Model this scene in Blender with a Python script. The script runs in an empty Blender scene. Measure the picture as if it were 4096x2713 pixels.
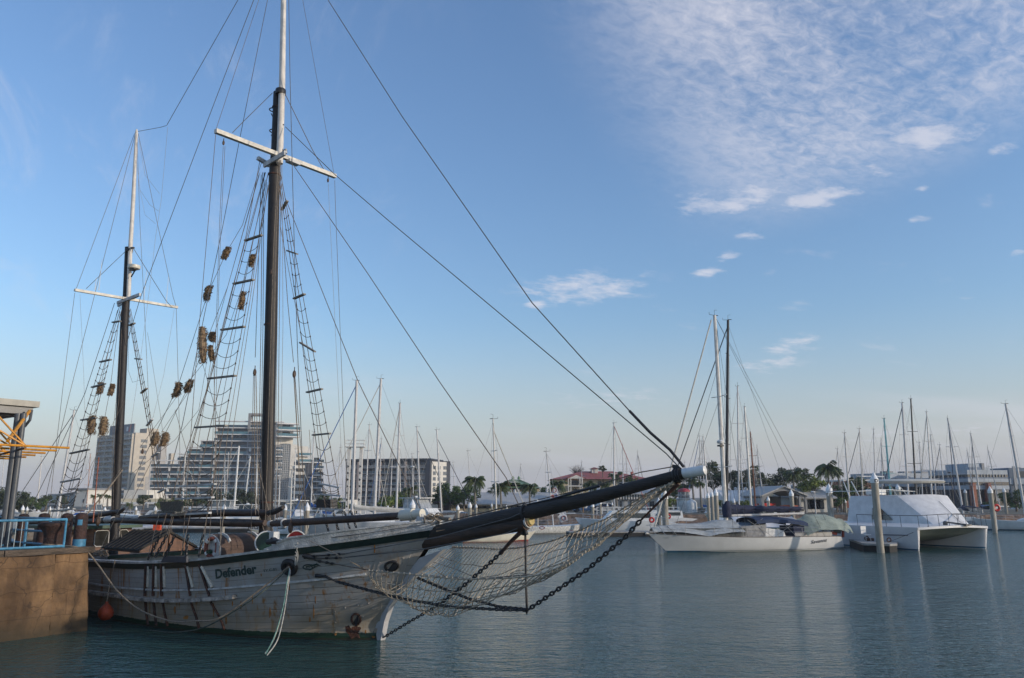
import bpy, bmesh, math, random
from mathutils import Vector, Matrix
R = math.radians
random.seed(7)
sc = bpy.context.scene
COL = sc.collection
# ---------------- camera, world, sun, exposure ----------------
F = 3124.0; CX = 2048.0; CY = 1356.5; TH = R(11.44); EYE = 3.7
cd = bpy.data.cameras.new('camera'); cam = bpy.data.objects.new('camera', cd); COL.objects.link(cam)
cd.sensor_width = 36.0; cd.lens = F/4096*36.0; cd.clip_start = 0.1; cd.clip_end = 6000
cam.location = (0, 0, EYE); cam.rotation_euler = (R(90)+TH, 0, 0); sc.camera = cam
sc.render.resolution_x = 1024; sc.render.resolution_y = 678
SUN_AZ = R(112); SUN_EL = R(13)     # azimuth clockwise from +Y
sc.view_settings.view_transform = 'Standard'; sc.view_settings.look = 'None'
sc.view_settings.exposure = 0.17; sc.view_settings.gamma = 1.0
SKY_STRENGTH = 0.14; SUN_STRENGTH = 2.7
def ray(px, py):
    u = (px-CX)/F; v = (py-CY)/F
    fw = math.cos(TH)+v*math.sin(TH); up = math.sin(TH)-v*math.cos(TH)
    return u/fw, up/fw
wd = bpy.data.worlds.new('World'); sc.world = wd; wd.use_nodes = True
def build_world():
    nt = wd.node_tree; N = nt.nodes; L = nt.links; N.clear()
    def math_(op, a, b=None, c=None, clamp=False):
        n = N.new('ShaderNodeMath'); n.operation = op; n.use_clamp = clamp
        for i, v in enumerate((a, b, c)):
            if v is None: continue
            if isinstance(v, (int, float)): n.inputs[i].default_value = v
            else: L.new(v, n.inputs[i])
        return n.outputs[0]
    sky = N.new('ShaderNodeTexSky'); sky.sky_type = 'NISHITA'; sky.sun_disc = False
    sky.sun_elevation = SUN_EL; sky.sun_rotation = SUN_AZ; sky.altitude = 0
    sky.air_density = 1.3; sky.dust_density = 0.9; sky.ozone_density = 2.4
    tc = N.new('ShaderNodeTexCoord'); sp = N.new('ShaderNodeSeparateXYZ'); L.new(tc.outputs['Generated'], sp.inputs[0])
    X, Y, Z = sp.outputs
    zc = math_('MAXIMUM', Z, 0.0)
    den = math_('ADD', zc, 0.12)
    px = math_('DIVIDE', X, den); py = math_('DIVIDE', Y, den)
    # rotate so the streaks run to the upper right
    def combo(sx, sy, ang, off):
        c, s = math.cos(ang), math.sin(ang)
        a = math_('ADD', math_('MULTIPLY', px, c*sx), math_('MULTIPLY', py, s*sx))
        b = math_('ADD', math_('MULTIPLY', px, -s*sy), math_('MULTIPLY', py, c*sy))
        cb = N.new('ShaderNodeCombineXYZ'); L.new(a, cb.inputs[0]); L.new(b, cb.inputs[1]); cb.inputs[2].default_value = off
        return cb.outputs[0]
    def noise(vec, scale, detail, rough, dist=0.0):
        n = N.new('ShaderNodeTexNoise'); L.new(vec, n.inputs['Vector'])
        n.inputs['Scale'].default_value = scale; n.inputs['Detail'].default_value = detail
        n.inputs['Roughness'].default_value = rough; n.inputs['Distortion'].default_value = dist
        return n.outputs['Fac']
    def smooth(v, lo, hi):
        n = N.new('ShaderNodeMapRange'); n.interpolation_type = 'SMOOTHSTEP'; L.new(v, n.inputs[0])
        n.inputs[1].default_value = lo; n.inputs[2].default_value = hi
        n.inputs[3].default_value = 0; n.inputs[4].default_value = 1; return n.outputs[0]
    # band of cirrus: upper right of the view
    az = math_('DIVIDE', X, math_('MAXIMUM', Y, 0.05))      # tangent of azimuth
    # band coordinate
    d1 = math_('SUBTRACT', math_('ADD', math_('MULTIPLY', az, 0.8), math_('MULTIPLY', Z, 0.6)), 0.38)
    m1 = smooth(d1, -0.05, 0.22)
    low = smooth(math_('SUBTRACT', Z, math_('MULTIPLY', az, .16)), 0.235, 0.345)
    band = math_('MULTIPLY', m1, low)
    big = noise(combo(1.0, 1.7, R(35), 3.1), 1.3, 6, 0.62, 0.3)
    rip = noise(combo(1.0, 1.5, R(30), 9.0), 24.0, 5, 0.65, 0.5)
    cir = math_('ADD', math_('MULTIPLY', big, 0.9), math_('MULTIPLY', rip, 0.52))
    c1 = math_('MULTIPLY', math_('MULTIPLY', smooth(cir, 0.44, 0.98), band), 0.86)
    # small puffs: each blob is a direction (tangents of azimuth and height) with its spread
    bz = math_('DIVIDE', Z, math_('MAXIMUM', Y, 0.05))
    blob = None
    for qx, qy, qw, qh, amp in ((2330, 1150, 300, 80, 1.1), (2150, 1215, 70, 28, .9), (2820, 1093, 80, 30, 1), (2915, 1025, 70, 26, 1), (2995, 940, 110, 28, .9), (3260, 790, 240, 70, 1.1), (3740, 550, 290, 80, 1.1),
            (3000, 790, 380, 90, .95), (3420, 700, 260, 60, .8), (4010, 590, 110, 45, .9), (3690, 750, 60, 24, .8), (3330, 960, 70, 28, .7), (3100, 1085, 70, 28, .7), (3660, 880, 70, 22, .7), (2415, 1250, 50, 18, .7), (3170, 1380, 150, 60, .8), (3080, 1455, 170, 50, .8), (2450, 1590, 420, 60, .6), (3560, 1745, 260, 40, .7), (3850, 1720, 160, 40, .7), (3880, 1195, 90, 20, .6), (4070, 1010, 50, 20, .8)):
        a0, b0 = ray(qx, qy); w0 = qw/F; h0 = qh/F
        da = math_('DIVIDE', math_('SUBTRACT', az, a0), w0); db = math_('DIVIDE', math_('SUBTRACT', bz, b0), h0)
        db = math_('ADD', db, math_('MULTIPLY', da, -.35))
        e = math_('MULTIPLY', math_('EXPONENT', math_('MULTIPLY', math_('ADD', math_('MULTIPLY', da, da), math_('MULTIPLY', db, db)), -1.0)), amp)
        blob = e if blob is None else math_('MAXIMUM', blob, e)
    puff = noise(combo(1.0, 1.5, R(14), 5.3), 9.0, 7, 0.62, 0.15)
    fine = noise(combo(1.0, 1.8, R(24), 2.3), 2.6, 7, 0.6, 0.15)
    c2 = smooth(math_('ADD', puff, math_('MULTIPLY', math_('SUBTRACT', blob, .45), .42)), 0.50, 0.84)
    c2 = math_('MULTIPLY', math_('MULTIPLY', c2, smooth(blob, .05, .6)), .68)
    reg = math_('MULTIPLY', smooth(az, -0.10, 0.35), math_('MULTIPLY', math_('SUBTRACT', 1.0, smooth(Z, 0.33, 0.43)), smooth(Z, 0.05, 0.16)))
    c2 = math_('MAXIMUM', c2, math_('MULTIPLY', math_('MULTIPLY', smooth(fine, 0.60, 0.78), reg), .35))
    # faint wisps left
    wis = noise(combo(1.0, 3.0, R(115), 1.7), 1.9, 7, 0.7, 0.6)
    c3 = math_('MULTIPLY', math_('MULTIPLY', smooth(wis, 0.52, 0.85), math_('SUBTRACT', 1.0, smooth(az, -0.35, 0.0))), 0.30)
    # low band over horizon
    lo = noise(combo(0.25, 0.6, 0.2, 7.7), 1.6, 6, 0.55)
    c4 = math_('MULTIPLY', math_('MULTIPLY', smooth(lo, 0.45, 0.75), math_('SUBTRACT', 1.0, smooth(Z, 0.09, 0.2))), 0.45)
    cl = math_('MAXIMUM', math_('MAXIMUM', c1, c2), math_('MAXIMUM', c3, c4))
    cl = math_('MULTIPLY', cl, smooth(Z, 0.0, 0.05), clamp=True)
    # haze near horizon: desaturated lilac grey
    hz = math_('MULTIPLY', math_('SUBTRACT', 1.0, smooth(Z, -0.06, 0.24)), 0.85)
    tint = N.new('ShaderNodeMix'); tint.data_type = 'RGBA'; tint.blend_type = 'MULTIPLY'; tint.inputs[0].default_value = 1.0
    L.new(sky.outputs[0], tint.inputs[6]); tint.inputs[7].default_value = (0.98, 1.13, 1.42, 1)
    mh = N.new('ShaderNodeMix'); mh.data_type = 'RGBA'; L.new(hz, mh.inputs[0]); L.new(tint.outputs[2], mh.inputs[6])
    mh.inputs[7].default_value = (4.15, 3.78, 3.90, 1)
    mc = N.new('ShaderNodeMix'); mc.data_type = 'RGBA'; L.new(cl, mc.inputs[0]); L.new(mh.outputs[2], mc.inputs[6])
    mc.inputs[7].default_value = (5.0, 4.95, 5.4, 1)
    bg = N.new('ShaderNodeBackground'); bg.inputs['Strength'].default_value = SKY_STRENGTH
    L.new(mc.outputs[2], bg.inputs['Color'])
    out = N.new('ShaderNodeOutputWorld'); L.new(bg.outputs[0], out.inputs[0])
build_world()
ld = bpy.data.lights.new('sun', 'SUN'); ld.energy = SUN_STRENGTH; ld.angle = R(0.6); ld.color = (1.0, 0.86, 0.70)
sun = bpy.data.objects.new('sun', ld); COL.objects.link(sun)
to_sun = Vector((math.sin(SUN_AZ)*math.cos(SUN_EL), math.cos(SUN_AZ)*math.cos(SUN_EL), math.sin(SUN_EL)))
sun.rotation_euler = to_sun.to_track_quat('Z', 'Y').to_euler(); sun.location = to_sun*80+Vector((0, 0, 40))

# ---------------- survey helpers (photo pixel -> world) ----------------
def W(px, py, Y):
    a, b = ray(px, py); return Vector((a*Y, Y, EYE+b*Y))
def G(px, py, z=0.0):
    a, b = ray(px, py); Y = (z-EYE)/b; return Vector((a*Y, Y, z))
# schooner frame: local +x to the bow, local -y to starboard (camera side), origin at the stem on the water
SA = R(-37); SCA, SSA = math.cos(SA), math.sin(SA); SO = G(1530, 2560)
def toL(p):
    x, y = p[0]-SO[0], p[1]-SO[1]; return Vector((SCA*x+SSA*y, -SSA*x+SCA*y, p[2]))
def toW(l):
    return Vector((SO[0]+SCA*l[0]-SSA*l[1], SO[1]+SSA*l[0]+SCA*l[1], l[2]))
def S(px, py, ly=0.0):
    a, b = ray(px, py); Y = (ly-SSA*SO[0]+SCA*SO[1])/(-SSA*a+SCA); return toL((a*Y, Y, EYE+b*Y))
def SX(px, py, lx):
    a, b = ray(px, py); Y = (lx+SCA*SO[0]+SSA*SO[1])/(SCA*a+SSA); return toL((a*Y, Y, EYE+b*Y))
def lerp(a, b, t): return a+(b-a)*t
def tab(T, x):
    if x <= T[0][0]: return T[0][1]
    for (x0, y0), (x1, y1) in zip(T, T[1:]):
        if x <= x1: return lerp(y0, y1, (x-x0)/(x1-x0))
    return T[-1][1]

# ---------------- mesh builder ----------------
XF = {}
class MB:
    def __init__(s): s.v = []; s.f = []; s.uv = None
    def add(s, vs, fs):
        b = len(s.v); s.v += [Vector(p) for p in vs]; s.f += [tuple(i+b for i in f) for f in fs]; return s
    def box(s, c, d, rz=0.0, M=None):
        hx, hy, hz = d[0]/2, d[1]/2, d[2]/2; cs, sn = math.cos(rz), math.sin(rz); vs = []
        for z in (-hz, hz):
            for x, y in ((-hx, -hy), (hx, -hy), (hx, hy), (-hx, hy)):
                vs.append((c[0]+cs*x-sn*y, c[1]+sn*x+cs*y, c[2]+z))
        return s.add(vs, [(0, 3, 2, 1), (4, 5, 6, 7), (0, 1, 5, 4), (1, 2, 6, 5), (2, 3, 7, 6), (3, 0, 4, 7)])
    def bar(s, a, b, w, h=None, up=(0, 0, 1)):
        a = Vector(a); b = Vector(b); h = h or w; d = (b-a).normalized(); u = Vector(up)
        if abs(d.dot(u)) > .98: u = Vector((1, 0, 0))
        r = d.cross(u).normalized()*w/2; u = r.cross(d).normalized()*h/2
        vs = [a-r-u, a+r-u, a+r+u, a-r+u, b-r-u, b+r-u, b+r+u, b-r+u]
        return s.add(vs, [(0, 3, 2, 1), (4, 5, 6, 7), (0, 1, 5, 4), (1, 2, 6, 5), (2, 3, 7, 6), (3, 0, 4, 7)])
    def tube(s, pts, r, n=6, cap=True):
        pts = [Vector(p) for p in pts]; m = len(pts)
        rs = r if isinstance(r, (list, tuple)) else [r]*m
        rings = []; prev = None
        for i, p in enumerate(pts):
            d = (pts[min(i+1, m-1)]-pts[max(i-1, 0)])
            if d.length < 1e-9: d = Vector((0, 0, 1))
            d.normalize()
            if prev is None:
                u = Vector((0, 0, 1)) if abs(d.z) < .9 else Vector((1, 0, 0))
                u = (u-d*u.dot(d)).normalized()
            else:
                u = (prev-d*prev.dot(d)).normalized()
            prev = u; w = d.cross(u)
            rings.append([p+(u*math.cos(2*math.pi*k/n)+w*math.sin(2*math.pi*k/n))*rs[i] for k in range(n)])
        fs = []
        for i in range(m-1):
            for k in range(n):
                fs.append((i*n+k, i*n+(k+1) % n, (i+1)*n+(k+1) % n, (i+1)*n+k))
        if cap: fs.append(tuple(range(n))[::-1]); fs.append(tuple((m-1)*n+k for k in range(n)))
        return s.add([p for g in rings for p in g], fs)
    def lathe(s, c, prof, n=16, axis=(0, 0, 1)):
        ax = Vector(axis).normalized(); c = Vector(c)
        return s.tube([c+ax*z for r, z in prof], [max(r, .0005) for r, z in prof], n) if False else s._lathe(c, prof, n, ax)
    def _lathe(s, c, prof, n, ax):
        u = Vector((1, 0, 0)) if abs(ax.x) < .9 else Vector((0, 1, 0)); u = (u-ax*u.dot(ax)).normalized(); w = ax.cross(u)
        vs = [c+ax*z+(u*math.cos(2*math.pi*k/n)+w*math.sin(2*math.pi*k/n))*max(r, .0005) for r, z in prof for k in range(n)]
        m = len(prof); fs = [(i*n+k, i*n+(k+1) % n, (i+1)*n+(k+1) % n, (i+1)*n+k) for i in range(m-1) for k in range(n)]
        fs.append(tuple(range(n))[::-1]); fs.append(tuple((m-1)*n+k for k in range(n)))
        return s.add(vs, fs)
    def prism(s, poly, off):
        n = len(poly); off = Vector(off); a = [Vector(p) for p in poly]; b = [p+off for p in a]
        return s.add(a+b, [tuple(range(n))[::-1], tuple(range(n, 2*n))]+[(i, (i+1) % n, n+(i+1) % n, n+i) for i in range(n)])
    def grid(s, fn, nu, nv, closeu=False):
        vs = [fn(i/nu, j/nv) for i in range(nu+1) for j in range(nv+1)]
        fs = [(i*(nv+1)+j, (i+1)*(nv+1)+j, (i+1)*(nv+1)+j+1, i*(nv+1)+j+1) for i in range(nu) for j in range(nv)]
        return s.add(vs, fs)
    def ell(s, c, r, n=12, m=8, rz=0):
        c = Vector(c); cs, sn = math.cos(rz), math.sin(rz)
        def fn(u, v):
            a = 2*math.pi*u; b = math.pi*(v-.5); x = r[0]*math.cos(b)*math.cos(a); y = r[1]*math.cos(b)*math.sin(a)
            return c+Vector((cs*x-sn*y, sn*x+cs*y, r[2]*math.sin(b)))
        return s.grid(fn, n, m)
    def torus(s, c, ax, Rr, r, n=20, m=8, stretch=None):
        c = Vector(c); ax = Vector(ax).normalized(); u = Vector((0, 0, 1)) if abs(ax.z) < .9 else Vector((1, 0, 0))
        if stretch: u = Vector(stretch[0]).normalized()
        u = (u-ax*u.dot(ax)).normalized(); w = ax.cross(u); k = stretch[1] if stretch else 1.0
        pts = []
        for i in range(n):
            a = 2*math.pi*i/n; d = u*math.cos(a)*k+w*math.sin(a); dn = (u*math.cos(a)+w*math.sin(a)).normalized()
            pts += [c+d*Rr+dn*r*math.cos(2*math.pi*j/m)+ax*r*math.sin(2*math.pi*j/m) for j in range(m)]
        return s.add(pts, [(i*m+j, ((i+1) % n)*m+j, ((i+1) % n)*m+(j+1) % m, i*m+(j+1) % m) for i in range(n) for j in range(m)])
    def build(s, name, mat, parent=None, smooth=False, world=False, label=None):
        vs = s.v
        if world and parent is not None:
            q = parent
            while q.parent: q = q.parent
            Mi = XF[q.name].inverted(); vs = [Mi @ p for p in vs]
        me = bpy.data.meshes.new(name); me.from_pydata([tuple(p) for p in vs], [], s.f)
        if s.uv:
            ul = me.uv_layers.new(name='UVMap')
            for lp in me.loops: ul.data[lp.index].uv = s.uv[lp.vertex_index]
        me.materials.append(mat)
        bm = bmesh.new(); bm.from_mesh(me); bmesh.ops.recalc_face_normals(bm, faces=bm.faces[:])
        bm.to_mesh(me); bm.free()
        if smooth:
            me.polygons.foreach_set('use_smooth', [True]*len(me.polygons))
            try: me.set_sharp_from_angle(angle=R(38))
            except Exception: pass
        o = bpy.data.objects.new(name, me); COL.objects.link(o); o.parent = parent
        if label: o['label'] = label
        return o
def T(name, label, cat, loc=(0, 0, 0), rz=0.0, group=None):
    o = bpy.data.objects.new(name, None); COL.objects.link(o); o.location = loc; o.rotation_euler = (0, 0, rz)
    o.empty_display_size = .3
    XF[o.name] = Matrix.Translation(Vector(loc)) @ Matrix.Rotation(rz, 4, 'Z')
    o['label'] = label; o['category'] = cat
    if group: o['group'] = group
    return o
def tag(o, label, cat, group=None):
    o['label'] = label; o['category'] = cat
    if group: o['group'] = group
    return o
def stru(o, kind='structure', label=None, cat=None):
    o['kind'] = kind
    if label: o['label'] = label
    if cat: o['category'] = cat
    return o
def dup(root, loc, rz, label, scale=None, group=None):
    r = root.copy(); COL.objects.link(r); r.location = loc; r.rotation_euler = (0, 0, rz); r['label'] = label
    if scale: r.scale = scale
    if group: r['group'] = group
    for ch in list(root.children):
        c = ch.copy(); COL.objects.link(c); c.parent = r
        for g in list(ch.children):
            d = g.copy(); COL.objects.link(d); d.parent = c
    return r
def textmesh(body, size, bold=0.0, shear=0.0, space=1.0):
    c = bpy.data.curves.new('txt', 'FONT'); c.body = body; c.size = size; c.offset = bold; c.shear = shear
    c.space_character = space; c.align_x = 'LEFT'; c.resolution_u = 3
    o = bpy.data.objects.new('txt', c); COL.objects.link(o)
    dg = bpy.context.evaluated_depsgraph_get(); dg.update()
    m = bpy.data.meshes.new_from_object(o.evaluated_get(dg))
    vs = [v.co.copy() for v in m.vertices]; fs = [tuple(p.vertices) for p in m.polygons]
    bpy.data.objects.remove(o); bpy.data.curves.remove(c); bpy.data.meshes.remove(m)
    x0 = min(v.x for v in vs); x1 = max(v.x for v in vs)
    return [Vector((v.x-x0, v.y, 0)) for v in vs], fs, x1-x0
def sag(a, b, d, n=8):
    a = Vector(a); b = Vector(b)
    return [a.lerp(b, i/n)-Vector((0, 0, 4*d*(i/n)*(1-i/n))) for i in range(n+1)]

# ---------------- materials ----------------
MT = {}
def mat(name, col, rough=.6, var=.18, scale=3.0, bump=0.0, bscale=20.0, metal=0.0, col2=None, stretch=(1, 1, 1), spec=.5, detail=6):
    if name in MT: return MT[name]
    m = bpy.data.materials.new(name); m.use_nodes = True; nt = m.node_tree; N = nt.nodes; L = nt.links
    b = N['Principled BSDF']; b.inputs['Roughness'].default_value = rough; b.inputs['Metallic'].default_value = metal
    b.inputs['Specular IOR Level'].default_value = spec
    tc = N.new('ShaderNodeTexCoord'); mp = N.new('ShaderNodeMapping'); L.new(tc.outputs['Object'], mp.inputs[0])
    mp.inputs['Scale'].default_value = stretch
    n = N.new('ShaderNodeTexNoise'); n.inputs['Scale'].default_value = scale; n.inputs['Detail'].default_value = detail
    n.inputs['Roughness'].default_value = .65; L.new(mp.outputs[0], n.inputs['Vector'])
    cr = N.new('ShaderNodeValToRGB'); L.new(n.outputs['Fac'], cr.inputs[0])
    c2 = col2 or tuple(c*(1-var*1.6) for c in col); c1 = tuple(min(1, c*(1+var*.5)) for c in col)
    cr.color_ramp.elements[0].position = .33; cr.color_ramp.elements[0].color = (*c2, 1)
    cr.color_ramp.elements[1].position = .62; cr.color_ramp.elements[1].color = (*c1, 1)
    L.new(cr.outputs[0], b.inputs['Base Color'])
    if bump:
        nb = N.new('ShaderNodeTexNoise'); nb.inputs['Scale'].default_value = bscale; nb.inputs['Detail'].default_value = 4
        L.new(mp.outputs[0], nb.inputs['Vector']); bp = N.new('ShaderNodeBump'); bp.inputs['Strength'].default_value = bump
        bp.inputs['Distance'].default_value = .05; L.new(nb.outputs['Fac'], bp.inputs['Height']); L.new(bp.outputs[0], b.inputs['Normal'])
    MT[name] = m; return m
def glass(name, col, rough=.08):
    if name in MT: return MT[name]
    m = mat(name, col, rough, .3, 1.5, spec=.9); return m
WHITE = mat('white_paint', (.66, .66, .64), .4, .14, 2.5)
GEL = mat('gelcoat', (.68, .69, .69), .3, .08, 1.2)
CREAM = mat('cream_gelcoat', (.62, .58, .48), .35, .08, 1.2)
ALU = mat('aluminium', (.52, .51, .50), .45, .12, 4, metal=.0)
MASTW = mat('mast_white', (.62, .59, .54), .45, .15, 3)
TEAL = mat('mast_teal', (.25, .52, .50), .45, .1, 3)
BLACK = mat('black_paint', (.018, .018, .02), .5, .3, 5)
BRWN = mat('brown_mast', (.22, .075, .03), .5, .2, 5)
NAVY = mat('navy_canvas', (.012, .018, .05), .85, .25, 5, bump=.5, bscale=9)
BLUE = mat('blue_canvas', (.02, .10, .33), .8, .25, 5, bump=.5, bscale=9)
SLATE = mat('slate_blue_canvas', (.10, .16, .24), .8, .25, 5, bump=.4, bscale=9)
CANV = mat('cream_canvas', (.50, .48, .43), .85, .15, 3, bump=.6, bscale=7)
GREYC = mat('grey_canvas', (.36, .38, .38), .85, .18, 2.5, bump=.7, bscale=5)
GREENC = mat('sage_canvas', (.27, .31, .26), .85, .2, 2.0, bump=.7, bscale=5)
REDC = mat('red_canvas', (.40, .07, .04), .8, .2, 5)
ORNG = mat('orange_plastic', (.60, .07, .015), .5, .25, 5)
REDP = mat('red_plastic', (.50, .02, .015), .45, .2, 5)
DGLASS = glass('dark_glass', (.02, .025, .03))
CGLASS = glass('grey_glass', (.13, .15, .17), .12)
STEEL = mat('stainless', (.42, .42, .42), .3, .2, 6, metal=.6)
WIRE = mat('wire', (.10, .10, .10), .5, .3, 8)
WIREL = mat('wire_light', (.30, .30, .30), .5, .2, 8)
DOCKC = mat('dock_concrete', (.30, .29, .27), .85, .25, 2.5, bump=.5, bscale=10)
DOCKD = mat('dock_side', (.018, .017, .016), .8, .3, 3)
CONC = mat('piling_concrete', (.33, .30, .245), .85, .25, 1.6, bump=.4, bscale=14, stretch=(3, 3, .6))
PWHT = mat('piling_cap_white', (.78, .78, .77), .45, .06, 2)
BOOT = mat('boot_top_blue', (.02, .09, .16), .5, .2, 4)
BOOTD = mat('antifoul_dark', (.02, .025, .035), .7, .3, 4)
BOOTR = mat('antifoul_red', (.25, .03, .02), .7, .3, 4)
# ---------------- water, shore, hills ----------------
def water_mat():
    m = bpy.data.materials.new('harbour_water'); m.use_nodes = True; nt = m.node_tree; N = nt.nodes; L = nt.links
    b = N['Principled BSDF']; b.inputs['Base Color'].default_value = (.018, .042, .040, 1); b.inputs['Roughness'].default_value = .06
    b.inputs['IOR'].default_value = 1.33
    tc = N.new('ShaderNodeTexCoord')
    def nz(scale, sx, sy, rot, detail, dist=.0):
        mp = N.new('ShaderNodeMapping'); L.new(tc.outputs['Object'], mp.inputs[0]); mp.inputs['Scale'].default_value = (sx, sy, 1)
        mp.inputs['Rotation'].default_value = (0, 0, rot)
        n = N.new('ShaderNodeTexNoise'); n.inputs['Scale'].default_value = scale; n.inputs['Detail'].default_value = detail
        n.inputs['Roughness'].default_value = .55; n.inputs['Distortion'].default_value = dist
        L.new(mp.outputs[0], n.inputs['Vector']); return n.outputs['Fac']
    a = nz(1.0, .55, 1.5, R(8), 3, .3); c = nz(3.6, .5, 1.25, R(-6), 3, .4); d = nz(.10, .6, 1.8, R(5), 4)
    def mm(op, x, y):
        n = N.new('ShaderNodeMath'); n.operation = op
        for i, v in enumerate((x, y)):
            if isinstance(v, (int, float)): n.inputs[i].default_value = v
            else: L.new(v, n.inputs[i])
        return n.outputs[0]
    # calmer patches by large noise
    ca = N.new('ShaderNodeMapRange'); L.new(d, ca.inputs[0]); ca.inputs[1].default_value = .35; ca.inputs[2].default_value = .65
    ca.inputs[3].default_value = .68; ca.inputs[4].default_value = 1.1
    e = nz(9.0, .55, 1.2, R(4), 2, .3); h = mm('ADD', mm('MULTIPLY', a, .36), mm('ADD', mm('MULTIPLY', c, .30), mm('MULTIPLY', e, .17))); h = mm('MULTIPLY', h, ca.outputs[0])
    bp = N.new('ShaderNodeBump'); bp.inputs['Strength'].default_value = 1.0; bp.inputs['Distance'].default_value = .32
    L.new(h, bp.inputs['Height']); L.new(bp.outputs[0], b.inputs['Normal'])
    # murky colour variation
    cr = N.new('ShaderNodeValToRGB'); L.new(d, cr.inputs[0]); cr.color_ramp.elements[0].position = .3; cr.color_ramp.elements[1].position = .7
    cr.color_ramp.elements[0].color = (.024, .060, .052, 1); cr.color_ramp.elements[1].color = (.032, .084, .080, 1)
    L.new(cr.outputs[0], b.inputs['Base Color'])
    return m
w = MB(); w.add([(-900, -60, 0), (900, -60, 0), (900, 1500, 0), (-900, 1500, 0)], [(0, 1, 2, 3)])
stru(w.build('water', water_mat()))
GRASS = mat('ground_soil', (.10, .095, .07), .95, .3, .15, bump=.5, bscale=1)
ROCK = mat('shore_rock', (.20, .13, .085), .95, .45, 1.6, bump=1.0, bscale=3)
HILL = mat('far_hill', (.07, .10, .11), .95, .15, .004)
SHORE = [(-700, 330), (-260, 215), (-110, 165), (-62, 140), (-30, 128), (-8, 112), (10, 106), (40, 104), (75, 104), (110, 108), (180, 118), (700, 160)]
s = MB(); n = len(SHORE)
vs = [(x, y, 1.42) for x, y in SHORE]+[(x*3.0, 2400, 1.42) for x, y in SHORE]
s.add(vs, [(i, i+1, n+i+1, n+i) for i in range(n-1)])
stru(s.build('ground', GRASS))
rng = random.Random(3)
s = MB(); pts = []
for (a, b), (c, d) in zip(SHORE, SHORE[1:]):
    k = max(1, int(math.hypot(c-a, d-b)/1.6)); pts += [(lerp(a, c, i/k), lerp(b, d, i/k)) for i in range(k)]
pts.append(SHORE[-1]); m = 4
vs = []
for x, y in pts:
    for j in range(m+1):
        t = j/m; vs.append((x+rng.uniform(-.35, .35), y-2.6+2.6*t+rng.uniform(-.3, .3)*(j < m), -.4+1.86*t+rng.uniform(-.12, .12)*(j < m)))
s.add(vs, [(i*(m+1)+j, (i+1)*(m+1)+j, (i+1)*(m+1)+j+1, i*(m+1)+j+1) for i in range(len(pts)-1) for j in range(m)])
stru(s.build('rock_embankment', ROCK))
h = MB()
def hz(x): return 24+44*math.exp(-((x-1090)/130.)**2)+8*math.sin(x*.013)+5*math.sin(x*.05)+3*math.sin(x*.11)
xs = [i*20-1200 for i in range(140)]
vs = []
for x in xs:
    e = max(0, min(1, (x-960)/110.))*max(0, min(1, (1330-x)/150.))
    for k, (yy, q) in enumerate(((1720, 0), (1850, .55), (2000, .95), (2150, 1), (2600, 0))): vs.append((x, yy, 1+hz(x)*q*e))
h.add(vs, [(i*5+j, (i+1)*5+j, (i+1)*5+j+1, i*5+j+1) for i in range(len(xs)-1) for j in range(4)])
stru(h.build('hill', HILL, smooth=True))

hz_ = MB(); hz_.box((0, 1280, 44.5), (5000, 2700, 91))
hzm = bpy.data.materials.new('haze_air'); hzm.use_nodes = True; _n = hzm.node_tree; _n.nodes.remove(_n.nodes['Principled BSDF'])
_v = _n.nodes.new('ShaderNodeVolumePrincipled'); _v.inputs['Density'].default_value = .00032; _v.inputs['Color'].default_value = (.72, .80, .92, 1)
_n.links.new(_v.outputs[0], _n.nodes['Material Output'].inputs['Volume'])
HAZE = hz_.build('haze', hzm); HAZE['kind'] = 'stuff'
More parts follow.
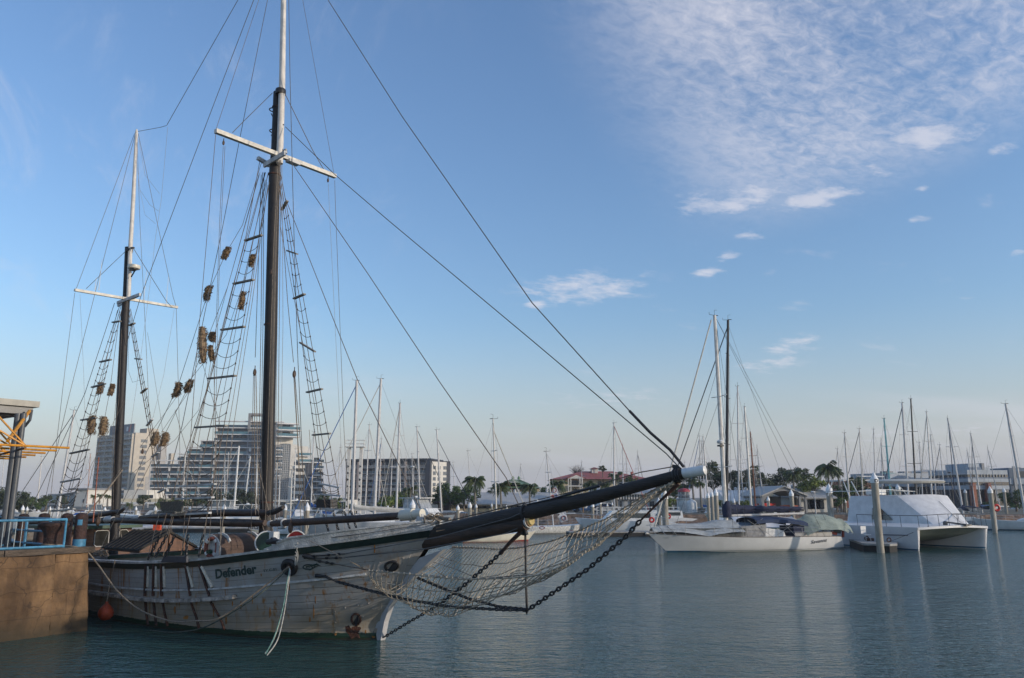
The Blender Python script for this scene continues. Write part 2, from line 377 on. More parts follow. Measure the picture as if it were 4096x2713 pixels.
# ---------------- the schooner ----------------
def hull_material(planks=True):
    m = bpy.data.materials.new('hull_planks' if planks else 'hull_plate_paint'); m.use_nodes = True; nt = m.node_tree; N = nt.nodes; L = nt.links
    b = N['Principled BSDF']; b.inputs['Roughness'].default_value = .5; b.inputs['Specular IOR Level'].default_value = .35
    tc = N.new('ShaderNodeTexCoord'); sp = N.new('ShaderNodeSeparateXYZ'); L.new(tc.outputs['Object'], sp.inputs[0])
    su = N.new('ShaderNodeSeparateXYZ'); L.new(tc.outputs['UV'], su.inputs[0])
    def M(op, x, y=None, clamp=False):
        n = N.new('ShaderNodeMath'); n.operation = op; n.use_clamp = clamp
        for i, v in enumerate((x, y)):
            if v is None: continue
            if isinstance(v, (int, float)): n.inputs[i].default_value = v
            else: L.new(v, n.inputs[i])
        return n.outputs[0]
    def nz(scale, st, detail=5, rough=.6, off=0):
        mp = N.new('ShaderNodeMapping'); L.new(tc.outputs['Object'], mp.inputs[0]); mp.inputs['Scale'].default_value = st
        mp.inputs['Location'].default_value = (off, off, off)
        n = N.new('ShaderNodeTexNoise'); n.inputs['Scale'].default_value = scale; n.inputs['Detail'].default_value = detail
        n.inputs['Roughness'].default_value = rough; L.new(mp.outputs[0], n.inputs['Vector']); return n.outputs['Fac']
    def sm(v, lo, hi):
        n = N.new('ShaderNodeMapRange'); n.interpolation_type = 'SMOOTHSTEP'; L.new(v, n.inputs[0]); n.inputs[1].default_value = lo
        n.inputs[2].default_value = hi; return n.outputs[0]
    def mix(f, a, c):
        n = N.new('ShaderNodeMix'); n.data_type = 'RGBA'; L.new(f, n.inputs[0])
        for i, v in ((6, a), (7, c)):
            if isinstance(v, tuple): n.inputs[i].default_value = (*v, 1)
            else: L.new(v, n.inputs[i])
        return n.outputs[2]
    pl = M('MULTIPLY', su.outputs[1], 17.0); fr = M('FRACT', pl); ed = M('ABSOLUTE', M('SUBTRACT', fr, .5))
    wear = sm(nz(.9, (1, 1, 1.5)), .40, .62)
    gro = M('MULTIPLY', sm(ed, .44, .49) if planks else 0.0, M('ADD', M('MULTIPLY', wear, .55), .12))
    pn = N.new('ShaderNodeTexWhiteNoise'); pn.noise_dimensions = '1D'; L.new(M('FLOOR', pl), pn.inputs['W'])
    base = mix(nz(2.0, (.5, .5, 2.0)), (.27, .27, .275), (.41, .40, .385))
    base = mix(M('MULTIPLY', pn.outputs['Value'], .22), base, (.38, .36, .33))
    base = mix(M('MULTIPLY', sm(nz(.8, (1, 1, 1), 6, .7, 4), .46, .62), .5), base, (.27, .235, .18))
    z = sp.outputs[2]
    # rust runs
    run = sm(nz(1.0, (2.6, 2.6, .22), 4, .6, 2), .49, .62); run2 = sm(nz(1.0, (9, 9, .5), 3, .6, 7), .46, .64)
    lowz = M('SUBTRACT', 1.0, sm(z, .9, 2.9))
    rust = M('MULTIPLY', M('MULTIPLY', run, run2), M('ADD', M('MULTIPLY', lowz, .95), .25), True)
    base = mix(rust, base, (.27, .13, .045))
    # scum line
    zz = M('ADD', z, M('MULTIPLY', M('SUBTRACT', nz(1.2, (1, 1, .6), 5, .65, 3), .5), .8))
    base = mix(M('MULTIPLY', M('SUBTRACT', 1.0, sm(zz, .2, 1.25)), .7), base, (.22, .17, .10))
    base = mix(gro, base, (.12, .11, .09))
    z2 = M('ADD', z, M('MULTIPLY', M('SUBTRACT', nz(5, (1, 1, 1), 4, .7, 1), .5), .10))
    base = mix(M('SUBTRACT', 1.0, sm(z2, .165, .18)), base, (.008, .030, .014))
    base = mix(M('SUBTRACT', 1.0, sm(z2, .02, .07)), base, (.022, .020, .013))
    L.new(base, b.inputs['Base Color'])
    bp = N.new('ShaderNodeBump'); bp.inputs['Strength'].default_value = .8; bp.inputs['Distance'].default_value = .012
    hh = M('SUBTRACT', M('MULTIPLY', nz(3, (.5, .5, 2)), .8), M('MULTIPLY', sm(ed, .42, .49), .9 if planks else 0.0)); L.new(hh, bp.inputs['Height']); L.new(bp.outputs[0], b.inputs['Normal'])
    return m
HULLM = hull_material(); PLATEM = hull_material(False)
WWHITE = mat('weathered_white', (.50, .50, .49), .5, .3, 3.5, bump=.4, bscale=25, detail=8)
STEMW = mat('stem_white', (.42, .42, .43), .45, .12, 2)
DGREEN = mat('dark_green_paint', (.006, .020, .016), .45, .3, 3)
GREENR = mat('green_roof_paint', (.012, .055, .028), .5, .3, 3)
SPAR = mat('dark_oiled_spar', (.026, .019, .015), .62, .45, 3, col2=(.010, .009, .009), bump=.5, bscale=14, stretch=(.4, 1, 3))
SPARB = mat('brown_boom', (.050, .026, .016), .5, .4, 3, bump=.4, bscale=20)
MASTD = mat('dark_mast', (.015, .012, .011), .6, .3, 4, bump=.2, bscale=20)
RUSTD = mat('rusty_iron', (.075, .030, .018), .8, .5, 6, col2=(.018, .014, .014), bump=.6, bscale=25)
IRON = mat('black_iron', (.016, .016, .018), .55, .4, 10)
CHAINM = mat('chain_black', (.012, .014, .018), .4, .4, 12)
ROPE = mat('rope_tan', (.23, .19, .145), .9, .3, 15)
ROPED = mat('rope_grey', (.15, .12, .095), .9, .3, 15)
ROPEW = mat('rope_white', (.42, .40, .35), .9, .2, 15)
ROPEG = mat('rope_green', (.16, .30, .24), .9, .3, 15)
NETM = mat('net_rope', (.40, .34, .26), .9, .35, 9)
BAGG = mat('baggywrinkle', (.24, .17, .10), .95, .5, 12, col2=(.09, .055, .035))
VARN = mat('varnished_wood', (.11, .038, .013), .45, .35, 2, col2=(.055, .018, .008), bump=.08, bscale=12, stretch=(1, 1, 6))
TEAK = mat('worn_teak', (.10, .062, .045), .7, .3, 2, bump=.5, bscale=12, stretch=(1, 1, 8))
ROOFW = mat('tarred_roof', (.028, .024, .020), .8, .35, 3, bump=.5, bscale=14)
DECKM = mat('deck_planks', (.17, .13, .10), .8, .3, 4)
BARE = mat('bare_timber', (.42, .24, .12), .7, .3, 4)
RUST = mat('rust_patch', (.055, .018, .008), .9, .5, 5, col2=(.02, .008, .005), bump=.8, bscale=12)
PATW = mat('plate_white', (.44, .44, .43), .5, .18, 2.5)
LETT = mat('letter_green', (.02, .045, .04), .6, .3, 8)

ship = T('schooner', 'white two-masted wooden sailing ship with dark masts moored beside the stone quay', 'sailing ship', tuple(SO), SA)
XR = sorted([(S(px, py, -.1).z, S(px, py, -.1).x) for px, py in ((1497, 2501), (1593, 2351), (1640, 2278), (1676, 2232), (1743, 2118))]+[(0.0, -.12), (-.6, -.3)])
XS = sorted([(S(px, py).z, S(px, py).x) for px, py in ((1546, 2486), (1567, 2424), (1609, 2367), (1676, 2294), (1780, 2198))]+[(0, .02), (-.6, -.15)])
WLT = [(0, .06), (.5, .52), (1.64, 1.28), (2.96, 1.92), (4.63, 2.36), (6.76, 2.62), (9, 2.68), (13, 2.5), (17, 1.9), (21, .6), (23, .2)]
DKT = [(0, .10), (.6, .62), (1.2, 1.0), (2.2, 1.55), (3.4, 2.05), (5, 2.45), (7, 2.72), (9, 2.85), (13, 2.88), (17, 2.7), (21, 2.2), (24, 1.4)]
SHR = [(-22, 2.25), (-16, 1.78), (-11, 1.66), (-7.8, 1.74), (-5.9, 1.85), (-4.6, 1.97), (-2.5, 2.24), (-1, 2.43), (.2, 2.60), (.85, 2.70), (2.0, 2.90), (3, 3.05)]
def sheer(x):
    return (tab(SHR, x-.5)+2*tab(SHR, x)+tab(SHR, x+.5))/4
def smt(T_, x): return (tab(T_, x-.35)+2*tab(T_, x)+tab(T_, x+.35))/4 if x > .35 else tab(T_, x)
def hb(x, z):
    d = max(0, tab(XR, z)-x); q = z/2.5
    q = max(0, q)**1.25 if z > 0 else 0
    w_ = lerp(smt(WLT, d), smt(DKT, d), q)
    if z < 0: w_ += z*.35
    return max(.03, w_)
def hp(px, py, out=0.0):
    t = 1.5
    for _ in range(40):
        l = S(px, py, -t); t = .5*t+.5*(hb(l.x, l.z)+out)
    return Vector((l.x, -t, l.z))
def hs(x, z, out=0.0, side=-1): return Vector((x, side*(hb(x, z)+out), z))
# hull shell
hm = MB(); hm.uv = []
NI, NJ = 90, 14
for side in (-1, 1):
    base = len(hm.v)
    for i in range(NI+1):
        d = 23.0*(i/NI)**1.5
        for j in range(NJ+1):
            zf = j/NJ; x = 0.0
            z = 1.0
            for _ in range(5):
                x = tab(XR, z)-d; z = -.6+(sheer(x)+.6)*zf
            hm.v.append(hs(x, z, 0, side)); hm.uv.append((x, zf))
    for i in range(NI):
        for j in range(NJ):
            a = base+i*(NJ+1)+j; hm.f.append((a, a+NJ+1, a+NJ+2, a+1))
n = NI*(NJ+1); off = (NI+1)*(NJ+1)
for j in range(NJ): hm.f.append((n+j, n+j+1, off+n+j+1, off+n+j))
hull = hm.build('hull', HULLM, ship, True)
def sweep(mb, xs, f0, f1, out0, out1=-.05, sides=(-1, 1)):
    for side in sides:
        b = len(mb.v); m = len(xs)
        for x in xs:
            z0, z1 = f0(x), f1(x)
            mb.v += [hs(x, z0, out0, side), hs(x, z1, out0, side), hs(x, z1, out1, side), hs(x, z0, out1, side)]
        for i in range(m-1):
            for k in range(4):
                a = b+i*4+k; a2 = b+i*4+(k+1) % 4; mb.f.append((a, a2, a2+4, a+4))
        mb.f.append((b, b+1, b+2, b+3)); e = b+(m-1)*4; mb.f.append((e+3, e+2, e+1, e))
def xr_(a, b, n): return [lerp(a, b, i/n) for i in range(n+1)]
m = MB(); sweep(m, xr_(-20.5, 1.80, 60), lambda x: sheer(x)-.16, lambda x: sheer(x)-.002, .035); m.build('sheer_stripe', DGREEN, hull)
rngc = random.Random(5)
m = MB(); sweep(m, xr_(-20.5, -2.2, 50), lambda x: sheer(x), lambda x: sheer(x)+.065+rngc.uniform(-.006, .006), .06, -.16); m.build('cap_rail', WWHITE, hull)
m = MB(); sweep(m, xr_(-2.3, 1.86, 24), lambda x: sheer(x)+.001, lambda x: sheer(x)+.055, .055, -.10); m.build('rub_strake', WWHITE, hull)
BW = [(-2.35, .09), (-1.5, .27), (0, .27), (1.0, .25), (1.9, .21)]
m = MB(); sweep(m, xr_(-2.35, 1.88, 26), lambda x: sheer(x)+.056, lambda x: sheer(x)+tab(BW, x), .012, -.06); m.build('bulwark', WWHITE, hull)
m = MB(); sweep(m, xr_(-1.9, 1.88, 26), lambda x: sheer(x)+tab(BW, x)+.001, lambda x: sheer(x)+tab(BW, x)+.045, .05, -.12); m.build('bulwark_cap', WWHITE, hull)
def dkz(x): return sheer(x)-.42+.34*max(0, min(1, (x+3)/1.5))
m = MB(); m.grid(lambda u, v: (lambda x: Vector((x, (v*2-1)*(hb(x, dkz(x))-.03), dkz(x)+.06*(1-(v*2-1)**2))))(lerp(-20.3, 1.7, u)), 40, 6); m.build('deck', DECKM, ship, True)
# stem
poly = [(x, -.085, z) for z, x in XR if z > -.5 and z < 2.6]+[(x, -.085, z) for z, x in reversed(XS)]
m = MB(); m.prism(poly, (0, .17, 0)); m.build('stem', STEMW, hull)
def path(pts, mb, w, h, out=0.0, k=4):
    P = [hp(px, py, out) for px, py in pts]; Q = []
    for a, b in zip(P, P[1:]):
        for i in range(k):
            x = lerp(a.x, b.x, i/k); z = lerp(a.z, b.z, i/k); Q.append(hs(x, z, out))
    Q.append(P[-1])
    for a, b in zip(Q, Q[1:]): mb.bar(a, b+(b-a)*.02, w, h)
    return Q
m = MB(); path([(356, 2333), (465, 2350), (647, 2362), (800, 2360), (897, 2353), (1111, 2335), (1300, 2316), (1463, 2297)], m, .05, .05, .02); m.build('upper_moulding', WWHITE, hull)
m = MB(); path([(352, 2367), (465, 2382), (577, 2398), (655, 2402), (758, 2401), (856, 2396), (940, 2387)], m, .20, .10, .07); m.build('fender_rail', mat('worn_fender_rail', (.40, .36, .32), .7, .5, 5, bump=.6, bscale=20), hull)
for x0, x1, xb in ((584, 580, 593), (616, 613, 626), (646, 647, 671), (741, 761, 797), (797, 838, 898)):
    m = MB(); q = path([(x0, 2258), (lerp(x0, x1, .5), 2320), (x1, 2384)], m, .085, .05, .03, 3)
    m.build('chain_plate', RUSTD, hull); m = MB(); path([(x1+3, 2404), (lerp(x1, xb, .5), 2450), (xb, 2500+(xb-590)*.06)], m, .085, .04, .02, 3); m.build('chain_plate', RUSTD, hull)
    m = MB(); path([(x0+9, 2266), (x1+10, 2348)], m, .05, .06, .03, 4); m.build('batten', mat('pale_batten', (.60, .56, .48), .6, .25, 5), hull)
def patch(pts, out, mb, nu=10, nv=8):
    a, b, c, d = [hp(*p) for p in pts]   # bl br tr tl
    def fn(u, v):
        p = a.lerp(b, u); q = d.lerp(c, u); r = p.lerp(q, v); return hs(r.x, r.z, out)
    def fi(u, v):
        r = fn(u, v); return r+Vector((0, out+.02, 0))
    mb.grid(fn, nu, nv)
    # skirts
    for f in (lambda s_: (s_, 0), lambda s_: (s_, 1)): mb.grid(lambda u, v: fn(*f(u)) if v < .5 else fi(*f(u)), nu, 1)
    for f in (lambda s_: (0, s_), lambda s_: (1, s_)): mb.grid(lambda u, v: fn(*f(u)) if v < .5 else fi(*f(u)), nv, 1)
m = MB(); patch([(1476, 2326), (1608, 2300), (1652, 2206), (1508, 2226)], .022, m); hpl = m.build('hawse_plate', PLATEM, hull, label='upper white plate around the anchor hole')
m = MB(); patch([(1500, 2312), (1594, 2290), (1622, 2230), (1520, 2240)], .04, m); m.build('raised_panel', PLATEM, hpl)
m = MB(); patch([(1336, 2543), (1500, 2548), (1528, 2412), (1336, 2436)], .02, m); lpl = m.build('hawse_plate', PLATEM, hull, label='lower white plate with rusty hole near the waterline')
def onhull(px, py, out=0):
    p = hp(px, py, out); a = hs(p.x+.05, p.z, out); b = hs(p.x, p.z+.05, out); nrm = (a-p).cross(b-p).normalized()
    if nrm.y > 0: nrm = -nrm
    return p, nrm
p, nr = onhull(1567, 2265, .06); m = MB(); m.torus(p, nr, .135, .035, 20, 8, ((1, 0, .18), 1.35)); m.build('hawse_ring', IRON, hpl, True)
m = MB(); m.prism([p+Vector((.16*math.cos(a)*1.15, 0, .10*math.sin(a)+.03*math.cos(a)))+nr*-.01 for a in [i*math.pi/8 for i in range(16)]], nr*.015); m.build('hawse_hole', BLACK, hpl)
p, nr = onhull(1424, 2478, .04); m = MB(); m.torus(p, nr, .115, .03, 20, 8, ((0, 0, 1), 1.5)); m.build('hawse_ring', RUSTD, lpl, True)
m = MB(); m.prism([p+Vector((.085*math.cos(a), 0, .17*math.sin(a)))+nr*-.01 for a in [i*math.pi/8 for i in range(16)]], nr*.015); m.build('hawse_hole', BLACK, lpl)
def blob(pxpts, out, name, mt, par):
    P = [hp(*q) for q in pxpts]; c = sum(P, Vector())/len(P); mb = MB()
    vs = [hs(c.x, c.z, out)]+[hs(q.x, q.z, out) for q in P]; k = len(P)
    vs += [q+Vector((0, .03, 0)) for q in vs[1:]]
    mb.add(vs, [(0, 1+i, 1+(i+1) % k) for i in range(k)]+[(1+i, 1+k+i, 1+k+(i+1) % k, 1+(i+1) % k) for i in range(k)]); mb.build(name, mt, par)
blob([(1384, 2500), (1396, 2497), (1400, 2515), (1408, 2522), (1411, 2503), (1436, 2500), (1448, 2512), (1436, 2530), (1440, 2552), (1425, 2548), (1408, 2556), (1398, 2538), (1386, 2526)], .028, 'rust_stain', RUST, lpl)
for q in ((700, 2440, 10, 40), (745, 2470, 26, 18), (855, 2440, 7, 60), (905, 2480, 8, 50), (1010, 2400, 5, 34), (1255, 2450, 6, 60), (1262, 2400, 4, 36), (1045, 2300, 4, 14), (1330, 2190, 5, 26), (1500, 2195, 5, 34), (1240, 2480, 7, 30), (930, 2415, 5, 26), (1080, 2452, 9, 44), (1158, 2350, 4, 30), (964, 2420, 6, 40), (1085, 2500, 16, 22), (1497, 2545, 14, 16), (1465, 2528, 8, 16), (1345, 2535, 9, 16)):
    x, y, w_, h_ = q; rr = random.Random(x)
    blob([(x+w_*.5*math.cos(a)*rr.uniform(.5, 1.1), y+h_*.5*math.sin(a)*rr.uniform(.7, 1.1)) for a in [i*math.pi/6 for i in range(12)]], .006 if x < 1300 else .026, 'rust_streak', mat('orange_rust', (.30, .13, .03), .9, .4, 6, bump=.3), hull)
def dots(mb, pts, r):
    for px, py in pts:
        p, nr = onhull(px, py, .03); mb._lathe(p, [(r, -.02), (r, .015), (r*.4, .02)], 8, nr)
m = MB(); dots(m, [(1341, 2448), (1380, 2433), (1432, 2421), (1474, 2415), (1452, 2468), (1490, 2435), (1341, 2490), (1343, 2530), (1519, 2250), (1566, 2246), (1612, 2233), (1488, 2317)], .022); m.build('bolt_heads', PLATEM, hull)
# lettering laid on the planking
def puttext(body, pl, pr, cap, name, mt, bold=.0, out=.008, space=1.0):
    vs, fs, wd_ = textmesh(body, 1.0, bold, 0, space); a = hp(*pl); b = hp(*pr); mb = MB()
    P = []
    for v in vs:
        u = v.x/wd_; x = lerp(a.x, b.x, u); z = lerp(a.z, b.z, u)+v.y/.70*cap; P.append(hs(x, z, out))
    mb.add(P, fs); return mb.build(name, mt, hull)
puttext('Defender', (864, 2314), (1030, 2292), .235, 'name_lettering', LETT, .038, .010)
puttext('Defender', (868, 2316), (1031, 2295), .215, 'name_shadow', mat('letter_grey', (.30, .33, .32), .7, .2, 8), .012, .006)
puttext('TY.C.01', (1054, 2289), (1107, 2281), .062, 'registration_lettering', LETT, .02)
puttext('VI', (1492, 2540), (1508, 2540), .10, 'draught_mark', IRON, .01, .03)
m = MB()
sp_ = []
for i in range(40):
    a = i*.32; r_ = 3+a*1.55; sp_.append((1234+r_*math.cos(a)*1.25, 2270+r_*math.sin(a)*.55))
P = [hp(*q, .012) for q in sp_]; m.tube(P, [.006+.012*i/40 for i in range(40)], 5)
P = [hp(*q, .012) for q in ((1226, 2268), (1248, 2263), (1266, 2258), (1283, 2264))]; m.tube(P, [.01, .022, .03, .004], 5)
P = [hp(*q, .012) for q in ((1216, 2274), (1240, 2280), (1262, 2268), (1276, 2262))]; m.tube(P, [.004, .02, .014, .004], 5)
m.build('scroll_ornament', LETT, hull, True)
p, nr = onhull(1157, 2270, .06); m = MB(); m.torus(p, nr, .165, .075, 24, 10); m.build('tyre_fairlead', IRON, hull, True)
m = MB(); m._lathe(p, [(.09, -.04), (.09, .02), (.05, .05), (.02, .06)], 12, nr); m.build('mooring_pipe', RUSTD, hull, True)
m = MB()
for a, b in (((1215, 2227), (1380, 2216)), ((1215, 2234), (1368, 2232)), ((1258, 2242), (1340, 2257))):
    pa, pb = hp(*a, .06), hp(*b, .07); m.tube([pa, pa.lerp(pb, .5), pb], .014, 6)
    for t_ in (.25, .6, .85): m.ell(pa.lerp(pb, t_), (.07, .035, .035), 8, 6)
m.tube([hp(1212, 2222, .04), hp(1238, 2228, .05), hp(1262, 2234, .04)], [.05, .07, .03], 8)
m.build('turnbuckle_set', IRON, hull, True)
m = MB(); q = hp(1262, 2303, .05); m.tube([q, hp(1300, 2306, .06), hp(1345, 2326, .10)], [.05, .035, .02], 8); m.build('chain_eye', IRON, hull, True)
# --- bowsprit ---
def line(pts): return [S(*p) if len(p) == 3 else S(p[0], p[1], 0) for p in pts]
bs = MB(); bs.tube(line([(1600, 2190), (1700, 2172), (1900, 2128), (2105, 2092)]), [.2, .19, .18, .17], 14); bows = bs.build('bowsprit', mat('weathered_bowsprit', (.060, .032, .020), .65, .5, 3, col2=(.016, .013, .011), bump=.6, bscale=14, stretch=(.4, 1, 3)), ship, True)
m = MB(); m.tube(line([(1690, 2143), (1770, 2127), (2000, 2075), (2110, 2052), (2400, 1985), (2695, 1906), (2735, 1896)]), [.18, .195, .20, .18, .145, .118, .11], 16); jb = m.build('jib_boom', SPAR, ship, True)
m = MB(); a, b = S(2728, 1896), S(2824, 1880); d = (b-a).normalized()
m._lathe(a, [(.098, 0), (.104, .02), (.104, (b-a).length-.07), (.092, (b-a).length-.022), (.05, (b-a).length)], 18, d); m.build('white_end_cap', WHITE, jb, True)
m = MB()
for px, py, r_ in ((2712, 1902, .13), (2720, 1900, .12), (2702, 1905, .13)): m.torus(S(px, py), d, r_, .03, 18, 6)
m.torus(S(2105, 2053), d, .20, .035, 18, 6); m.build('iron_band', IRON, jb, True)
for q in (((2690, 1862), (2735, 1885)), ((2068, 2025), (2120, 2042))):
    a, b = S(*q[0]), S(*q[1]); m = MB(); c = (a+b)/2
    m.prism([a+Vector((0, -.02, .02)), a+Vector((0, -.02, -.05)), c+Vector((0, -.02, -.12)), b+Vector((0, -.02, -.08)), b+Vector((0, -.02, .0)), c+Vector((0, -.02, .06))], (0, .05, 0)); m.build('chock_plate', IRON, jb)
a = S(2108, 2085); dd = Vector((1, 0, .18)).normalized()
for i, (z0, mt_) in enumerate(((0, WWHITE), (.05, BARE), (.10, mat('yellow_paint', (.45, .34, .12), .5, .2, 4)))):
    m = MB(); m._lathe(a+dd*z0, [(.165-.02*i, 0), (.16-.025*i, .045), (.13-.04*i, .052)], 16, dd); m.build('painted_end', mt_, bows, True)
m = MB(); m.prism([S(1745, 2112, -.16), S(2105, 2032, -.13), S(2105, 2040, -.14), S(1745, 2128, -.2)], (0, .3, 0)); m.build('gangboard', BARE, bows)
# dolphin striker
m = MB(); m.tube([S(2101, 2105), S(2103, 2300), S(2107, 2410)], [.028, .024, .03], 8); m._lathe(S(2107, 2440), [(.0, -.12), (.055, -.0), (.02, .03)], 8, Vector((0, 0, 1)))
m.tube([S(2107, 2410), S(2108, 2445)], .03, 8); m.tube([S(2090, 2140), S(2100, 2105), S(2106, 2140)], .05, 8); m.build('dolphin_striker', IRON, ship, True)
def chain(pts, pitch, wire, name='stay_chain'):
    P = [Vector(p) for p in pts]; seg = [(b-a).length for a, b in zip(P, P[1:])]; tot = sum(seg); n = int(tot/pitch); mb = MB()
    def at(s_):
        for (a, b), l in zip(zip(P, P[1:]), seg):
            if s_ <= l or b is P[-1]: return a.lerp(b, min(1, s_/l)), (b-a).normalized()
            s_ -= l
    for i in range(n):
        p, d = at((i+.5)*tot/n); ref = Vector((0, 0, 1)).cross(d).normalized()
        ax = ref if i % 2 else d.cross(ref).normalized()
        ax = (ax+d.cross(ax)*.35).normalized()
        mb.torus(p, ax, pitch*.34, wire, 10, 5, (d, 2.0))
    return mb.build(name, CHAINM, ship, True)
pN = hp(1345, 2326, .10)
chain([pN, S(1480, 2363, -1.15), S(1620, 2397, -.9), S(1800, 2428, -.55), S(2000, 2439, -.2), S(2103, 2441, 0)], .085, .020)
chain([S(1662, 2308, .3), S(1760, 2350, .28), S(1880, 2397, .22), S(2000, 2428, .1), S(2103, 2437, 0)], .085, .019)
chain([S(1536, 2549, 0), S(1640, 2486), S(1740, 2430)], .085, .016)
chain([S(1740, 2430), S(1850, 2347), S(1960, 2253), S(2010, 2205)], .10, .022)
m = MB(); m.tube([S(2005, 2210), S(2045, 2165), S(2090, 2122)], [.04, .05, .06], 8); m.build('rigging_screw', RUSTD, ship, True)
chain([S(2110, 2441), S(2350, 2278), S(2500, 2150), S(2560, 2085)], .105, .022)
m = MB(); m.tube([S(2560, 2085), S(2640, 2005), S(2715, 1935)], [.022, .026, .05], 8); m.build('rigging_screw', RUSTD, ship, True)
# bowsprit guys
def stay(pts, r=.012, mt=WIRE, name='stay'):
    m_ = MB(); m_.tube(line(pts) if not isinstance(pts[0], Vector) else pts, r, 5); return m_.build(name, mt, ship)
stay([hp(1368, 2232, .07), S(1676, 2200, -.75), S(2020, 2135, -.22), S(2090, 2105, -.1)], .012)
stay([hp(1380, 2216, .07), S(1750, 2150, -.75), S(2040, 2072, -.25), S(2100, 2045, -.18)], .012)
stay([hp(1340, 2257, .07), S(1500, 2285, -1.45), S(1900, 2318, -1.2), S(2107, 2300, -.95)], .014, ROPED)
stay([S(1735, 2249, .25), S(1830, 2280, .8), S(1900, 2310, .9)], .010)
stay([(1760, 2092, .15), (2060, 2022, .15), (2340, 1955, .1), (2560, 1890, .05), (2700, 1866, 0)], .012, ROPED)
stay([(1640, 2120, -.2), (1900, 2058, -.18), (2100, 2010, -.1)], .012, ROPED)
stay([(2110, 2020, -.06), (2200, 2000, -.06), (2320, 1965, -.05), (2400, 1945, 0)], .03, IRON)
# safety net under the bowsprit
NN = [(1478, 2284, -1.55), (1600, 2294, -1.5), (1750, 2310, -1.35), (1905, 2317, -1.2), (2107, 2308, -1.0), (2249, 2268, -.85), (2333, 2214, -.7), (2430, 2144, -.5), (2598, 1988, -.2), (2700, 1925, -.05)]
NF = [(1812, 2189, 1.5), (1880, 2192, 1.5), (1960, 2195, 1.5), (2040, 2193, 1.45), (2130, 2180, 1.3), (2230, 2157, 1.1), (2340, 2112, .85), (2440, 2066, .6), (2600, 1968, .2), (2705, 1918, .05)]
NMm = [(1560, 2352, -.5), (1640, 2415, -.35), (1740, 2447, -.25), (1850, 2440, -.15), (1990, 2372, -.1), (2140, 2312, -.1), (2300, 2226, -.1), (2420, 2140, -.05), (2600, 1998, 0), (2702, 1926, 0)]
def curve(T_, u):
    k = u*(len(T_)-1); i = min(len(T_)-2, int(k)); f = k-i
    P = [S(*T_[max(0, min(len(T_)-1, j))]) for j in (i-1, i, i+1, i+2)]
    return .5*((2*P[1])+(P[2]-P[0])*f+(2*P[0]-5*P[1]+4*P[2]-P[3])*f*f+(3*P[1]-P[0]-3*P[2]+P[3])*f**3)
from mathutils import noise as mnoise
CA = {}
def net(u, v):
    key = round(u, 5)
    if key not in CA: CA[key] = (curve(NN, u), curve(NMm, u), curve(NF, u))
    a, mm_, b = CA[key]; c = 2*mm_-.5*(a+b)
    p = a*(1-v)**2+c*2*v*(1-v)+b*v*v
    e = math.sin(math.pi*v)*.15+.02
    return p+mnoise.noise_vector(Vector((u*14, v*6, 3)))*e
m = MB(); NU, NV = 56, 12
for i in range(NU+1):
    m.tube([net(i/NU, j/(NV*2)) for j in range(NV*2+1)], .0105, 4, False)
for j in range(NV+1):
    m.tube([net(i/(NU*2), j/NV) for i in range(NU*2+1)], .0105 if 0 < j < NV else .016, 4, False)
for i in range(0, NU+1):
    for j in (0, NV): m.ell(net(i/NU, j/NV), (.026, .026, .04), 6, 4)
m.build('safety_net', NETM, ship)
# --- masts ---
m = MB(); m.tube([S(1057, 2240), S(1065, 2060), S(1098, 700), S(1103, 600), S(1108, 370)], [.21, .205, .19, .16, .125], 18); fm = m.build('fore_mast', MASTD, ship, True)
m = MB(); m.tube([S(1118, 655, -.05), S(1128, 355, 0), S(1134, 0, .0), S(1146, -600, .0)], [.115, .11, .095, .06], 14); m.build('topmast', mat('topmast_white', (.62, .58, .52), .5, .15, 3), fm, True)
m = MB(); m._lathe(S(1122, 378, -.02), [(.175, 0), (.185, .03), (.185, .15), (.17, .19)], 16, Vector((0, 0, 1))); m.tube([S(1100, 372), S(1118, 366), S(1132, 352)], .06, 8); m.build('mast_cap', IRON, fm, True)
for q, r_ in (((1107, 430), .15), ((1098, 700), .2), ((1082, 1300), .2), ((1066, 2010), .212)): m = MB(); m._lathe(S(*q), [(r_, -.03), (r_+.012, -.02), (r_+.012, .02), (r_, .03)], 18, Vector((0, 0, 1))); m.build('iron_band', RUSTD, fm, True)
m = MB(); a, b = SX(862, 524, S(1120, 620).x), SX(1341, 706, S(1120, 620).x); m.bar(a, b, .15, .14); xt = m.build('crosstree', mat('crosstree_cream', (.62, .58, .50), .55, .2, 4), fm)
m = MB(); m.bar(S(1056, 662, -.22), S(1140, 612, -.22), .07, .17); m.bar(S(1066, 660, .22), S(1146, 604, .22), .07, .17); m.bar(SX(1030, 632, S(1062, 645).x), SX(1090, 668, S(1062, 645).x), .12, .12); m.build('trestle_tree', WWHITE, fm)
m = MB(); m.box(S(1172, 650, .5), (.25, .45, .10)); m.build('spreader_lamp', ALU, fm)
m = MB()
for q in ((1083, 440), (1084, 525)): m.torus(S(q[0]+12, q[1]), (0, 0, 1), .15, .02, 14, 6)
m.tube(line([(1085, 455), (1095, 475), (1118, 488), (1135, 500)]), .02, 5); m.tube(line([(1085, 540), (1098, 560), (1120, 580), (1135, 605)]), .02, 5); m.build('mast_chain', CHAINM, fm, True)
m = MB(); m.tube([S(452, 2230), S(462, 2060), S(500, 1265), S(506, 1180), S(510, 990)], [.17, .165, .155, .14, .10], 16); mm_ = m.build('mizzen_mast', MASTD, ship, True)
m = MB(); m.tube([S(514, 1195, -.03), S(521, 1000), S(534, 780), S(546, 530), S(547, 518)], [.085, .085, .08, .06, .03], 12); m.build('topmast', mat('topmast_white', (.62, .58, .52)), mm_, True)
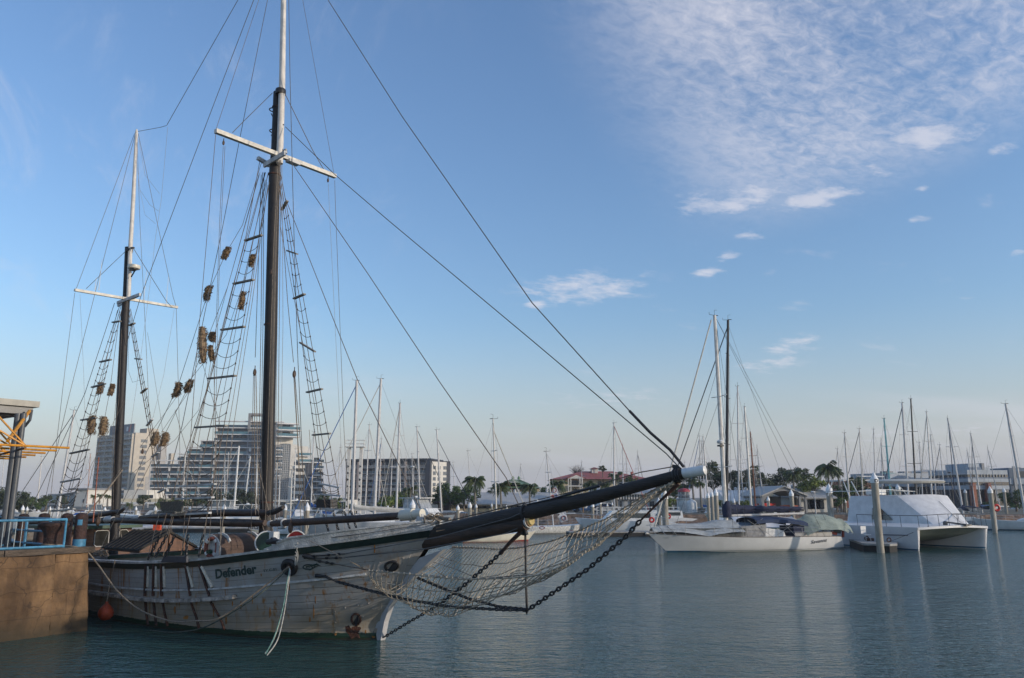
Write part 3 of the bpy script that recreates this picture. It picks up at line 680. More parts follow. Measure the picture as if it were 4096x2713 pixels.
m = MB(); m._lathe(S(517, 1008), [(.14, 0), (.145, .03), (.14, .13)], 14, Vector((0, 0, 1))); m.tube([S(505, 1003), S(520, 992), S(535, 992)], .045, 8); m.build('mast_cap', IRON, mm_, True)
X0 = S(515, 1195).x; m = MB(); m.bar(SX(298, 1160, X0), SX(710, 1230, X0), .11, .10); m.build('crosstree', MT['crosstree_cream'], mm_)
m = MB(); m.bar(S(470, 1212, -.2), S(560, 1178, -.2), .07, .12); m.bar(S(472, 1222, .15), S(555, 1180, .15), .07, .12); m.build('trestle_tree', WWHITE, mm_)
m = MB(); c = S(536, 1068, -.05); m._lathe(c, [(.23, -.08), (.25, -.02), (.24, .06), (.14, .09), (.0, .095)], 20, Vector((0, 0, 1))); rd = m.build('radar_dome', CREAM, mm_, True)
m = MB(); m.bar(c+Vector((-.2, 0, -.12)), c+Vector((.2, 0, -.12)), .2, .04); m.bar(c+Vector((.15, 0, -.14)), c+Vector((-.15, 0, -.4)), .04, .04); m.build('radar_bracket', IRON, rd)
for q in ((395, 1162, -1.2), (575, 1200, .6), (380, 1160, -1.35), (664, 1222, 1.4)):
    m = MB(); p = SX(q[0], q[1], X0); m.tube([p, p+Vector((0, 0, .12)), p+Vector((0, 0, 1.3 if q[0] in (395, 575, 664) else .5))], [.02, .012, .006], 5); m.build('antenna', WHITE, mm_)
# --- booms and gaffs ---
def spar(pts, rs, name, mt=SPARB):
    m_ = MB(); m_.tube(line(pts), rs, 12); return m_.build(name, mt, ship, True)
s1 = spar([(1060, 2092, -.25), (1000, 2093, -.3), (700, 2088, -.4), (420, 2080, -.45)], [.09, .125, .125, .10], 'fore_boom')
m = MB(); m.tube(line([(454, 2079, -.44), (424, 2079, -.45)]), .115, 12); m.build('white_tip', WWHITE, s1, True)
s2 = spar([(1075, 2052, -.2), (900, 2052, -.3), (720, 2060, -.35), (552, 2073, -.4)], [.11, .12, .115, .085], 'fore_gaff')
m = MB(); m.tube(line([(562, 2071, -.4), (534, 2074, -.4)]), .10, 12); m.build('white_tip', WWHITE, s2, True)
m = MB(); m.tube(line([(1075, 2052, -.3), (1100, 2048, -.32), (1132, 2032, -.3)]), [.09, .08, .06], 8); m.tube(line([(1075, 2052, .3), (1100, 2045, .32), (1135, 2028, .3)]), [.09, .08, .06], 8); m.build('gaff_jaws', SPAR, s2, True)
s3 = spar([(455, 2082, -.2), (340, 2085, -.3), (100, 2090, -.3)], [.11, .12, .11], 'mizzen_boom')
s4 = spar([(480, 2045, -.15), (430, 2054, -.25), (330, 2070, -.3), (150, 2095, -.3)], [.08, .10, .10, .08], 'mizzen_gaff')
m = MB(); m.tube(line([(470, 2052, -.25), (485, 2045, -.25), (498, 2034, -.22)]), [.09, .07, .05], 8); m.build('gaff_jaws', SPAR, s4, True)
s5 = spar([(1078, 2096, -.5), (1150, 2092, -.5), (1640, 2062, -.1)], [.085, .10, .10], 'staysail_boom')
m = MB(); m.tube(line([(1608, 2062, -.1), (1655, 2058, -.1)]), .15, 14); m.bar(S(1585, 2066, -.2), S(1625, 2062, -.2), .05, .06); m.tube(line([(1655, 2058, -.1), (1690, 2054, -.1)]), .12, 12); m.build('gooseneck', CREAM, s5, True)
m = MB(); m.tube([S(1682, 2092, -.1), S(1682, 2056, -.1)], [.12, .10], 12); m.build('boom_post', WWHITE, ship, True)
m = MB(); m.tube(line([(1078, 2096, -.5), (1088, 2095, -.5)]), .10, 10); m.torus(S(1137, 2093, -.5), (1, 0, 0), .11, .03, 12, 6); m.build('white_tip', WWHITE, s5, True)
# --- shroud ladders ---
def ladder(lt, lb, rt, rb, ft, fb, planks, nmid=3, w=.17):
    """four corner points (px,py,t): left top/bottom, right top/bottom"""
    LT, LB, RT, RB = S(*lt), S(*lb), S(*rt), S(*rb)
    CT, CB = (LT+RT)/2, (LB+RB)/2
    for a, b in ((LT, LB), (RT, RB), (CT, CB)):
        m_ = MB(); m_.tube([a, b], .0115, 5); m_.build('shroud', ROPED, ship)
    def fr(a, b, py):          # fraction whose photo height is py
        lo, hi = 0., 1.
        for _ in range(30):
            mid = (lo+hi)/2; q = toW(a.lerp(b, mid)); dd_ = q[1]*math.cos(TH)+(q[2]-EYE)*math.sin(TH)
            yy = CY+F*(-(q[2]-EYE)*math.cos(TH)+q[1]*math.sin(TH))/dd_
            if yy < py: lo = mid
            else: hi = mid
        return lo
    fs_ = [(fr(LT, LB, a), fr(RT, RB, b)) for a, b in planks]
    for i, (fl, fr_) in enumerate(fs_):
        a, b = LT.lerp(LB, fl), RT.lerp(RB, fr_); d_ = (b-a).normalized()
        m_ = MB(); m_.bar(a-d_*.12, b+d_*.12, .10, .05); m_.build('rung', WWHITE if i > len(fs_)-4 else mat('grey_rung', (.24, .22, .19), .8, .3, 8), ship)
        if i+1 < len(fs_):
            gl, gr = fs_[i+1]
            for k in range(1, nmid+1):
                u = k/(nmid+1); a2, b2 = LT.lerp(LB, lerp(fl, gl, u)), RT.lerp(RB, lerp(fr_, gr, u)); c2 = (a2+b2)/2
                sgd = .10+.10*random.random()
                pts_ = [a2.lerp(b2, t_)+Vector((0, 0, -4*sgd*(a2-b2).length*t_*(1-t_))) for t_ in (0, .2, .4, .6, .8, 1)]
                m_ = MB(); m_.tube(pts_, .0095, 5); m_.ell(a2, (.025, .025, .035), 6, 4); m_.ell(b2, (.025, .025, .035), 6, 4); m_.build('ratline', mat('ratline_rope', (.075, .06, .05), .9, .3, 12), ship)
ladder((1062, 690, -.15), (652, 2225, -2.85), (1085, 690, -.1), (800, 2215, -2.85), 0, 0,
       [(960, 944), (1134, 1121), (1319, 1308), (1514, 1504), (1710, 1703), (1946, 1937), (1996, 1990), (2060, 2052)])
ladder((1112, 690, .15), (1318, 2150, 2.75), (1122, 690, .1), (1385, 2140, 2.75), 0, 0,
       [(832, 812), (1006, 1014), (1192, 1180), (1376, 1402), (1568, 1558), (1740, 1735), (1936, 1950), (1978, 1984), (2036, 2040)])
ladder((478, 1225, -.12), (180, 2150, -2.8), (490, 1225, -.1), (262, 2150, -2.8), 0, 0,
       [(1289, 1286), (1447, 1440), (1548, 1537), (1680, 1672), (1813, 1800), (1928, 1915), (1982, 1970), (2045, 2036)], 3)
ladder((512, 1235, .12), (668, 2140, 2.6), (522, 1235, .1), (690, 2140, 2.6), 0, 0,
       [(1300, 1295), (1436, 1437), (1569, 1558), (1698, 1682), (1824, 1814), (1968, 1958)], 3)
# deadeye chains near side
for q in (((812, 2140, -2.8), (795, 2225, -2.85)), ((752, 2140, -2.8), (742, 2225, -2.85)), ((700, 2140, -2.8), (662, 2225, -2.85)), ((668, 2140, -2.8), (622, 2228, -2.85)), ((642, 2140, -2.8), (592, 2238, -2.85))):
    chain([S(*q[0]), S(*q[1])], .10, .02, 'shroud_chain')
for q in ((1322, 2150), (1362, 2144), (1406, 2138), (1432, 2134)): chain([S(q[0]-28, q[1]-90, 2.6), S(q[0], q[1], 2.7)], .10, .018, 'shroud_chain')
m = MB(); m.prism([S(655, 2226, -2.8), S(745, 2226, -2.8), S(745, 2250, -2.8), S(643, 2250, -2.8)], (0, .06, 0)); m.build('chain_guard', mat('guard_dark', (.05, .055, .07), .6, .2, 4), ship)
# baggywrinkle
def bag(px, py, ln, dx, t, r_=.13, n_=900):
    a = S(px+dx/2, py-ln/2, t); b = S(px-dx/2, py+ln/2, t); d_ = (b-a); rr = random.Random(int(px*7+py)); mb = MB()
    mb.tube([a, a.lerp(b, .15), a.lerp(b, .5), a.lerp(b, .85), b], [r_*.3, r_*.62, r_*.7, r_*.6, r_*.25], 8)
    dn = d_.normalized()
    for i in range(n_):
        u = rr.random(); ang = rr.random()*6.283; e = Vector((math.cos(ang), math.sin(ang), rr.uniform(-.5, .3)))
        lump = .75+.35*math.sin(u*9+px)*math.sin(ang+u*4)
        rad = r_*(.55+.5*math.sin(math.pi*min(1, max(0, u*.94+.03)))**.5)*lump
        p = a.lerp(b, u)+e*rad*rr.uniform(.65, 1.0); q = p+e*rr.uniform(.02, .06)+dn*rr.uniform(-.01, .05)
        s_ = Vector((rr.uniform(-1, 1), rr.uniform(-1, 1), rr.uniform(-1, 1)))*.018
        mb.add([p-s_, p+s_, q], [(0, 1, 2)])
    mb.build('baggywrinkle', BAGG, ship)
for q in ((905, 1011, 48, 16, -1.1, .12), (832, 1172, 58, 20, -1.4, .13), (811, 1380, 145, -6, -1.8, .17), (850, 1346, 36, 0, -1.5, .12), (845, 1412, 62, -4, -1.5, .10), (709, 1558, 58, 16, -2.2, .13), (756, 1543, 50, 18, -2.0, .12), (1008, 1041, 48, 12, -.7, .09), (969, 1202, 72, 10, -1.0, .10),
          (401, 1552, 44, 8, -1.0, .13), (446, 1558, 46, 8, -.7, .11), (367, 1700, 76, 12, -1.5, .19), (413, 1704, 76, 12, -1.2, .19), (621, 1755, 56, 10, 1.6, .19), (658, 1757, 54, 18, 1.5, .19)):
    bag(*q)
# --- stays and running rigging, photo survey points on ship planes ---
RG = [
 ([(1312, 0), (1609, 467), (2128, 1211), (2518, 1644)], .014, 'B'), ([(2518, 1644), (2600, 1730), (2680, 1800), (2735, 1868)], .032, 'N'),
 ([(1142, 508), (1341, 700), (1557, 885), (2128, 1362), (2665, 1815), (2715, 1868)], .013, 'B'),
 ([(1177, 666), (1471, 1094), (1760, 1530), (2025, 1912), (2075, 2020)], .012, 'D'),
 ([(1140, 790), (1430, 1520), (1700, 2075), (1712, 2110)], .012, 'D'),
 ([(952, 0), (668, 500)], .012, 'B'), ([(668, 502), (640, 510), (552, 526)], .011, 'B'),
 ([(1015, 0), (860, 405), (562, 1190), (505, 1380)], .012, 'B'),
 ([(1035, 0), (865, 515, -2.45)], .008, 'D'), ([(863, 535, -2.45), (832, 900, -2.5), (789, 1391, -2.7), (728, 2215, -2.85)], .009, 'D'),
 ([(1070, 0), (961, 545, -.4), (892, 900, -1.0), (807, 1311, -1.8), (729, 1700, -2.4), (590, 2235, -2.85)], .011, 'B'),
 ([(893, 585, -2.3), (878, 900, -2.3), (868, 1200, -2.3), (850, 1800, -2.4), (815, 2200, -2.5)], .007, 'D'), ([(900, 585, -2.3), (884, 900, -2.3), (873, 1200, -2.3), (860, 1800, -2.4), (835, 2200, -2.5)], .007, 'D'),
 ([(1155, 0), (1160, 300), (1175, 900, .6), (1190, 1400, 1.4), (1222, 2120, 2.6)], .012, 'B'),
 ([(1211, 0), (1335, 690, 2.4)], .007, 'D'), ([(1339, 722, 2.4), (1341, 800, 2.4), (1375, 1700, 2.5), (1396, 2100, 2.6)], .008, 'D'),
 ([(1313, 735, 2.2), (1316, 800, 2.2), (1360, 1700, 2.4), (1378, 2110, 2.5)], .006, 'L'),
 ([(1090, 372), (978, 482, -1.4), (930, 531, -1.9)], .012, 'B'), ([(1136, 367), (1250, 600, 1.6), (1294, 677, 2.0)], .014, 'B'),
 ([(1045, 700, -.1), (1021, 1430, -.5)], .011, 'B'), ([(1019, 1500, -.5), (1018, 1800, -.5), (1022, 2060, -.5)], .012, 'T'), ([(1024, 1500, -.5), (1030, 1800, -.5), (1034, 2060, -.5)], .012, 'T'), ([(1014, 1500, -.5), (1006, 1900, -.5), (1005, 2150, -.6)], .009, 'D'),
 ([(1120, 760, .1), (1150, 1200, .6), (1174, 1450, .9)], .011, 'D'), ([(1175, 1510, .9), (1190, 1750, 1.3), (1205, 2130, 1.8)], .011, 'T'), ([(1180, 1510, .9), (1200, 1750, 1.3), (1232, 2125, 2.2)], .011, 'D'), ([(1178, 1510, .9), (1197, 1850, 1.3), (1222, 2125, 2.0)], .009, 'T'),
 ([(1113, 640, -.3), (1094, 1000, -.4), (1062, 2080, -.5)], .009, 'T'), ([(1118, 640, -.25), (1104, 1000, -.35), (1080, 2080, -.4)], .009, 'T'), ([(1121, 640, -.2), (1113, 1000, -.25), (1098, 2080, -.2)], .009, 'T'), ([(1124, 640, -.1), (1117, 1300, -.1), (1108, 2150, .1)], .010, 'D'), ([(1128, 640, .1), (1132, 1300, .3), (1118, 2090, .5)], .008, 'L'),
 ([(1050, 690, -.2), (1044, 1300, -.3), (1036, 1800, -.35), (1044, 2000, -.4)], .011, 'D'), ([(1056, 690, -.2), (1052, 1300, -.3), (1044, 1800, -.35), (1052, 2040, -.4)], .011, 'B'),
 ([(1040, 640, -.3), (985, 940, -.9), (840, 1520, -1.8), (720, 1880, -2.2), (614, 2228, -2.85)], .011, 'D'), ([(1046, 650, -.3), (970, 900, -.8), (905, 1011, -1.1), (832, 1172, -1.5), (712, 1545, -2.0), (400, 2200, -2.8)], .009, 'B'),
 ([(1040, 690, -.3), (910, 1150, -1.2), (756, 1543, -2.0), (450, 2160, -2.6)], .008, 'D'), ([(1060, 690, -.1), (930, 1150, -1.1), (815, 1600, -1.7), (665, 2150, -2.4)], .009, 'D'),
 ([(1035, 700, -.2), (860, 1330, -1.4), (820, 1600, -1.6), (745, 2060, -1.8)], .008, 'T'), ([(1062, 720, -.1), (985, 1100, -.6), (880, 1650, -1.2), (842, 2060, -1.5)], .008, 'D'),
 ([(1068, 730, -.1), (1000, 1200, -.5), (915, 1700, -1.2), (885, 1950, -1.6), (880, 2220, -2.2)], .009, 'T'), ([(1072, 740, -.1), (1010, 1200, -.5), (935, 1700, -1.2), (875, 2230, -2.3)], .009, 'T'),
 ([(855, 1440, -1.6), (862, 1800, -1.8), (868, 2050, -2)], .008, 'T'), ([(830, 1430, -1.7), (795, 1640, -1.9), (700, 1760, -2), (520, 1900, -1.8)], .006, 'D'),
 ([(700, 1640, -2.0), (775, 1900, -2.2), (790, 2060, -2.3)], .007, 'D'), ([(812, 1460, -1.8), (880, 1700, -2.0), (870, 2060, -2.2)], .007, 'D'),
 ([(1100, 2160, -.4), (1060, 1980, -.3), (1030, 1850, -.3)], .012, 'T'), ([(1068, 2160, -.3), (1030, 2040, -.3), (1022, 1960, -.4)], .012, 'T'),
 # mizzen
 ([(506, 1002), (345, 1155, -1.6)], .011, 'B'), ([(534, 994), (662, 1200, 1.5), (686, 1228, 1.7)], .012, 'B'),
 ([(538, 535), (305, 1155, -2.0)], .009, 'D'), ([(299, 1172, -2.05), (260, 1480, -2.2), (225, 1781, -2.5), (185, 2150, -2.75)], .008, 'D'),
 ([(540, 540), (386, 1150, -1.3), (270, 1609, -2.2), (180, 2000, -2.6)], .009, 'D'),
 ([(553, 535), (692, 1186, 1.6), (704, 1225, 2.0)], .009, 'D'), ([(705, 1236, 2.0), (715, 1609, 2.2), (725, 2080, 2.5)], .009, 'D'), ([(697, 1240, 1.9), (655, 1500, 1.6), (520, 2030, 1.0)], .006, 'L'),
 ([(549, 570), (560, 900, .2), (577, 1225, .6), (595, 1609, 1.2), (625, 2060, 2.0)], .008, 'D'),
 ([(671, 508), (645, 800, .2), (622, 950, .3)], .006, 'L'), ([(622, 950, .3), (600, 1140, .3), (560, 1450, .3), (515, 1760, 0)], .006, 'L'),
 ([(545, 640), (560, 760), (600, 820), (635, 845)], .006, 'L'), ([(555, 560), (580, 700), (638, 775)], .006, 'L'), ([(560, 760), (580, 860), (622, 895)], .005, 'L'),
 ([(320, 1180, -1.9), (335, 1500, -1.9), (345, 1900, -1.9)], .005, 'L'),
 ([(458, 1213, -.2), (339, 1575, -1.4), (225, 1822, -2.2), (0, 2290, -2.9)], .012, 'B'), ([(480, 1247, -.2), (440, 1560, -.6), (413, 1704, -1.2), (350, 1960, -2), (290, 2150, -2.6)], .009, 'D'),
 ([(470, 1240, -.2), (401, 1552, -1.0), (367, 1700, -1.5), (300, 1900, -2.2), (240, 2150, -2.7)], .009, 'D'), ([(484, 1247, -.1), (465, 1600, -.4), (452, 1730, -.5), (445, 2040, -.7)], .009, 'D'), ([(490, 1247, -.1), (475, 1600, -.3), (460, 1730, -.4), (452, 2040, -.6)], .009, 'D'),
 ([(508, 1240, .1), (545, 1440, .6), (600, 1750, 1.5), (640, 2010, 2.3)], .008, 'D'), ([(520, 1240, .1), (512, 1480, .3), (530, 1530, .4), (562, 1520, .5)], .006, 'B'),
 ([(590, 1330, .6), (640, 1650, 1.4), (690, 2000, 2.2)], .006, 'D'), ([(500, 1600, -.1), (345, 1900, -.8), (210, 2100, -1.2)], .006, 'D'),
 ([(490, 1880, -.2), (430, 1960, -.8), (345, 2060, -1.4)], .028, 'T'), ([(486, 1872, -.2), (420, 1965, -.8), (400, 2090, -1.4)], .009, 'T'), ([(470, 2080, -.5), (478, 2110, -.5), (490, 2165, -.5)], .02, 'T'),
 ([(560, 1790, .5), (720, 1570, 0), (905, 1340, -.6), (985, 1100, -1.0)], .007, 'D'), ([(645, 1730, 1.5), (760, 1560, 0)], .007, 'D'),
 ([(395, 1830, -1), (372, 2090, -1.6)], .02, 'O'), ([(1237, 1720, 2.2), (1262, 2135, 2.5)], .009, 'T'), ([(1120, 900, .2), (1262, 1640, 1.9), (1300, 1990, 2.5)], .009, 'D'),
]
RMAT = {'B': WIRE, 'D': ROPED, 'T': ROPE, 'L': WIREL, 'N': IRON, 'O': mat('orange_rope', (.35, .12, .07), .8, .2, 6)}
for pts, r_, k in RG: stay(pts, r_, RMAT[k], 'stay' if k in 'BN' else 'rope')
for q in ((1019, 1490, -.5, .10), (1177, 1497, .9, .11), (894, 572, -2.3, .07), (1312, 722, 2.2, .07), (570, 1806, 1.0, .09), (1162, 2112, -.6, .13), (392, 2085, -1.6, .14), (1084, 1090, -.3, .05)):
    m = MB(); c = S(*q[:3]); m.ell(c, (q[3]*.5, q[3]*.6, q[3]*1.2), 8, 8); m.tube([c, c+Vector((0, 0, q[3]*2.2))], .015, 5); m.build('pulley_block', mat('block_wood', (.07, .04, .025), .6, .3, 8), ship, True)
# nav light boxes
m = MB(); m.prism([S(638, 2008, -2.75), S(727, 2004, -2.75), S(727, 2045, -2.75), S(646, 2050, -2.75)], (0, .06, 0)); m.box(S(684, 2049, -2.85), (.9, .3, .05)); m.build('sidelight_board', mat('board_black', (.015, .02, .022), .35, .5, 6, bump=.4), ship, label='black board with navigation light on the near shrouds')
m = MB(); m.prism([S(1265, 1998, 2.6), S(1322, 1998, 2.6), S(1322, 2032, 2.6), S(1265, 2032, 2.6)], (0, .3, 0)); m.build('sidelight_board', BLACK, ship, label='black box on the far shrouds')
# --- deck houses ---
def boxl(mb, x0, x1, y0, y1, z0, z1): mb.box(((x0+x1)/2, (y0+y1)/2, (z0+z1)/2), (abs(x1-x0), abs(y1-y0), abs(z1-z0)))
CW_ = 1.25; tA, tB = S(443, 2226, -CW_), S(838, 2203, -CW_); zt = (tA.z+tB.z)/2
def slopebox(mb, x0, x1, w_, za, zb, ha, hb_): mb.add([(x0, -w_, za), (x1, -w_, zb), (x1, w_, zb), (x0, w_, za), (x0, -w_, ha), (x1, -w_, hb_), (x1, w_, hb_), (x0, w_, ha)], [(0, 3, 2, 1), (4, 5, 6, 7), (0, 1, 5, 4), (1, 2, 6, 5), (2, 3, 7, 6), (3, 0, 4, 7)])
m = MB(); slopebox(m, tA.x, tB.x, CW_, 1.1, 1.1, tA.z-.08, tB.z-.08); ck = m.build('trunk_cabin', mat('cabin_cream', (.52, .47, .38), .5, .2, 3), ship)
m = MB(); slopebox(m, tA.x-.08, tB.x+.08, CW_+.07, tA.z-.079, tB.z-.079, tA.z+.02, tB.z+.02); m.build('cabin_edge', GREENR, ck)
m = MB(); slopebox(m, tA.x-.02, tB.x+.02, CW_+.01, tA.z+.021, tB.z+.021, tA.z+.035, tB.z+.035); m.build('cabin_top', ROOFW, ck)
m = MB(); boxl(m, tA.x-2.2, tA.x-.09, -1.6, 1.6, 1.1, tA.z-.10); m.build('aft_locker', mat('locker_brown', (.16, .14, .12), .7, .3, 4), ship)
for i in range(3): m = MB(); m.box((tA.x+1.0+i*1.3, -CW_-.01, tA.z-.22), (.5, .04, .12)); m.build('cabin_vent', WHITE, ck)
# gabled hatch house
gx = S(678, 2131, 0).x; zr = S(678, 2131, 0).z; e0 = SX(560, 2193, gx); e1 = SX(790, 2189, gx); ze = (e0.z+e1.z)/2; L_ = 2.5
w0 = max(-1.22, e0.y); w1 = -w0; zb = zt-.05
m = MB(); m.prism([(gx, w0, zb), (gx, w1, zb), (gx, w1, ze), (gx, 0, zr), (gx, w0, ze)], (-L_, 0, 0)); hh = m.build('hatch_house', VARN, ship, label='varnished gabled deck hatch')
m = MB()
for sgn in (w0, w1):
    a = Vector((gx+.08, 0, zr+.035)); b = Vector((gx+.08, sgn*1.07, ze-.02)); m.prism([a, b, b-Vector((0, 0, .05)), a-Vector((0, 0, .05))], (-L_-.16, 0, 0))
    for k in range(9):
        x = gx+.02-k*(L_/8.2); m.bar(Vector((x, 0, zr+.06)), Vector((x, sgn*1.06, ze+.0)), .045, .035)
m.build('hatch_roof', ROOFW, hh)
m = MB()
for y in (0, w0*.55, w1*.55): m.bar((gx+.012, y, zb), (gx+.012, y, lerp(zr, ze, abs(y)/abs(w0))-.05), .09, .03, (0, 1, 0))
m.build('hatch_battens', mat('varnish_light', (.15, .055, .018), .4, .3, 4), hh)
# wheelhouse
wx = -15.9; a = SX(545, 2100, wx); b = SX(345, 2100, wx-.2); zw = 2.50
wl, wr = SX(352, 2140, wx).y, SX(528, 2140, wx).y
wl = -1.3; wr = 1.3
m = MB(); boxl(m, wx-2.6, wx, wl, wr, 1.2, zw); wh = m.build('wheelhouse', VARN, ship, label='varnished wheelhouse with green roof edge')
m = MB(); boxl(m, wx-2.9, wx+.35, wl-.3, wr+.25, zw+.001, zw+.12); m.build('wheelhouse_roof', GREENR, wh)
for x0, x1 in ((373, 437), (470, 513)):
    p0, p1 = SX(x0, 2187, wx), SX(x1, 2116, wx); m = MB(); z0, z1 = max(1.55, p0.z), min(zw-.08, p1.z)
    def rr_(q, o): return [Vector((wx+o, y, z)) for y, z in q]
    y0, y1 = p0.y, p1.y; r_ = .08
    q = [(y0+r_, z0), (y1-r_, z0), (y1, z0+r_), (y1, z1-r_), (y1-r_, z1), (y0+r_, z1), (y0, z1-r_), (y0, z0+r_)]
    m.prism(rr_(q, .004), (.02, 0, 0)); wn = m.build('wheelhouse_window', mat('wheelhouse_glass', (.02, .02, .018), .6, .5, 3, spec=.1), wh)
    m = MB(); m.tube(rr_(q+[q[0]], .03), .018, 6); m.build('window_frame', ALU, wn)
m = MB(); m.prism([(wx-.8, wl-.004, 1.75), (wx-1.8, wl-.004, 1.75), (wx-1.8, wl-.004, 2.35), (wx-.8, wl-.004, 2.35)], (0, -.02, 0)); m.build('wheelhouse_window', MT['wheelhouse_glass'], wh)
# round-topped companion hood
yN = -1.15; yF = .45; xa = S(832, 2180, yN).x; hz0 = S(880, 2226, yN).z; topz = S(832, 2137, yN).z; rx = max(.4, S(880, 2226, yN).x-xa)
prof = [Vector((xa, 0, hz0-.3)), Vector((xa, 0, topz-.04))]+[Vector((xa+.05+rx*math.sin(t_)**.9, 0, hz0+(topz-hz0)*max(0, math.cos(t_))**.7)) for t_ in [i*math.pi/2/9 for i in range(10)]]+[Vector((xa+.05+rx, 0, hz0-.3))]
m = MB(); m.prism([p+Vector((0, yN, 0)) for p in prof], (0, yF-yN, 0)); hd = m.build('companion_hood', TEAK, ship, True, label='round-topped wooden companionway hood')
m = MB(); m.prism([p+Vector((0, yN-.05, 0)) for p in prof], (0, .045, 0)); m.build('hood_side', WWHITE, hd)
for yy in (-.85, .2):
    m = MB(); P = [p+Vector((0, yy, 0)) for p in prof[2:9]]; 
    for p_, q_, k in zip(P, P[1:], range(99)): m.bar(p_+Vector((.02, 0, .02)), q_+Vector((.02, 0, .02)), .05, .05+.06*math.sin(math.pi*k/9))
    m.build('hood_bracket', WHITE, hd)
# cowl ventilators
def cowl(px, py, t, r_, dirv, inner, lab):
    c = S(px, py, t); d_ = Vector(dirv).normalized(); m_ = MB()
    back = c-d_*r_*.9; P = [c, c-d_*r_*.25, c-d_*r_*.7+Vector((0, 0, -.03)), back+Vector((0, 0, -r_*.55)), back+Vector((0, 0, -r_*1.3)), back+Vector((0, 0, -r_*2.2))]
    m_.tube(P, [r_, r_*.97, r_*.86, r_*.70, r_*.52, r_*.5], 22); cw = m_.build('cowl_ventilator', WHITE, ship, True, label=lab)
    m_ = MB(); m_._lathe(c, [(r_*.94, .004), (r_*.9, .006), (.002, .007)], 22, d_); m_.build('cowl_inside', inner, cw)
    m_ = MB(); m_.torus(c, d_, r_, .022, 24, 6); m_.build('cowl_lip', WHITE, cw, True)
cowl(1065, 2170, -.9, .31, (.72, -.62, .05), mat('cowl_green', (.006, .035, .022), .4, .3, 3), 'white cowl ventilator with dark green mouth')
cowl(1184, 2164, .4, .30, (.62, -.78, -.02), mat('cowl_red', (.17, .004, .004), .4, .3, 3), 'white cowl ventilator with red mouth')
# cathead with anchor stock
m = MB(); m.bar(S(1098, 2168, -1.2), S(1185, 2176, -1.6), .16, .17); m.box(S(1097, 2146, -1.2), (.2, .2, .26)); m.build('cathead', WHITE, ship)
m = MB(); m.tube([S(1072, 2168, -1.75), S(1110, 2164, -1.8), S(1180, 2168, -1.85)], [.08, .045, .03], 8); m.prism([S(1066, 2176, -1.8), S(1084, 2150, -1.8), S(1098, 2160, -1.8), S(1090, 2178, -1.8)], (0, .14, 0)); m.torus(S(1158, 2166, -1.85), (0, 1, 0), .06, .02, 12, 6); m.build('anchor', IRON, ship, True)
m = MB(); m.tube([S(1180, 2168, -1.85), S(1474, 2133, -1.2), S(1750, 2090, -.25)], .012, 5); m.build('rail_wire', WIRE, ship)
m = MB(); rr = random.Random(2)
m.tube([S(1184+rr.uniform(-7, 7), 2170+k*5.5, -2.05) for k in range(14)], .012, 5)
for k in range(5): m.torus(hp(1184+rr.uniform(-3, 3), 2225+k*3, .08), (.2, 1, 0), .07, .010, 14, 4, ((0, 0, 1), 2.3))
m.build('coiled_line', ROPEW, ship)
m = MB(); m.tube([S(1236, 2162, -1.9), S(1400, 2245, -1.8), hp(1470, 2283, .1)], .010, 5); m.build('rope', ROPE, ship)
# deck clutter
m = MB(); rr = random.Random(9)
for k in range(16): m.torus(S(rr.uniform(1690, 1760), rr.uniform(2066, 2082), rr.uniform(-.3, .3)), (rr.uniform(-1, 1), rr.uniform(-1, 1), rr.uniform(-1, 1)), rr.uniform(.05, .11), .018, 12, 5)
m.tube(line([(1700, 2070, .2), (1760, 2074, .1), (1800, 2078, 0)]), .05, 7); m.build('rope_heap', ROPE, ship)
m = MB()
for k in range(24): m.torus(S(rr.uniform(345, 428), rr.uniform(2208, 2220), rr.uniform(-1.6, -1.2)), (rr.uniform(-1, 1), rr.uniform(-1, 1), rr.uniform(0, 1)), rr.uniform(.06, .14), .02, 12, 5)
m.build('rope_heap', ROPE, ship)
# things lying on / hanging from the ship
lb = S(846, 2190, -1.22)
lbw = toW(lb); t_ = T('life_ring', 'faded red and white life ring hung on the wooden hood of the ship', 'life ring', tuple(lbw), SA)
m = MB(); m.torus((0, 0, 0), (-.35, 1, 0), .21, .06, 28, 10, ((0, 0, 1), 1.25)); m.build('ring', mat('faded_red', (.26, .075, .05), .7, .35, 6), t_, True)
for k in range(4):
    a = math.pi/4+k*math.pi/2; m = MB(); ax = Vector((-.35, 1, 0)).normalized(); w_ = ax.cross(Vector((0, 0, 1)))
    c = Vector((0, 0, 1))*math.cos(a)*.26+w_*math.sin(a)*.21; m._lathe(c-(Vector((0, 0, 1))*-math.sin(a)+w_*math.cos(a)).normalized()*.05, [(.07, 0), (.07, .10)], 12, (Vector((0, 0, 1))*-math.sin(a)+w_*math.cos(a)).normalized()); m.build('white_band', WHITE, t_, True)
fbp = S(423, 2452, -3.05); fbw = toW(fbp)
t_ = T('buoy_fender', 'orange ball fender hanging in the shadow between ship and quay', 'fender', tuple(fbw), 0)
m = MB(); m.lathe((0, 0, 0), [(.0, -.22), (.12, -.19), (.2, -.1), (.225, 0), (.2, .1), (.12, .2), (.05, .27), (.04, .33)], 18); m.build('float', mat('shaded_orange', (.36, .05, .012), .6, .3, 5), t_, True)  # orange darkened in the colour for the shadow beside the hull
m = MB(); m.tube([toW(fbp+Vector((0, 0, .33))), toW(S(440, 2330, -2.92)), toW(S(460, 2242, -2.95))], .014, 5); m.build('lanyard', ROPE, t_, world=True)
def rope(name, lab, pts, r_, mt, cat='rope'):
    m_ = MB(); m_.tube(pts, r_, 6); o = m_.build(name, mt, None, True); return tag(o, lab, cat)
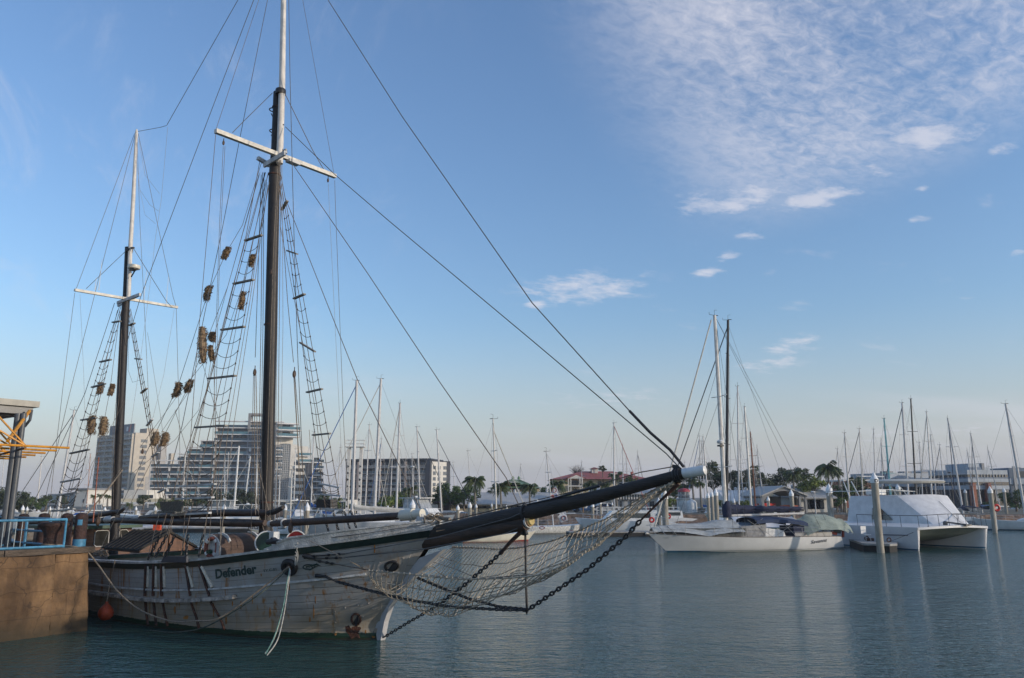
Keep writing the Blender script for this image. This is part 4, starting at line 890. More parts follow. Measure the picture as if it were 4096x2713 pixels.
def bez(P, n=24):
    out = []
    for i in range(len(P)-1):
        p0 = P[max(0, i-1)]; p1 = P[i]; p2 = P[i+1]; p3 = P[min(len(P)-1, i+2)]
        for k in range(n): 
            f = k/n; out.append(.5*((2*p1)+(p2-p0)*f+(2*p0-5*p1+4*p2-p3)*f*f+(3*p1-p0-3*p2+p3)*f**3))
    return out+[P[-1]]
LS = lambda pts: [toW(S(*p)) for p in pts]
tyre = toW(hp(1157, 2272, .12))
rope('mooring_line', 'thick pale rope sagging from the quay bollard down across the side of the ship', bez(LS([(300, 2196, -4.2), (345, 2204, -3.95), (400, 2270, -3.7), (470, 2365, -3.5), (560, 2440, -3.4), (680, 2484, -3.3), (780, 2484, -3.2), (900, 2460, -2.9)])+[tyre+Vector((0, 0, .04))], 8), .022, ROPE)
rope('mooring_line', 'dark green rope running from the tyre down into the water at the ship side', bez([tyre, *LS([(1050, 2368, -2.9), (930, 2450, -3.2), (810, 2512, -3.3), (700, 2530, -3.3), (600, 2522, -3.3)])], 8), .018, mat('rope_dark_green', (.06, .075, .06), .9, .3, 12))
for k, (lab, xs_, mt_, r_) in enumerate((('pale green rope hanging from the tyre to the water', [(1156, 2290), (1148, 2330), (1132, 2430), (1100, 2540), (1062, 2618)], ROPEG, .012),
      ('right-hand white rope hanging from the tyre to the water', [(1160, 2290), (1150, 2360), (1135, 2460), (1110, 2560), (1068, 2622)], ROPEW, .014), ('thin white rope hanging left of the thicker white one', [(1158, 2290), (1146, 2350), (1126, 2460), (1095, 2560), (1060, 2614)], ROPEW, .010))):
    P = [tyre]+[toW(S(px, py, -(2.45+.35*i))) for i, (px, py) in enumerate(xs_)]
    rope('hanging_rope', lab, bez(P, 6), r_, mt_)
# ---------------- the quay and what stands on it ----------------
def quay_mat():
    m = mat('quay_concrete', (.20, .12, .062), .95, .45, .9, bump=1.0, bscale=4, col2=(.085, .052, .030), detail=10); nt = m.node_tree; N = nt.nodes; L = nt.links
    b = N['Principled BSDF']; src = b.inputs['Base Color'].links[0].from_socket
    tc = N.new('ShaderNodeTexCoord'); mp = N.new('ShaderNodeMapping'); L.new(tc.outputs['Object'], mp.inputs[0])
    mp.inputs['Rotation'].default_value = (R(90), 0, R(90)); 
    br = N.new('ShaderNodeTexBrick'); br.inputs['Scale'].default_value = 1.0; br.inputs['Brick Width'].default_value = 4.6; br.inputs['Row Height'].default_value = .68
    br.inputs['Mortar Size'].default_value = .012; br.inputs['Color1'].default_value = (1, 1, 1, 1); br.inputs['Color2'].default_value = (.84, .84, .82, 1); br.inputs['Mortar'].default_value = (.45, .42, .38, 1)
    n2 = N.new('ShaderNodeTexNoise'); n2.inputs['Scale'].default_value = 1.2; L.new(tc.outputs['Object'], n2.inputs[0])
    cb = N.new('ShaderNodeSeparateXYZ'); L.new(tc.outputs['Object'], cb.inputs[0]); cc = N.new('ShaderNodeCombineXYZ')
    ad = N.new('ShaderNodeMath'); ad.operation = 'MULTIPLY_ADD'; L.new(n2.outputs['Fac'], ad.inputs[0]); ad.inputs[1].default_value = .38; L.new(cb.outputs[2], ad.inputs[2])
    L.new(cb.outputs[1], cc.inputs[0]); L.new(ad.outputs[0], cc.inputs[1]); L.new(cc.outputs[0], br.inputs['Vector'])
    mx = N.new('ShaderNodeMix'); mx.data_type = 'RGBA'; mx.blend_type = 'MULTIPLY'; mx.inputs[0].default_value = .6; L.new(src, mx.inputs[6]); L.new(br.outputs[0], mx.inputs[7])
    # broad pale and dark weathering, and thin cracks
    nw = N.new('ShaderNodeTexNoise'); nw.inputs['Scale'].default_value = .55; nw.inputs['Detail'].default_value = 9; nw.inputs['Roughness'].default_value = .7; nw.inputs['Distortion'].default_value = .8
    mw_ = N.new('ShaderNodeMapping'); mw_.inputs['Scale'].default_value = (1, 1, .5); L.new(tc.outputs['Object'], mw_.inputs[0]); L.new(mw_.outputs[0], nw.inputs[0])
    rw = N.new('ShaderNodeValToRGB'); L.new(nw.outputs['Fac'], rw.inputs[0]); rw.color_ramp.elements[0].position = .36; rw.color_ramp.elements[0].color = (.42, .40, .38, 1); rw.color_ramp.elements[1].position = .62; rw.color_ramp.elements[1].color = (1.25, 1.25, 1.2, 1)
    mw = N.new('ShaderNodeMix'); mw.data_type = 'RGBA'; mw.blend_type = 'MULTIPLY'; mw.inputs[0].default_value = .9; L.new(mx.outputs[2], mw.inputs[6]); L.new(rw.outputs[0], mw.inputs[7])
    vc = N.new('ShaderNodeTexVoronoi'); vc.feature = 'DISTANCE_TO_EDGE'; vc.inputs['Scale'].default_value = .55
    wn_ = N.new('ShaderNodeVectorMath'); wn_.operation = 'ADD'; nv_ = N.new('ShaderNodeTexNoise'); nv_.inputs['Scale'].default_value = 2.0; L.new(tc.outputs['Object'], nv_.inputs[0]); L.new(tc.outputs['Object'], wn_.inputs[0]); L.new(nv_.outputs['Color'], wn_.inputs[1]); L.new(wn_.outputs[0], vc.inputs['Vector'])
    rc_ = N.new('ShaderNodeMapRange'); L.new(vc.outputs[0], rc_.inputs[0]); rc_.inputs[1].default_value = 0; rc_.inputs[2].default_value = .012; rc_.inputs[3].default_value = .75; rc_.inputs[4].default_value = 0
    mk = N.new('ShaderNodeMix'); mk.data_type = 'RGBA'; L.new(rc_.outputs[0], mk.inputs[0]); L.new(mw.outputs[2], mk.inputs[6]); mk.inputs[7].default_value = (.03, .02, .014, 1); mx = mk
    # tide stain
    nz = N.new('ShaderNodeTexNoise'); nz.inputs['Scale'].default_value = 1.5; nz.inputs['Detail'].default_value = 6; L.new(tc.outputs['Object'], nz.inputs[0])
    a2 = N.new('ShaderNodeMath'); a2.operation = 'MULTIPLY_ADD'; L.new(nz.outputs['Fac'], a2.inputs[0]); a2.inputs[1].default_value = .5; L.new(cb.outputs[2], a2.inputs[2])
    mr = N.new('ShaderNodeMapRange'); L.new(a2.outputs[0], mr.inputs[0]); mr.inputs[1].default_value = .35; mr.inputs[2].default_value = .95; mr.inputs[3].default_value = .88; mr.inputs[4].default_value = 0
    m2 = N.new('ShaderNodeMix'); m2.data_type = 'RGBA'; L.new(mr.outputs[0], m2.inputs[0]); L.new(mx.outputs[2], m2.inputs[6]); m2.inputs[7].default_value = (.038, .030, .018, 1)
    L.new(m2.outputs[2], b.inputs['Base Color']); return m
QM = quay_mat()
qt = T('quay_wall', 'brown weathered concrete quay wall at the left edge, with a dark timber edge', 'quay wall', tuple(SO), SA)
QX, QY, QZ = -7.93, -4.10, 2.13
def rough_box(x0, x1, y0, y1, z0, z1, mb, n=26):
    rg = random.Random(4)
    def j(p, e=.022): return Vector(p)+Vector((rg.uniform(-e, e), rg.uniform(-e, e), rg.uniform(-e, e)))
    bat = lambda v: .20*(1-v)
    mb.grid(lambda u, v: j((x1+bat(v), lerp(y0, y1, u)+(bat(v)*.9 if u > .999 and y1 > -5 else 0), lerp(z0, z1, v))), n, 14)
    mb.grid(lambda u, v: (lerp(x0, x1+bat(v), u), y1+(bat(v)*.9 if y1 > -5 else 0), lerp(z0, z1, v)), 6, 14)
    mb.grid(lambda u, v: (lerp(x0, x1, u), lerp(y0, y1, v), z1), 4, 4)
m = MB(); rough_box(-60, QX, -5.02, QY, -.8, QZ, m, 4); rough_box(-60, QX+.09, -32, -5.02, -.8, QZ-.01, m, 60); m.build('concrete_wall', QM, qt)
m = MB()
for y0, y1 in ((-6.3, -3.95), (-9.6, -6.33), (-13, -9.63), (-20, -13.03)): m.box((QX-.10, (y0+y1)/2, QZ+.085), (.34, y1-y0, .16))
m.box((QX-12, QY-.14, QZ+.085), (24.-.5, .26, .16)); m.build('edge_timber', mat('old_timber', (.10, .075, .055), .85, .4, 3, bump=.7, bscale=14, stretch=(3, .6, 3)), qt)
m = MB(); m.box((-34, -18, QZ+.02), (52.2, 27.6, .04)); m.build('quay_deck', mat('quay_asphalt', (.09, .085, .08), .9, .3, 3), qt)
BRAIL = mat('blue_rail_paint', (.06, .23, .38), .45, .25, 6)
DZ = QZ+.16
def Lp(px, py, lx): return SX(px, py, lx)
rt = T('railing', 'light blue pipe railing along the edge of the quay', 'railing', tuple(toW((QX-.35, -4.9, DZ))), SA)
def qw(p): return toW(p)
RX = QX-.35
yT = Lp(266, 2078, RX); zT = yT.z; yR = yT.y; zB = Lp(266, 2184, RX).z; y_l = -12.5
m = MB(); m.tube([qw((RX, y_l, zT)), qw((RX, yR, zT))], .035, 8); m.tube([qw((RX, yR, zT)), qw((RX-.3, yR+.12, zT))], .035, 8); m.build('top_rail', BRAIL, rt, True, world=True)
m = MB(); m.tube([qw((RX, y_l, zB)), qw((RX, yR, zB))], .035, 8); m.build('bottom_rail', BRAIL, rt, True, world=True)
for y in (yR, yR-3.6, yR-6.4):
    m = MB(); m.tube([qw((RX, y, DZ-.15)), qw((RX, y, zT))], .032, 8); m.build('post', BRAIL, rt, True, world=True)
GRAIL = mat('grey_baluster', (.30, .36, .38), .5, .2, 6)
y = yR-1.15
while y > y_l:
    m = MB(); m.tube([qw((RX, y, zB)), qw((RX, y, zT))], .011, 5); m.build('baluster', GRAIL, rt, world=True); y -= .155
rt2 = T('railing', 'blue railing further back along the ship side of the quay', 'railing', tuple(toW((-9.5, QY-.45, DZ))), SA)
m = MB()
for z in (zT, (zT+zB)/2, zB): m.tube([qw((-9.4, QY-.5, z)), qw((-19, QY-.5, z))], .03, 6)
m.build('rails', BRAIL, rt2, world=True)
for k in range(7):
    m = MB(); m.tube([qw((-9.4-k*1.6, QY-.5, DZ-.14)), qw((-9.4-k*1.6, QY-.5, zT))], .045, 6); m.build('post', BRAIL, rt2, world=True)
RUSTB = mat('rusty_bollard', (.048, .022, .017), .8, .45, 5, col2=(.018, .012, .011), bump=.6, bscale=18)
BPATCH = mat('blue_patch', (.06, .23, .38), .6, .25, 6)
def pile(px, pyt, pyb, lx, lab, patch_=True, r_=None):
    c = Lp(px, pyb, lx); ct = Lp(px, pyt, lx); r_ = r_ or .17
    o = T('mooring_pile', lab, 'mooring pile', tuple(toW((c.x, c.y, DZ-.14))), SA, group='rusty mooring piles on the quay'); h = ct.z-DZ+.14
    m_ = MB(); m_.lathe((0, 0, 0), [(r_, 0), (r_, h-.11), (r_*.9, h-.05), (r_*.6, h-.012), (.02, h)], 22); m_.build('shaft', RUSTB, o, True)
    if patch_:
        m_ = MB(); m_.lathe((0, 0, .14), [(r_+.006, 0), (r_+.006, .21)], 22); m_.build('blue_band', BPATCH, o, True)
        m_ = MB(); m_.grid(lambda u, v: (math.cos(-1.0+u*.75)*(r_+.006), math.sin(-1.0+u*.75)*(r_+.006), h-.35+v*.16), 6, 2); m_.build('blue_patch', BPATCH, o)
    return o
pile(314, 2052, 2193, QX-.42, 'rusty round-topped mooring pile with blue paint band at the quay corner')
pile(258, 2053, 2176, -10.4, 'rusty pile top behind the big bollard, nearest to the quay corner', False)
pile(166, 2053, 2170, -12.4, 'second dark pile top behind the railing, left of the big bollard centre', False)
pile(84, 2055, 2166, -14.6, 'dark rusty pile behind the railing beside the shelter posts', False)
pile(8, 2056, 2164, -17.0, 'dark rusty pile cut by the left edge of the photo', False)
c = Lp(211, 2182, QX-.95); zt_ = Lp(211, 2089, QX-.95).z; h = zt_-DZ+.14
o = T('mooring_bollard', 'big rusty mushroom-shaped mooring bollard behind the blue railing', 'bollard', tuple(toW((c.x, c.y, DZ-.14))), SA)
k = .425
m = MB(); m.lathe((0, 0, 0), [(k*.80, 0), (k*.80, .06), (k*.62, .10), (k*.60, h*.45), (k*.66, h*.65), (k*.92, h*.83), (k, h*.90), (k*.98, h*.97), (k*.8, h)], 28); m.build('bollard_body', RUSTB, o, True)
m = MB()
for i in range(3): m.torus((0, 0, .13+i*.035), (0, .03*i, 1), k*.66, .02, 26, 6)
m.build('rope_turns', ROPE, o, True)
m = MB(); pb = toW((c.x, c.y, DZ)); m.tube(bez([pb+Vector((.3, -.2, .02)), toW(S(290, 2186, -4.5)), toW(S(322, 2194, -4.3)), toW(S(345, 2204, -3.97))], 6), .022, 6); tag(m.build('mooring_line', ROPE, None, True), 'short pale rope from the big bollard over the quay corner', 'rope')
# shelter with yellow trusses
GREYP = mat('grey_post_paint', (.08, .088, .10), .4, .15, 4); YEL = mat('yellow_steel', (.58, .25, .015), .45, .2, 5); FAS = mat('cream_fascia', (.36, .34, .29), .6, .12, 3); SOF = mat('grey_soffit', (.20, .20, .20), .6, .15, 3)
sb = G(35, 2178, DZ); sh = T('shelter', 'open shelter roof on grey posts with yellow steel trusses at the left edge', 'shelter', tuple(sb), SA)
C0 = toL(W(160, 1613, 25.3)); zr_ = C0.z
m = MB(); boxl(m, C0.x-9, C0.x, C0.y-14, C0.y, zr_-.14, zr_+.05); m.v = [toW(p) for p in m.v]; m.build('roof_fascia', FAS, sh, world=True)
m = MB(); boxl(m, C0.x-8.8, C0.x-.12, C0.y-14, C0.y-.14, zr_-.38, zr_-.141); m.v = [toW(p) for p in m.v]; m.build('roof_beam', GREYP, sh, world=True)
m = MB(); boxl(m, C0.x-8.5, C0.x-.5, C0.y-14, C0.y-.5, zr_-.44, zr_-.381); m.v = [toW(p) for p in m.v]; m.build('soffit', SOF, sh, world=True)
for q in (((8, 2178), (68, 1672)), ((30, 2178), (88, 1690))):
    b_ = G(*q[0], DZ); m = MB(); m.tube([b_, Vector((b_.x, b_.y, zr_-.42))], .10 if q[0][0] == 8 else .085, 14); m.build('post', GREYP, sh, True, world=True)
m = MB(); P = [W(127, 1640, 25.2), W(120, 1680, 25.2), W(100, 1705, 25.3), W(80, 1712, 25.5)]; m.tube(P, .045, 8); m.build('downpipe', GREYP, sh, True, world=True)
E0 = W(277, 1792, 24.5); yd = Vector((.6, .8, 0)); stp = Vector((-1.22, 1.45, 0)); bz = E0.z
for k in range(6):
    E = E0+stp*k; N_ = E-yd*1.25; m = MB(); m.tube([E, E-yd*9], .035, 8); m.build('truss_bar', YEL, sh, True, world=True)
    zt2 = zr_-.45; m = MB()
    for s_ in (0, 2.4, 4.8):
        nn = N_-yd*s_; up1 = nn-yd*.9+Vector((-.2, .1, 0)); up2 = nn-yd*1.9; up1.z = up2.z = zt2
        m.tube([nn, up1], .028, 6)
        m2_ = MB(); m2_.tube([nn, up2], .028, 6); m2_.build('truss_strut', YEL, sh, True, world=True)
        break
    m.build('truss_strut', YEL, sh, True, world=True)
    for s_ in (2.4, 4.8):
        m = MB(); a_ = N_-yd*s_; b_ = N_-yd*(s_-1.1); b_.z = zt2; m.tube([a_, b_], .026, 6); m.build('truss_strut', YEL, sh, True, world=True)
for s_ in (1.25, 3.6, 6.0):
    m = MB(); a_ = E0-yd*s_; m.tube([a_+Vector((0, 0, -.06)), a_+stp*5.4+Vector((0, 0, -.06))], .035, 8); m.build('cross_beam', mat('brown_yellow_steel', (.16, .075, .03), .6, .3, 5) if s_ < 2 else YEL, sh, True, world=True)
m = MB(); a_ = W(118, 1645, 25.0); m.tube([a_, W(30, 1765, 23.2)], .05, 8); m.build('truss_strut', YEL, sh, True, world=True)
# ---------------- boats ----------------
class Frame:
    def __init__(s, o, ang): s.o = Vector((o[0], o[1], 0)); s.a = ang; s.c = math.cos(ang); s.s = math.sin(ang)
    def L(s, p): x, y = p[0]-s.o.x, p[1]-s.o.y; return Vector((s.c*x+s.s*y, -s.s*x+s.c*y, p[2]))
    def Wd(s, p): return Vector((s.o.x+s.c*p[0]-s.s*p[1], s.o.y+s.s*p[0]+s.c*p[1], p[2]))
    def P(s, px, py, ly=0.0):
        a, b = ray(px, py); Y = (ly-s.s*s.o.x+s.c*s.o.y)/(-s.s*a+s.c); return s.L((a*Y, Y, EYE+b*Y))
    def PX(s, px, py, lx):
        a, b = ray(px, py); Y = (lx+s.c*s.o.x+s.s*s.o.y)/(s.c*a+s.s); return s.L((a*Y, Y, EYE+b*Y))
def hullfns(L, B, zb, zm, zs, bo, so, tr, full=2.2):
    def wd(u):
        if u > .42: return B/2*max(.015, 1-((u-.42)/.58)**full)
        return B/2*(tr+(1-tr)*math.sin(u/.42*math.pi/2))
    def zd(u): return zm+(zb-zm)*max(0, (u-.35)/.65)**2+(zs-zm)*max(0, (.35-u)/.35)**2
    def pt(u, z, side, out=0):
        q = z/max(.1, zd(u)); xw = -L/2+so+(L-bo-so)*u; xd = -L/2+L*u; x = xw+(xd-xw)*q
        ws = wd(u)*(lerp(.80, 1.0, max(0, q)**.6) if q >= 0 else .80+q*1.2)
        return Vector((x, side*(max(.01, ws)+out), z))
    return wd, zd, pt
def yhull(L, B, zb, zm, zs, bo=1.3, so=.5, tr=.72, nu=18, nv=5, full=2.2):
    wd, zd, pt = hullfns(L, B, zb, zm, zs, bo, so, tr, full); mb = MB()
    for sd in (-1, 1): mb.grid(lambda u, v: pt(u, lerp(-.35, zd(u), v), sd), nu, nv)
    b = len(mb.v); Pp = [pt(0, lerp(-.35, zd(0), j/nv), -1) for j in range(nv+1)]+[pt(0, lerp(-.35, zd(0), j/nv), 1) for j in range(nv, -1, -1)]
    mb.add(Pp, [tuple(range(len(Pp)))])
    dk = MB(); dk.grid(lambda u, v: Vector((-L/2+L*u, (v*2-1)*(wd(u)-.02), zd(u)-.02+.04*(1-(2*v-1)**2))), nu, 4)
    st = MB()
    for sd in (-1, 1): st.grid(lambda u, v: pt(u, lerp(-.02, .10, v), sd, .006), nu, 1)
    rl = MB()
    for sd in (-1, 1): rl.tube([pt(i/nu, zd(i/nu)+.01, sd, .01) for i in range(nu+1)], .025, 4)
    return mb, dk, st, rl, (wd, zd, pt)
def mast_parts(par, base, top, r_, mt, spread=((.45, 1.0), (.72, .7)), head=True, beam=(1, 0)):
    base = Vector(base); top = Vector(top); m_ = MB(); m_.tube([base, base.lerp(top, .55), top], [r_, r_*.95, r_*.75], 8); o = m_.build('mast', mt, par, True)
    ln = (top-base).length
    for f, w_ in spread:
        p = base.lerp(top, f); m_ = MB(); d_ = Vector((beam[0], beam[1], 0)); m_.tube([p-d_*w_, p+Vector((0, 0, -.06)), p+d_*w_], .03, 4); m_.build('spreader', mt, o)
    if head:
        m_ = MB(); e = Vector((beam[1], -beam[0], 0)); m_.tube([top, top+e*.45+Vector((0, 0, .05)), top+e*.45+Vector((0, 0, .22))], .016, 4); m_.tube([top-e*.3, top+Vector((0, 0, .02))], .03, 4); m_.tube([top, top+Vector((0, 0, .4)), top+Vector((0, 0, .42))+e*-.22], .014, 4)
        m_.build('masthead_gear', BLACK, o)
    return o
NY = [0]
def yacht(base, top, Hm, head, L=None, hullm=GEL, mastm=ALU, cover=None, fore=None, stripe=BOOT, lab='', r_=None, D=None, loff=0.0, spread=((.45, 1.0), (.72, .7)), parts=2, cab=True, awn=None, foret=None, B=None, group=None, cat='sailing boat', name='sailing_yacht', backs=True):
    """base/top: photo pixels of the mast foot and head; Hm: height of the mast head above the water"""
    if D is None: a, b = ray(*top); D = (Hm-EYE)/b
    pb = W(base[0], base[1], D); pt_ = W(top[0], top[1], D); L = L or Hm*.78; B = B or L*.30
    h = R(head); o = T(name, lab, cat, (pb.x-math.cos(h)*loff, pb.y-math.sin(h)*loff, 0), h, group=group)
    fr = Frame((pb.x-math.cos(h)*loff, pb.y-math.sin(h)*loff), h)
    zb, zm, zs = L*.115, L*.085, L*.09
    hm_, dk, st, rl, fn = yhull(L, B, zb, zm, zs, L*.1, L*.04)
    hu = hm_.build('hull', hullm, o, True); st.build('boot_stripe', stripe, hu)
    dk.build('deck', WHITE, o)
    mx = loff
    if cab:
        m_ = MB(); cl = L*.36; x1 = mx+L*.08; x0 = x1-cl; w_ = B*.30
        sec = lambda x, k: [Vector((x, -w_*k, zm)), Vector((x, -w_*k*.85, zm+.42*k)), Vector((x, w_*k*.85, zm+.42*k)), Vector((x, w_*k, zm))]
        S_ = [sec(x0, .95), sec(x0+cl*.4, 1), sec(x1-cl*.2, .9), sec(x1, .35)]
        m_.add([p for s_ in S_ for p in s_], [(i*4+k, i*4+(k+1) % 4, i*4+4+(k+1) % 4, i*4+4+k) for i in range(3) for k in range(4)]+[(0, 1, 2, 3), (12, 13, 14, 15)])
        cb = m_.build('cabin', WHITE, o)
        
        for sd in (-1, 1): m_ = MB(); m_.prism([(x0+cl*.15, sd*(w_*.93+.008), zm+.16), (x0+cl*.6, sd*(w_*.93+.008), zm+.16), (x0+cl*.6, sd*(w_*.88+.008), zm+.31), (x0+cl*.15, sd*(w_*.88+.008), zm+.31)], (0, sd*.02, 0)); m_.build('cabin_window', DGLASS, cb)
    bl = fr.L(pb); tl = fr.L(pt_); bl.z = zm
    r_ = r_ or .075+.004*(Hm-10)
    mast_parts(o, bl, tl, r_, mastm, spread, beam=(0, 1))
    bm0 = bl.lerp(tl, 0.0)+Vector((0, 0, 1.15)); bm1 = bm0+Vector((-L*.36, 0, -.05))
    m_ = MB(); m_.tube([bm0, bm1], .06, 6); bo_ = m_.build('boom', mastm, o, True)
    if cover:
        m_ = MB(); rg = random.Random(int(base[0]))
        m_.tube([bm0+Vector((0, 0, .75)), bm0.lerp(bm1, .05)+Vector((0, 0, .30)), bm0.lerp(bm1, .3)+Vector((0, 0, .20)), bm0.lerp(bm1, .6)+Vector((0, 0, .16)), bm0.lerp(bm1, .95)+Vector((0, 0, .08))], [.09, .24, .21, .18, .08], 8); m_.build('sail_cover', cover, bo_, True)
    hd_ = tl-(tl-bl)*.02; bow = Vector((L/2-.15, 0, zb)); ste = Vector((-L/2+.2, 0, zs))
    fs_top = bl.lerp(tl, .90 if fore and len(str(fore)) > 0 and head % 2 else .97)
    m_ = MB(); m_.tube([bow, fs_top], .045 if fore else .012, 5); m_.build('forestay', fore or WIREL, o)
    m_ = MB()
    for sd in (-1, 1): m_.tube([bl+Vector((0, sd*B*.45, 0)), bl.lerp(tl, .72)+Vector((0, sd*.7, 0)), hd_], .013, 3)
    m_.build('shrouds', WIREL, o)
    if backs:
        m_ = MB(); m_.tube([ste, hd_], .013, 3); m_.build('backstay', WIREL, o)
    if parts > 1:
        m_ = MB(); wd, zd, pf = fn
        for sd in (-1, 1):
            for z_ in (.3, .58): m_.tube([Vector((-L/2+L*u, sd*(wd(u)-.06), zd(u)+z_)) for u in (.05, .2, .4, .6, .8, .93)], .009, 3)
            for u in (.05, .2, .35, .5, .65, .8, .93): m_.tube([Vector((-L/2+L*u, sd*(wd(u)-.06), zd(u))), Vector((-L/2+L*u, sd*(wd(u)-.06), zd(u)+.6))], .013, 4)
        m_.tube([Vector((L*.43, -.35, zb+.6)), Vector((L/2, 0, zb+.66)), Vector((L*.43, .35, zb+.6))], .016, 4); m_.build('guard_rails', STEEL, o)
        m_ = MB(); x0 = mx-L*.30
        if awn:
            m_ = MB(); m_.grid(lambda u, v: Vector((x0+(u-.5)*L*.2, (v*2-1)*B*.34, zm+1.55+.22*math.cos((v*2-1)*1.3)-.1*(2*u-1)**2)), 6, 6); m_.grid(lambda u, v: Vector((x0+(u-.5)*L*.2, (v*2-1)*B*.34, zm+1.50+.22*math.cos((v*2-1)*1.3)-.1*(2*u-1)**2)), 6, 6); bi = m_.build('bimini', awn, o)
            m_ = MB()
            for sd in (-1, 1):
                for uu in (-.09, .09): m_.tube([(x0, sd*B*.33, zm), (x0+uu*L, sd*B*.33, zm+1.5)], .014, 4)
            m_.build('bimini_frame', STEEL, bi)
    return o, fr
# --- the white sloop with the name on its quarter ---
a_, b_ = G(2668, 2216), G(3396, 2198)
mid = (a_+b_)/2; hd = math.atan2(a_.y-b_.y, a_.x-b_.x); FS = Frame(mid+Vector((0, 1.6, 0)), hd)
NB = 1.75     # near side offset (local +y)
bowL = FS.P(2590, 2133, 0); stL = FS.P(3352, 2148, 1.2); Ls = bowL.x-stL.x+.45; cx = (bowL.x+stL.x-.45)/2
FS = Frame(FS.Wd((cx, 0, 0)), hd)
sv = T('sailing_yacht', 'white sloop lettered with its name, navy boom cover and grey deck covers, beside the dock', 'sailing boat', tuple(FS.o), hd)
zB_, zM_, zS_ = FS.P(2593, 2133, 0).z, FS.P(3000, 2152, NB).z+.02, FS.P(3340, 2147, 1.2).z
hm_, dk, st, rl, (wdS, zdS, ptS) = yhull(Ls, 3.7, zB_, zM_, zS_, 1.45, -.35, .55, 26, 7)
hu = hm_.build('hull', mat('sloop_white', (.56, .56, .55), .3, .06, 1.0), sv, True); dk.build('deck', mat('deck_grey', (.4, .39, .37), .7, .15, 4), sv); rl.build('toe_rail', mat('toe_rail_wood', (.16, .13, .11), .7, .3, 6), hu)
m = MB()
for sd in (-1, 1): m.grid(lambda u, v: ptS(u, lerp(-.05, .10, v), sd, .008), 26, 1)
m.build('boot_stripe', BOOT, hu)
def hullpt_s(px, py):
    t = 1.6
    for _ in range(30):
        l = FS.P(px, py, t); u = (l.x+Ls/2)/Ls; u = max(0.02, min(.97, u)); q = ptS(u, max(.05, l.z), 1); t = .5*t+.5*q.y
    return Vector((l.x, t, l.z))
def hy_(x, z):
    u = (x+Ls/2)/Ls
    for _ in range(3): q = ptS(max(.02, min(.98, u)), z, 1); u += (x-q.x)/Ls
    return ptS(max(.02, min(.98, u)), z, 1).y+.03
def putS(body, pl, pr, cap, name, mt, bold, shear=0, par=hu):
    vs, fs, wd_ = textmesh(body, 1.0, bold, shear); a = hullpt_s(*pl); b = hullpt_s(*pr); mb = MB()
    P = [Vector((lerp(a.x, b.x, v.x/wd_), hy_(lerp(a.x, b.x, v.x/wd_), lerp(a.z, b.z, v.x/wd_)+v.y/.7*cap), lerp(a.z, b.z, v.x/wd_)+v.y/.7*cap)) for v in vs]
    mb.add(P, fs); mb.build(name, mt, par)
putS('Savanna', (3240, 2176), (3305, 2166), .24, 'name_lettering', mat('letter_dark', (.03, .035, .05), .5, .2, 4), .008, .35)
putS('Savanna', (2655, 2154), (2677, 2154), .09, 'name_lettering', mat('letter_pale', (.35, .37, .38), .5, .2, 4), .01, .2)
m = MB(); m.tube([hullpt_s(*q)+Vector((0, .02, 0)) for q in ((3236, 2186), (3244, 2180), (3262, 2178), (3286, 2177), (3304, 2172), (3310, 2163))], [.006, .012, .014, .014, .010, .005], 5); m.build('name_swash', MT['letter_dark'], hu)
sm_b, sm_t = FS.P(2907, 2140, 0), FS.P(2858, 1262, 0)
mo = mast_parts(sv, sm_b, sm_t, .155, MASTW, ((.30, 1.2), (.62, 1.0)), beam=(0, 1))
m = MB(); c = FS.P(2881, 1768, .25); m.lathe(c, [(.2, -.12), (.24, -.05), (.24, .06), (.16, .12)], 16); m.build('radar_dome', WHITE, mo, True)
m = MB(); c = FS.P(2882, 1783, .15); m.box(c, (.3, .4, .12)); m.build('radar_bracket', BLACK, mo)
m = MB(); m.tube([FS.P(2614, 2125, 0), FS.P(2845, 1280, 0)], [.07, .05], 8); m.build('furled_jib', CANV, sv, True)
for q in ((2860, 1266, 0, 3335, 2140, .8), (2862, 1270, 0, 3300, 2148, 1.4), (2876, 1600, 0, 2700, 2110, 0), (2868, 1480, 0, 2712, 2020, 0), (2864, 1275, 0, 2935, 2150, 1.7), (2890, 1700, 0, 2965, 2150, 1.7), (2862, 1275, 0, 2990, 2155, 1.7)):
    m = MB(); m.tube([FS.P(*q[:3]), FS.P(*q[3:])], .013, 4); m.build('stay', WIRE, sv)
m = MB(); m.tube([FS.P(2920, 2063, 0), FS.P(3215, 2054, -.0)], .085, 8); bm_ = m.build('boom', ALU, sv, True)
m = MB(); rg = random.Random(8)
def cov(u, v):
    a = FS.P(lerp(2900, 3212, u), lerp(2052, 2048, u), 0); hgt = lerp(.62, .30, u)+(.35*math.exp(-u*14)); ang = v*2*math.pi
    return a+Vector((0, math.cos(ang)*lerp(.27, .16, u), .18+math.sin(ang)*hgt*.5+.12*hgt))+Vector((0, 0, .03*math.sin(u*40+v*9)))
m.grid(cov, 40, 10); m.build('sail_cover', NAVY, bm_, True)
m = MB(); m.tube([FS.P(2909, 2070, 0), FS.P(2906, 2030, 0), FS.P(2905, 2004, 0)], [.30, .33, .2], 10); m.build('mast_cover', NAVY, mo, True)
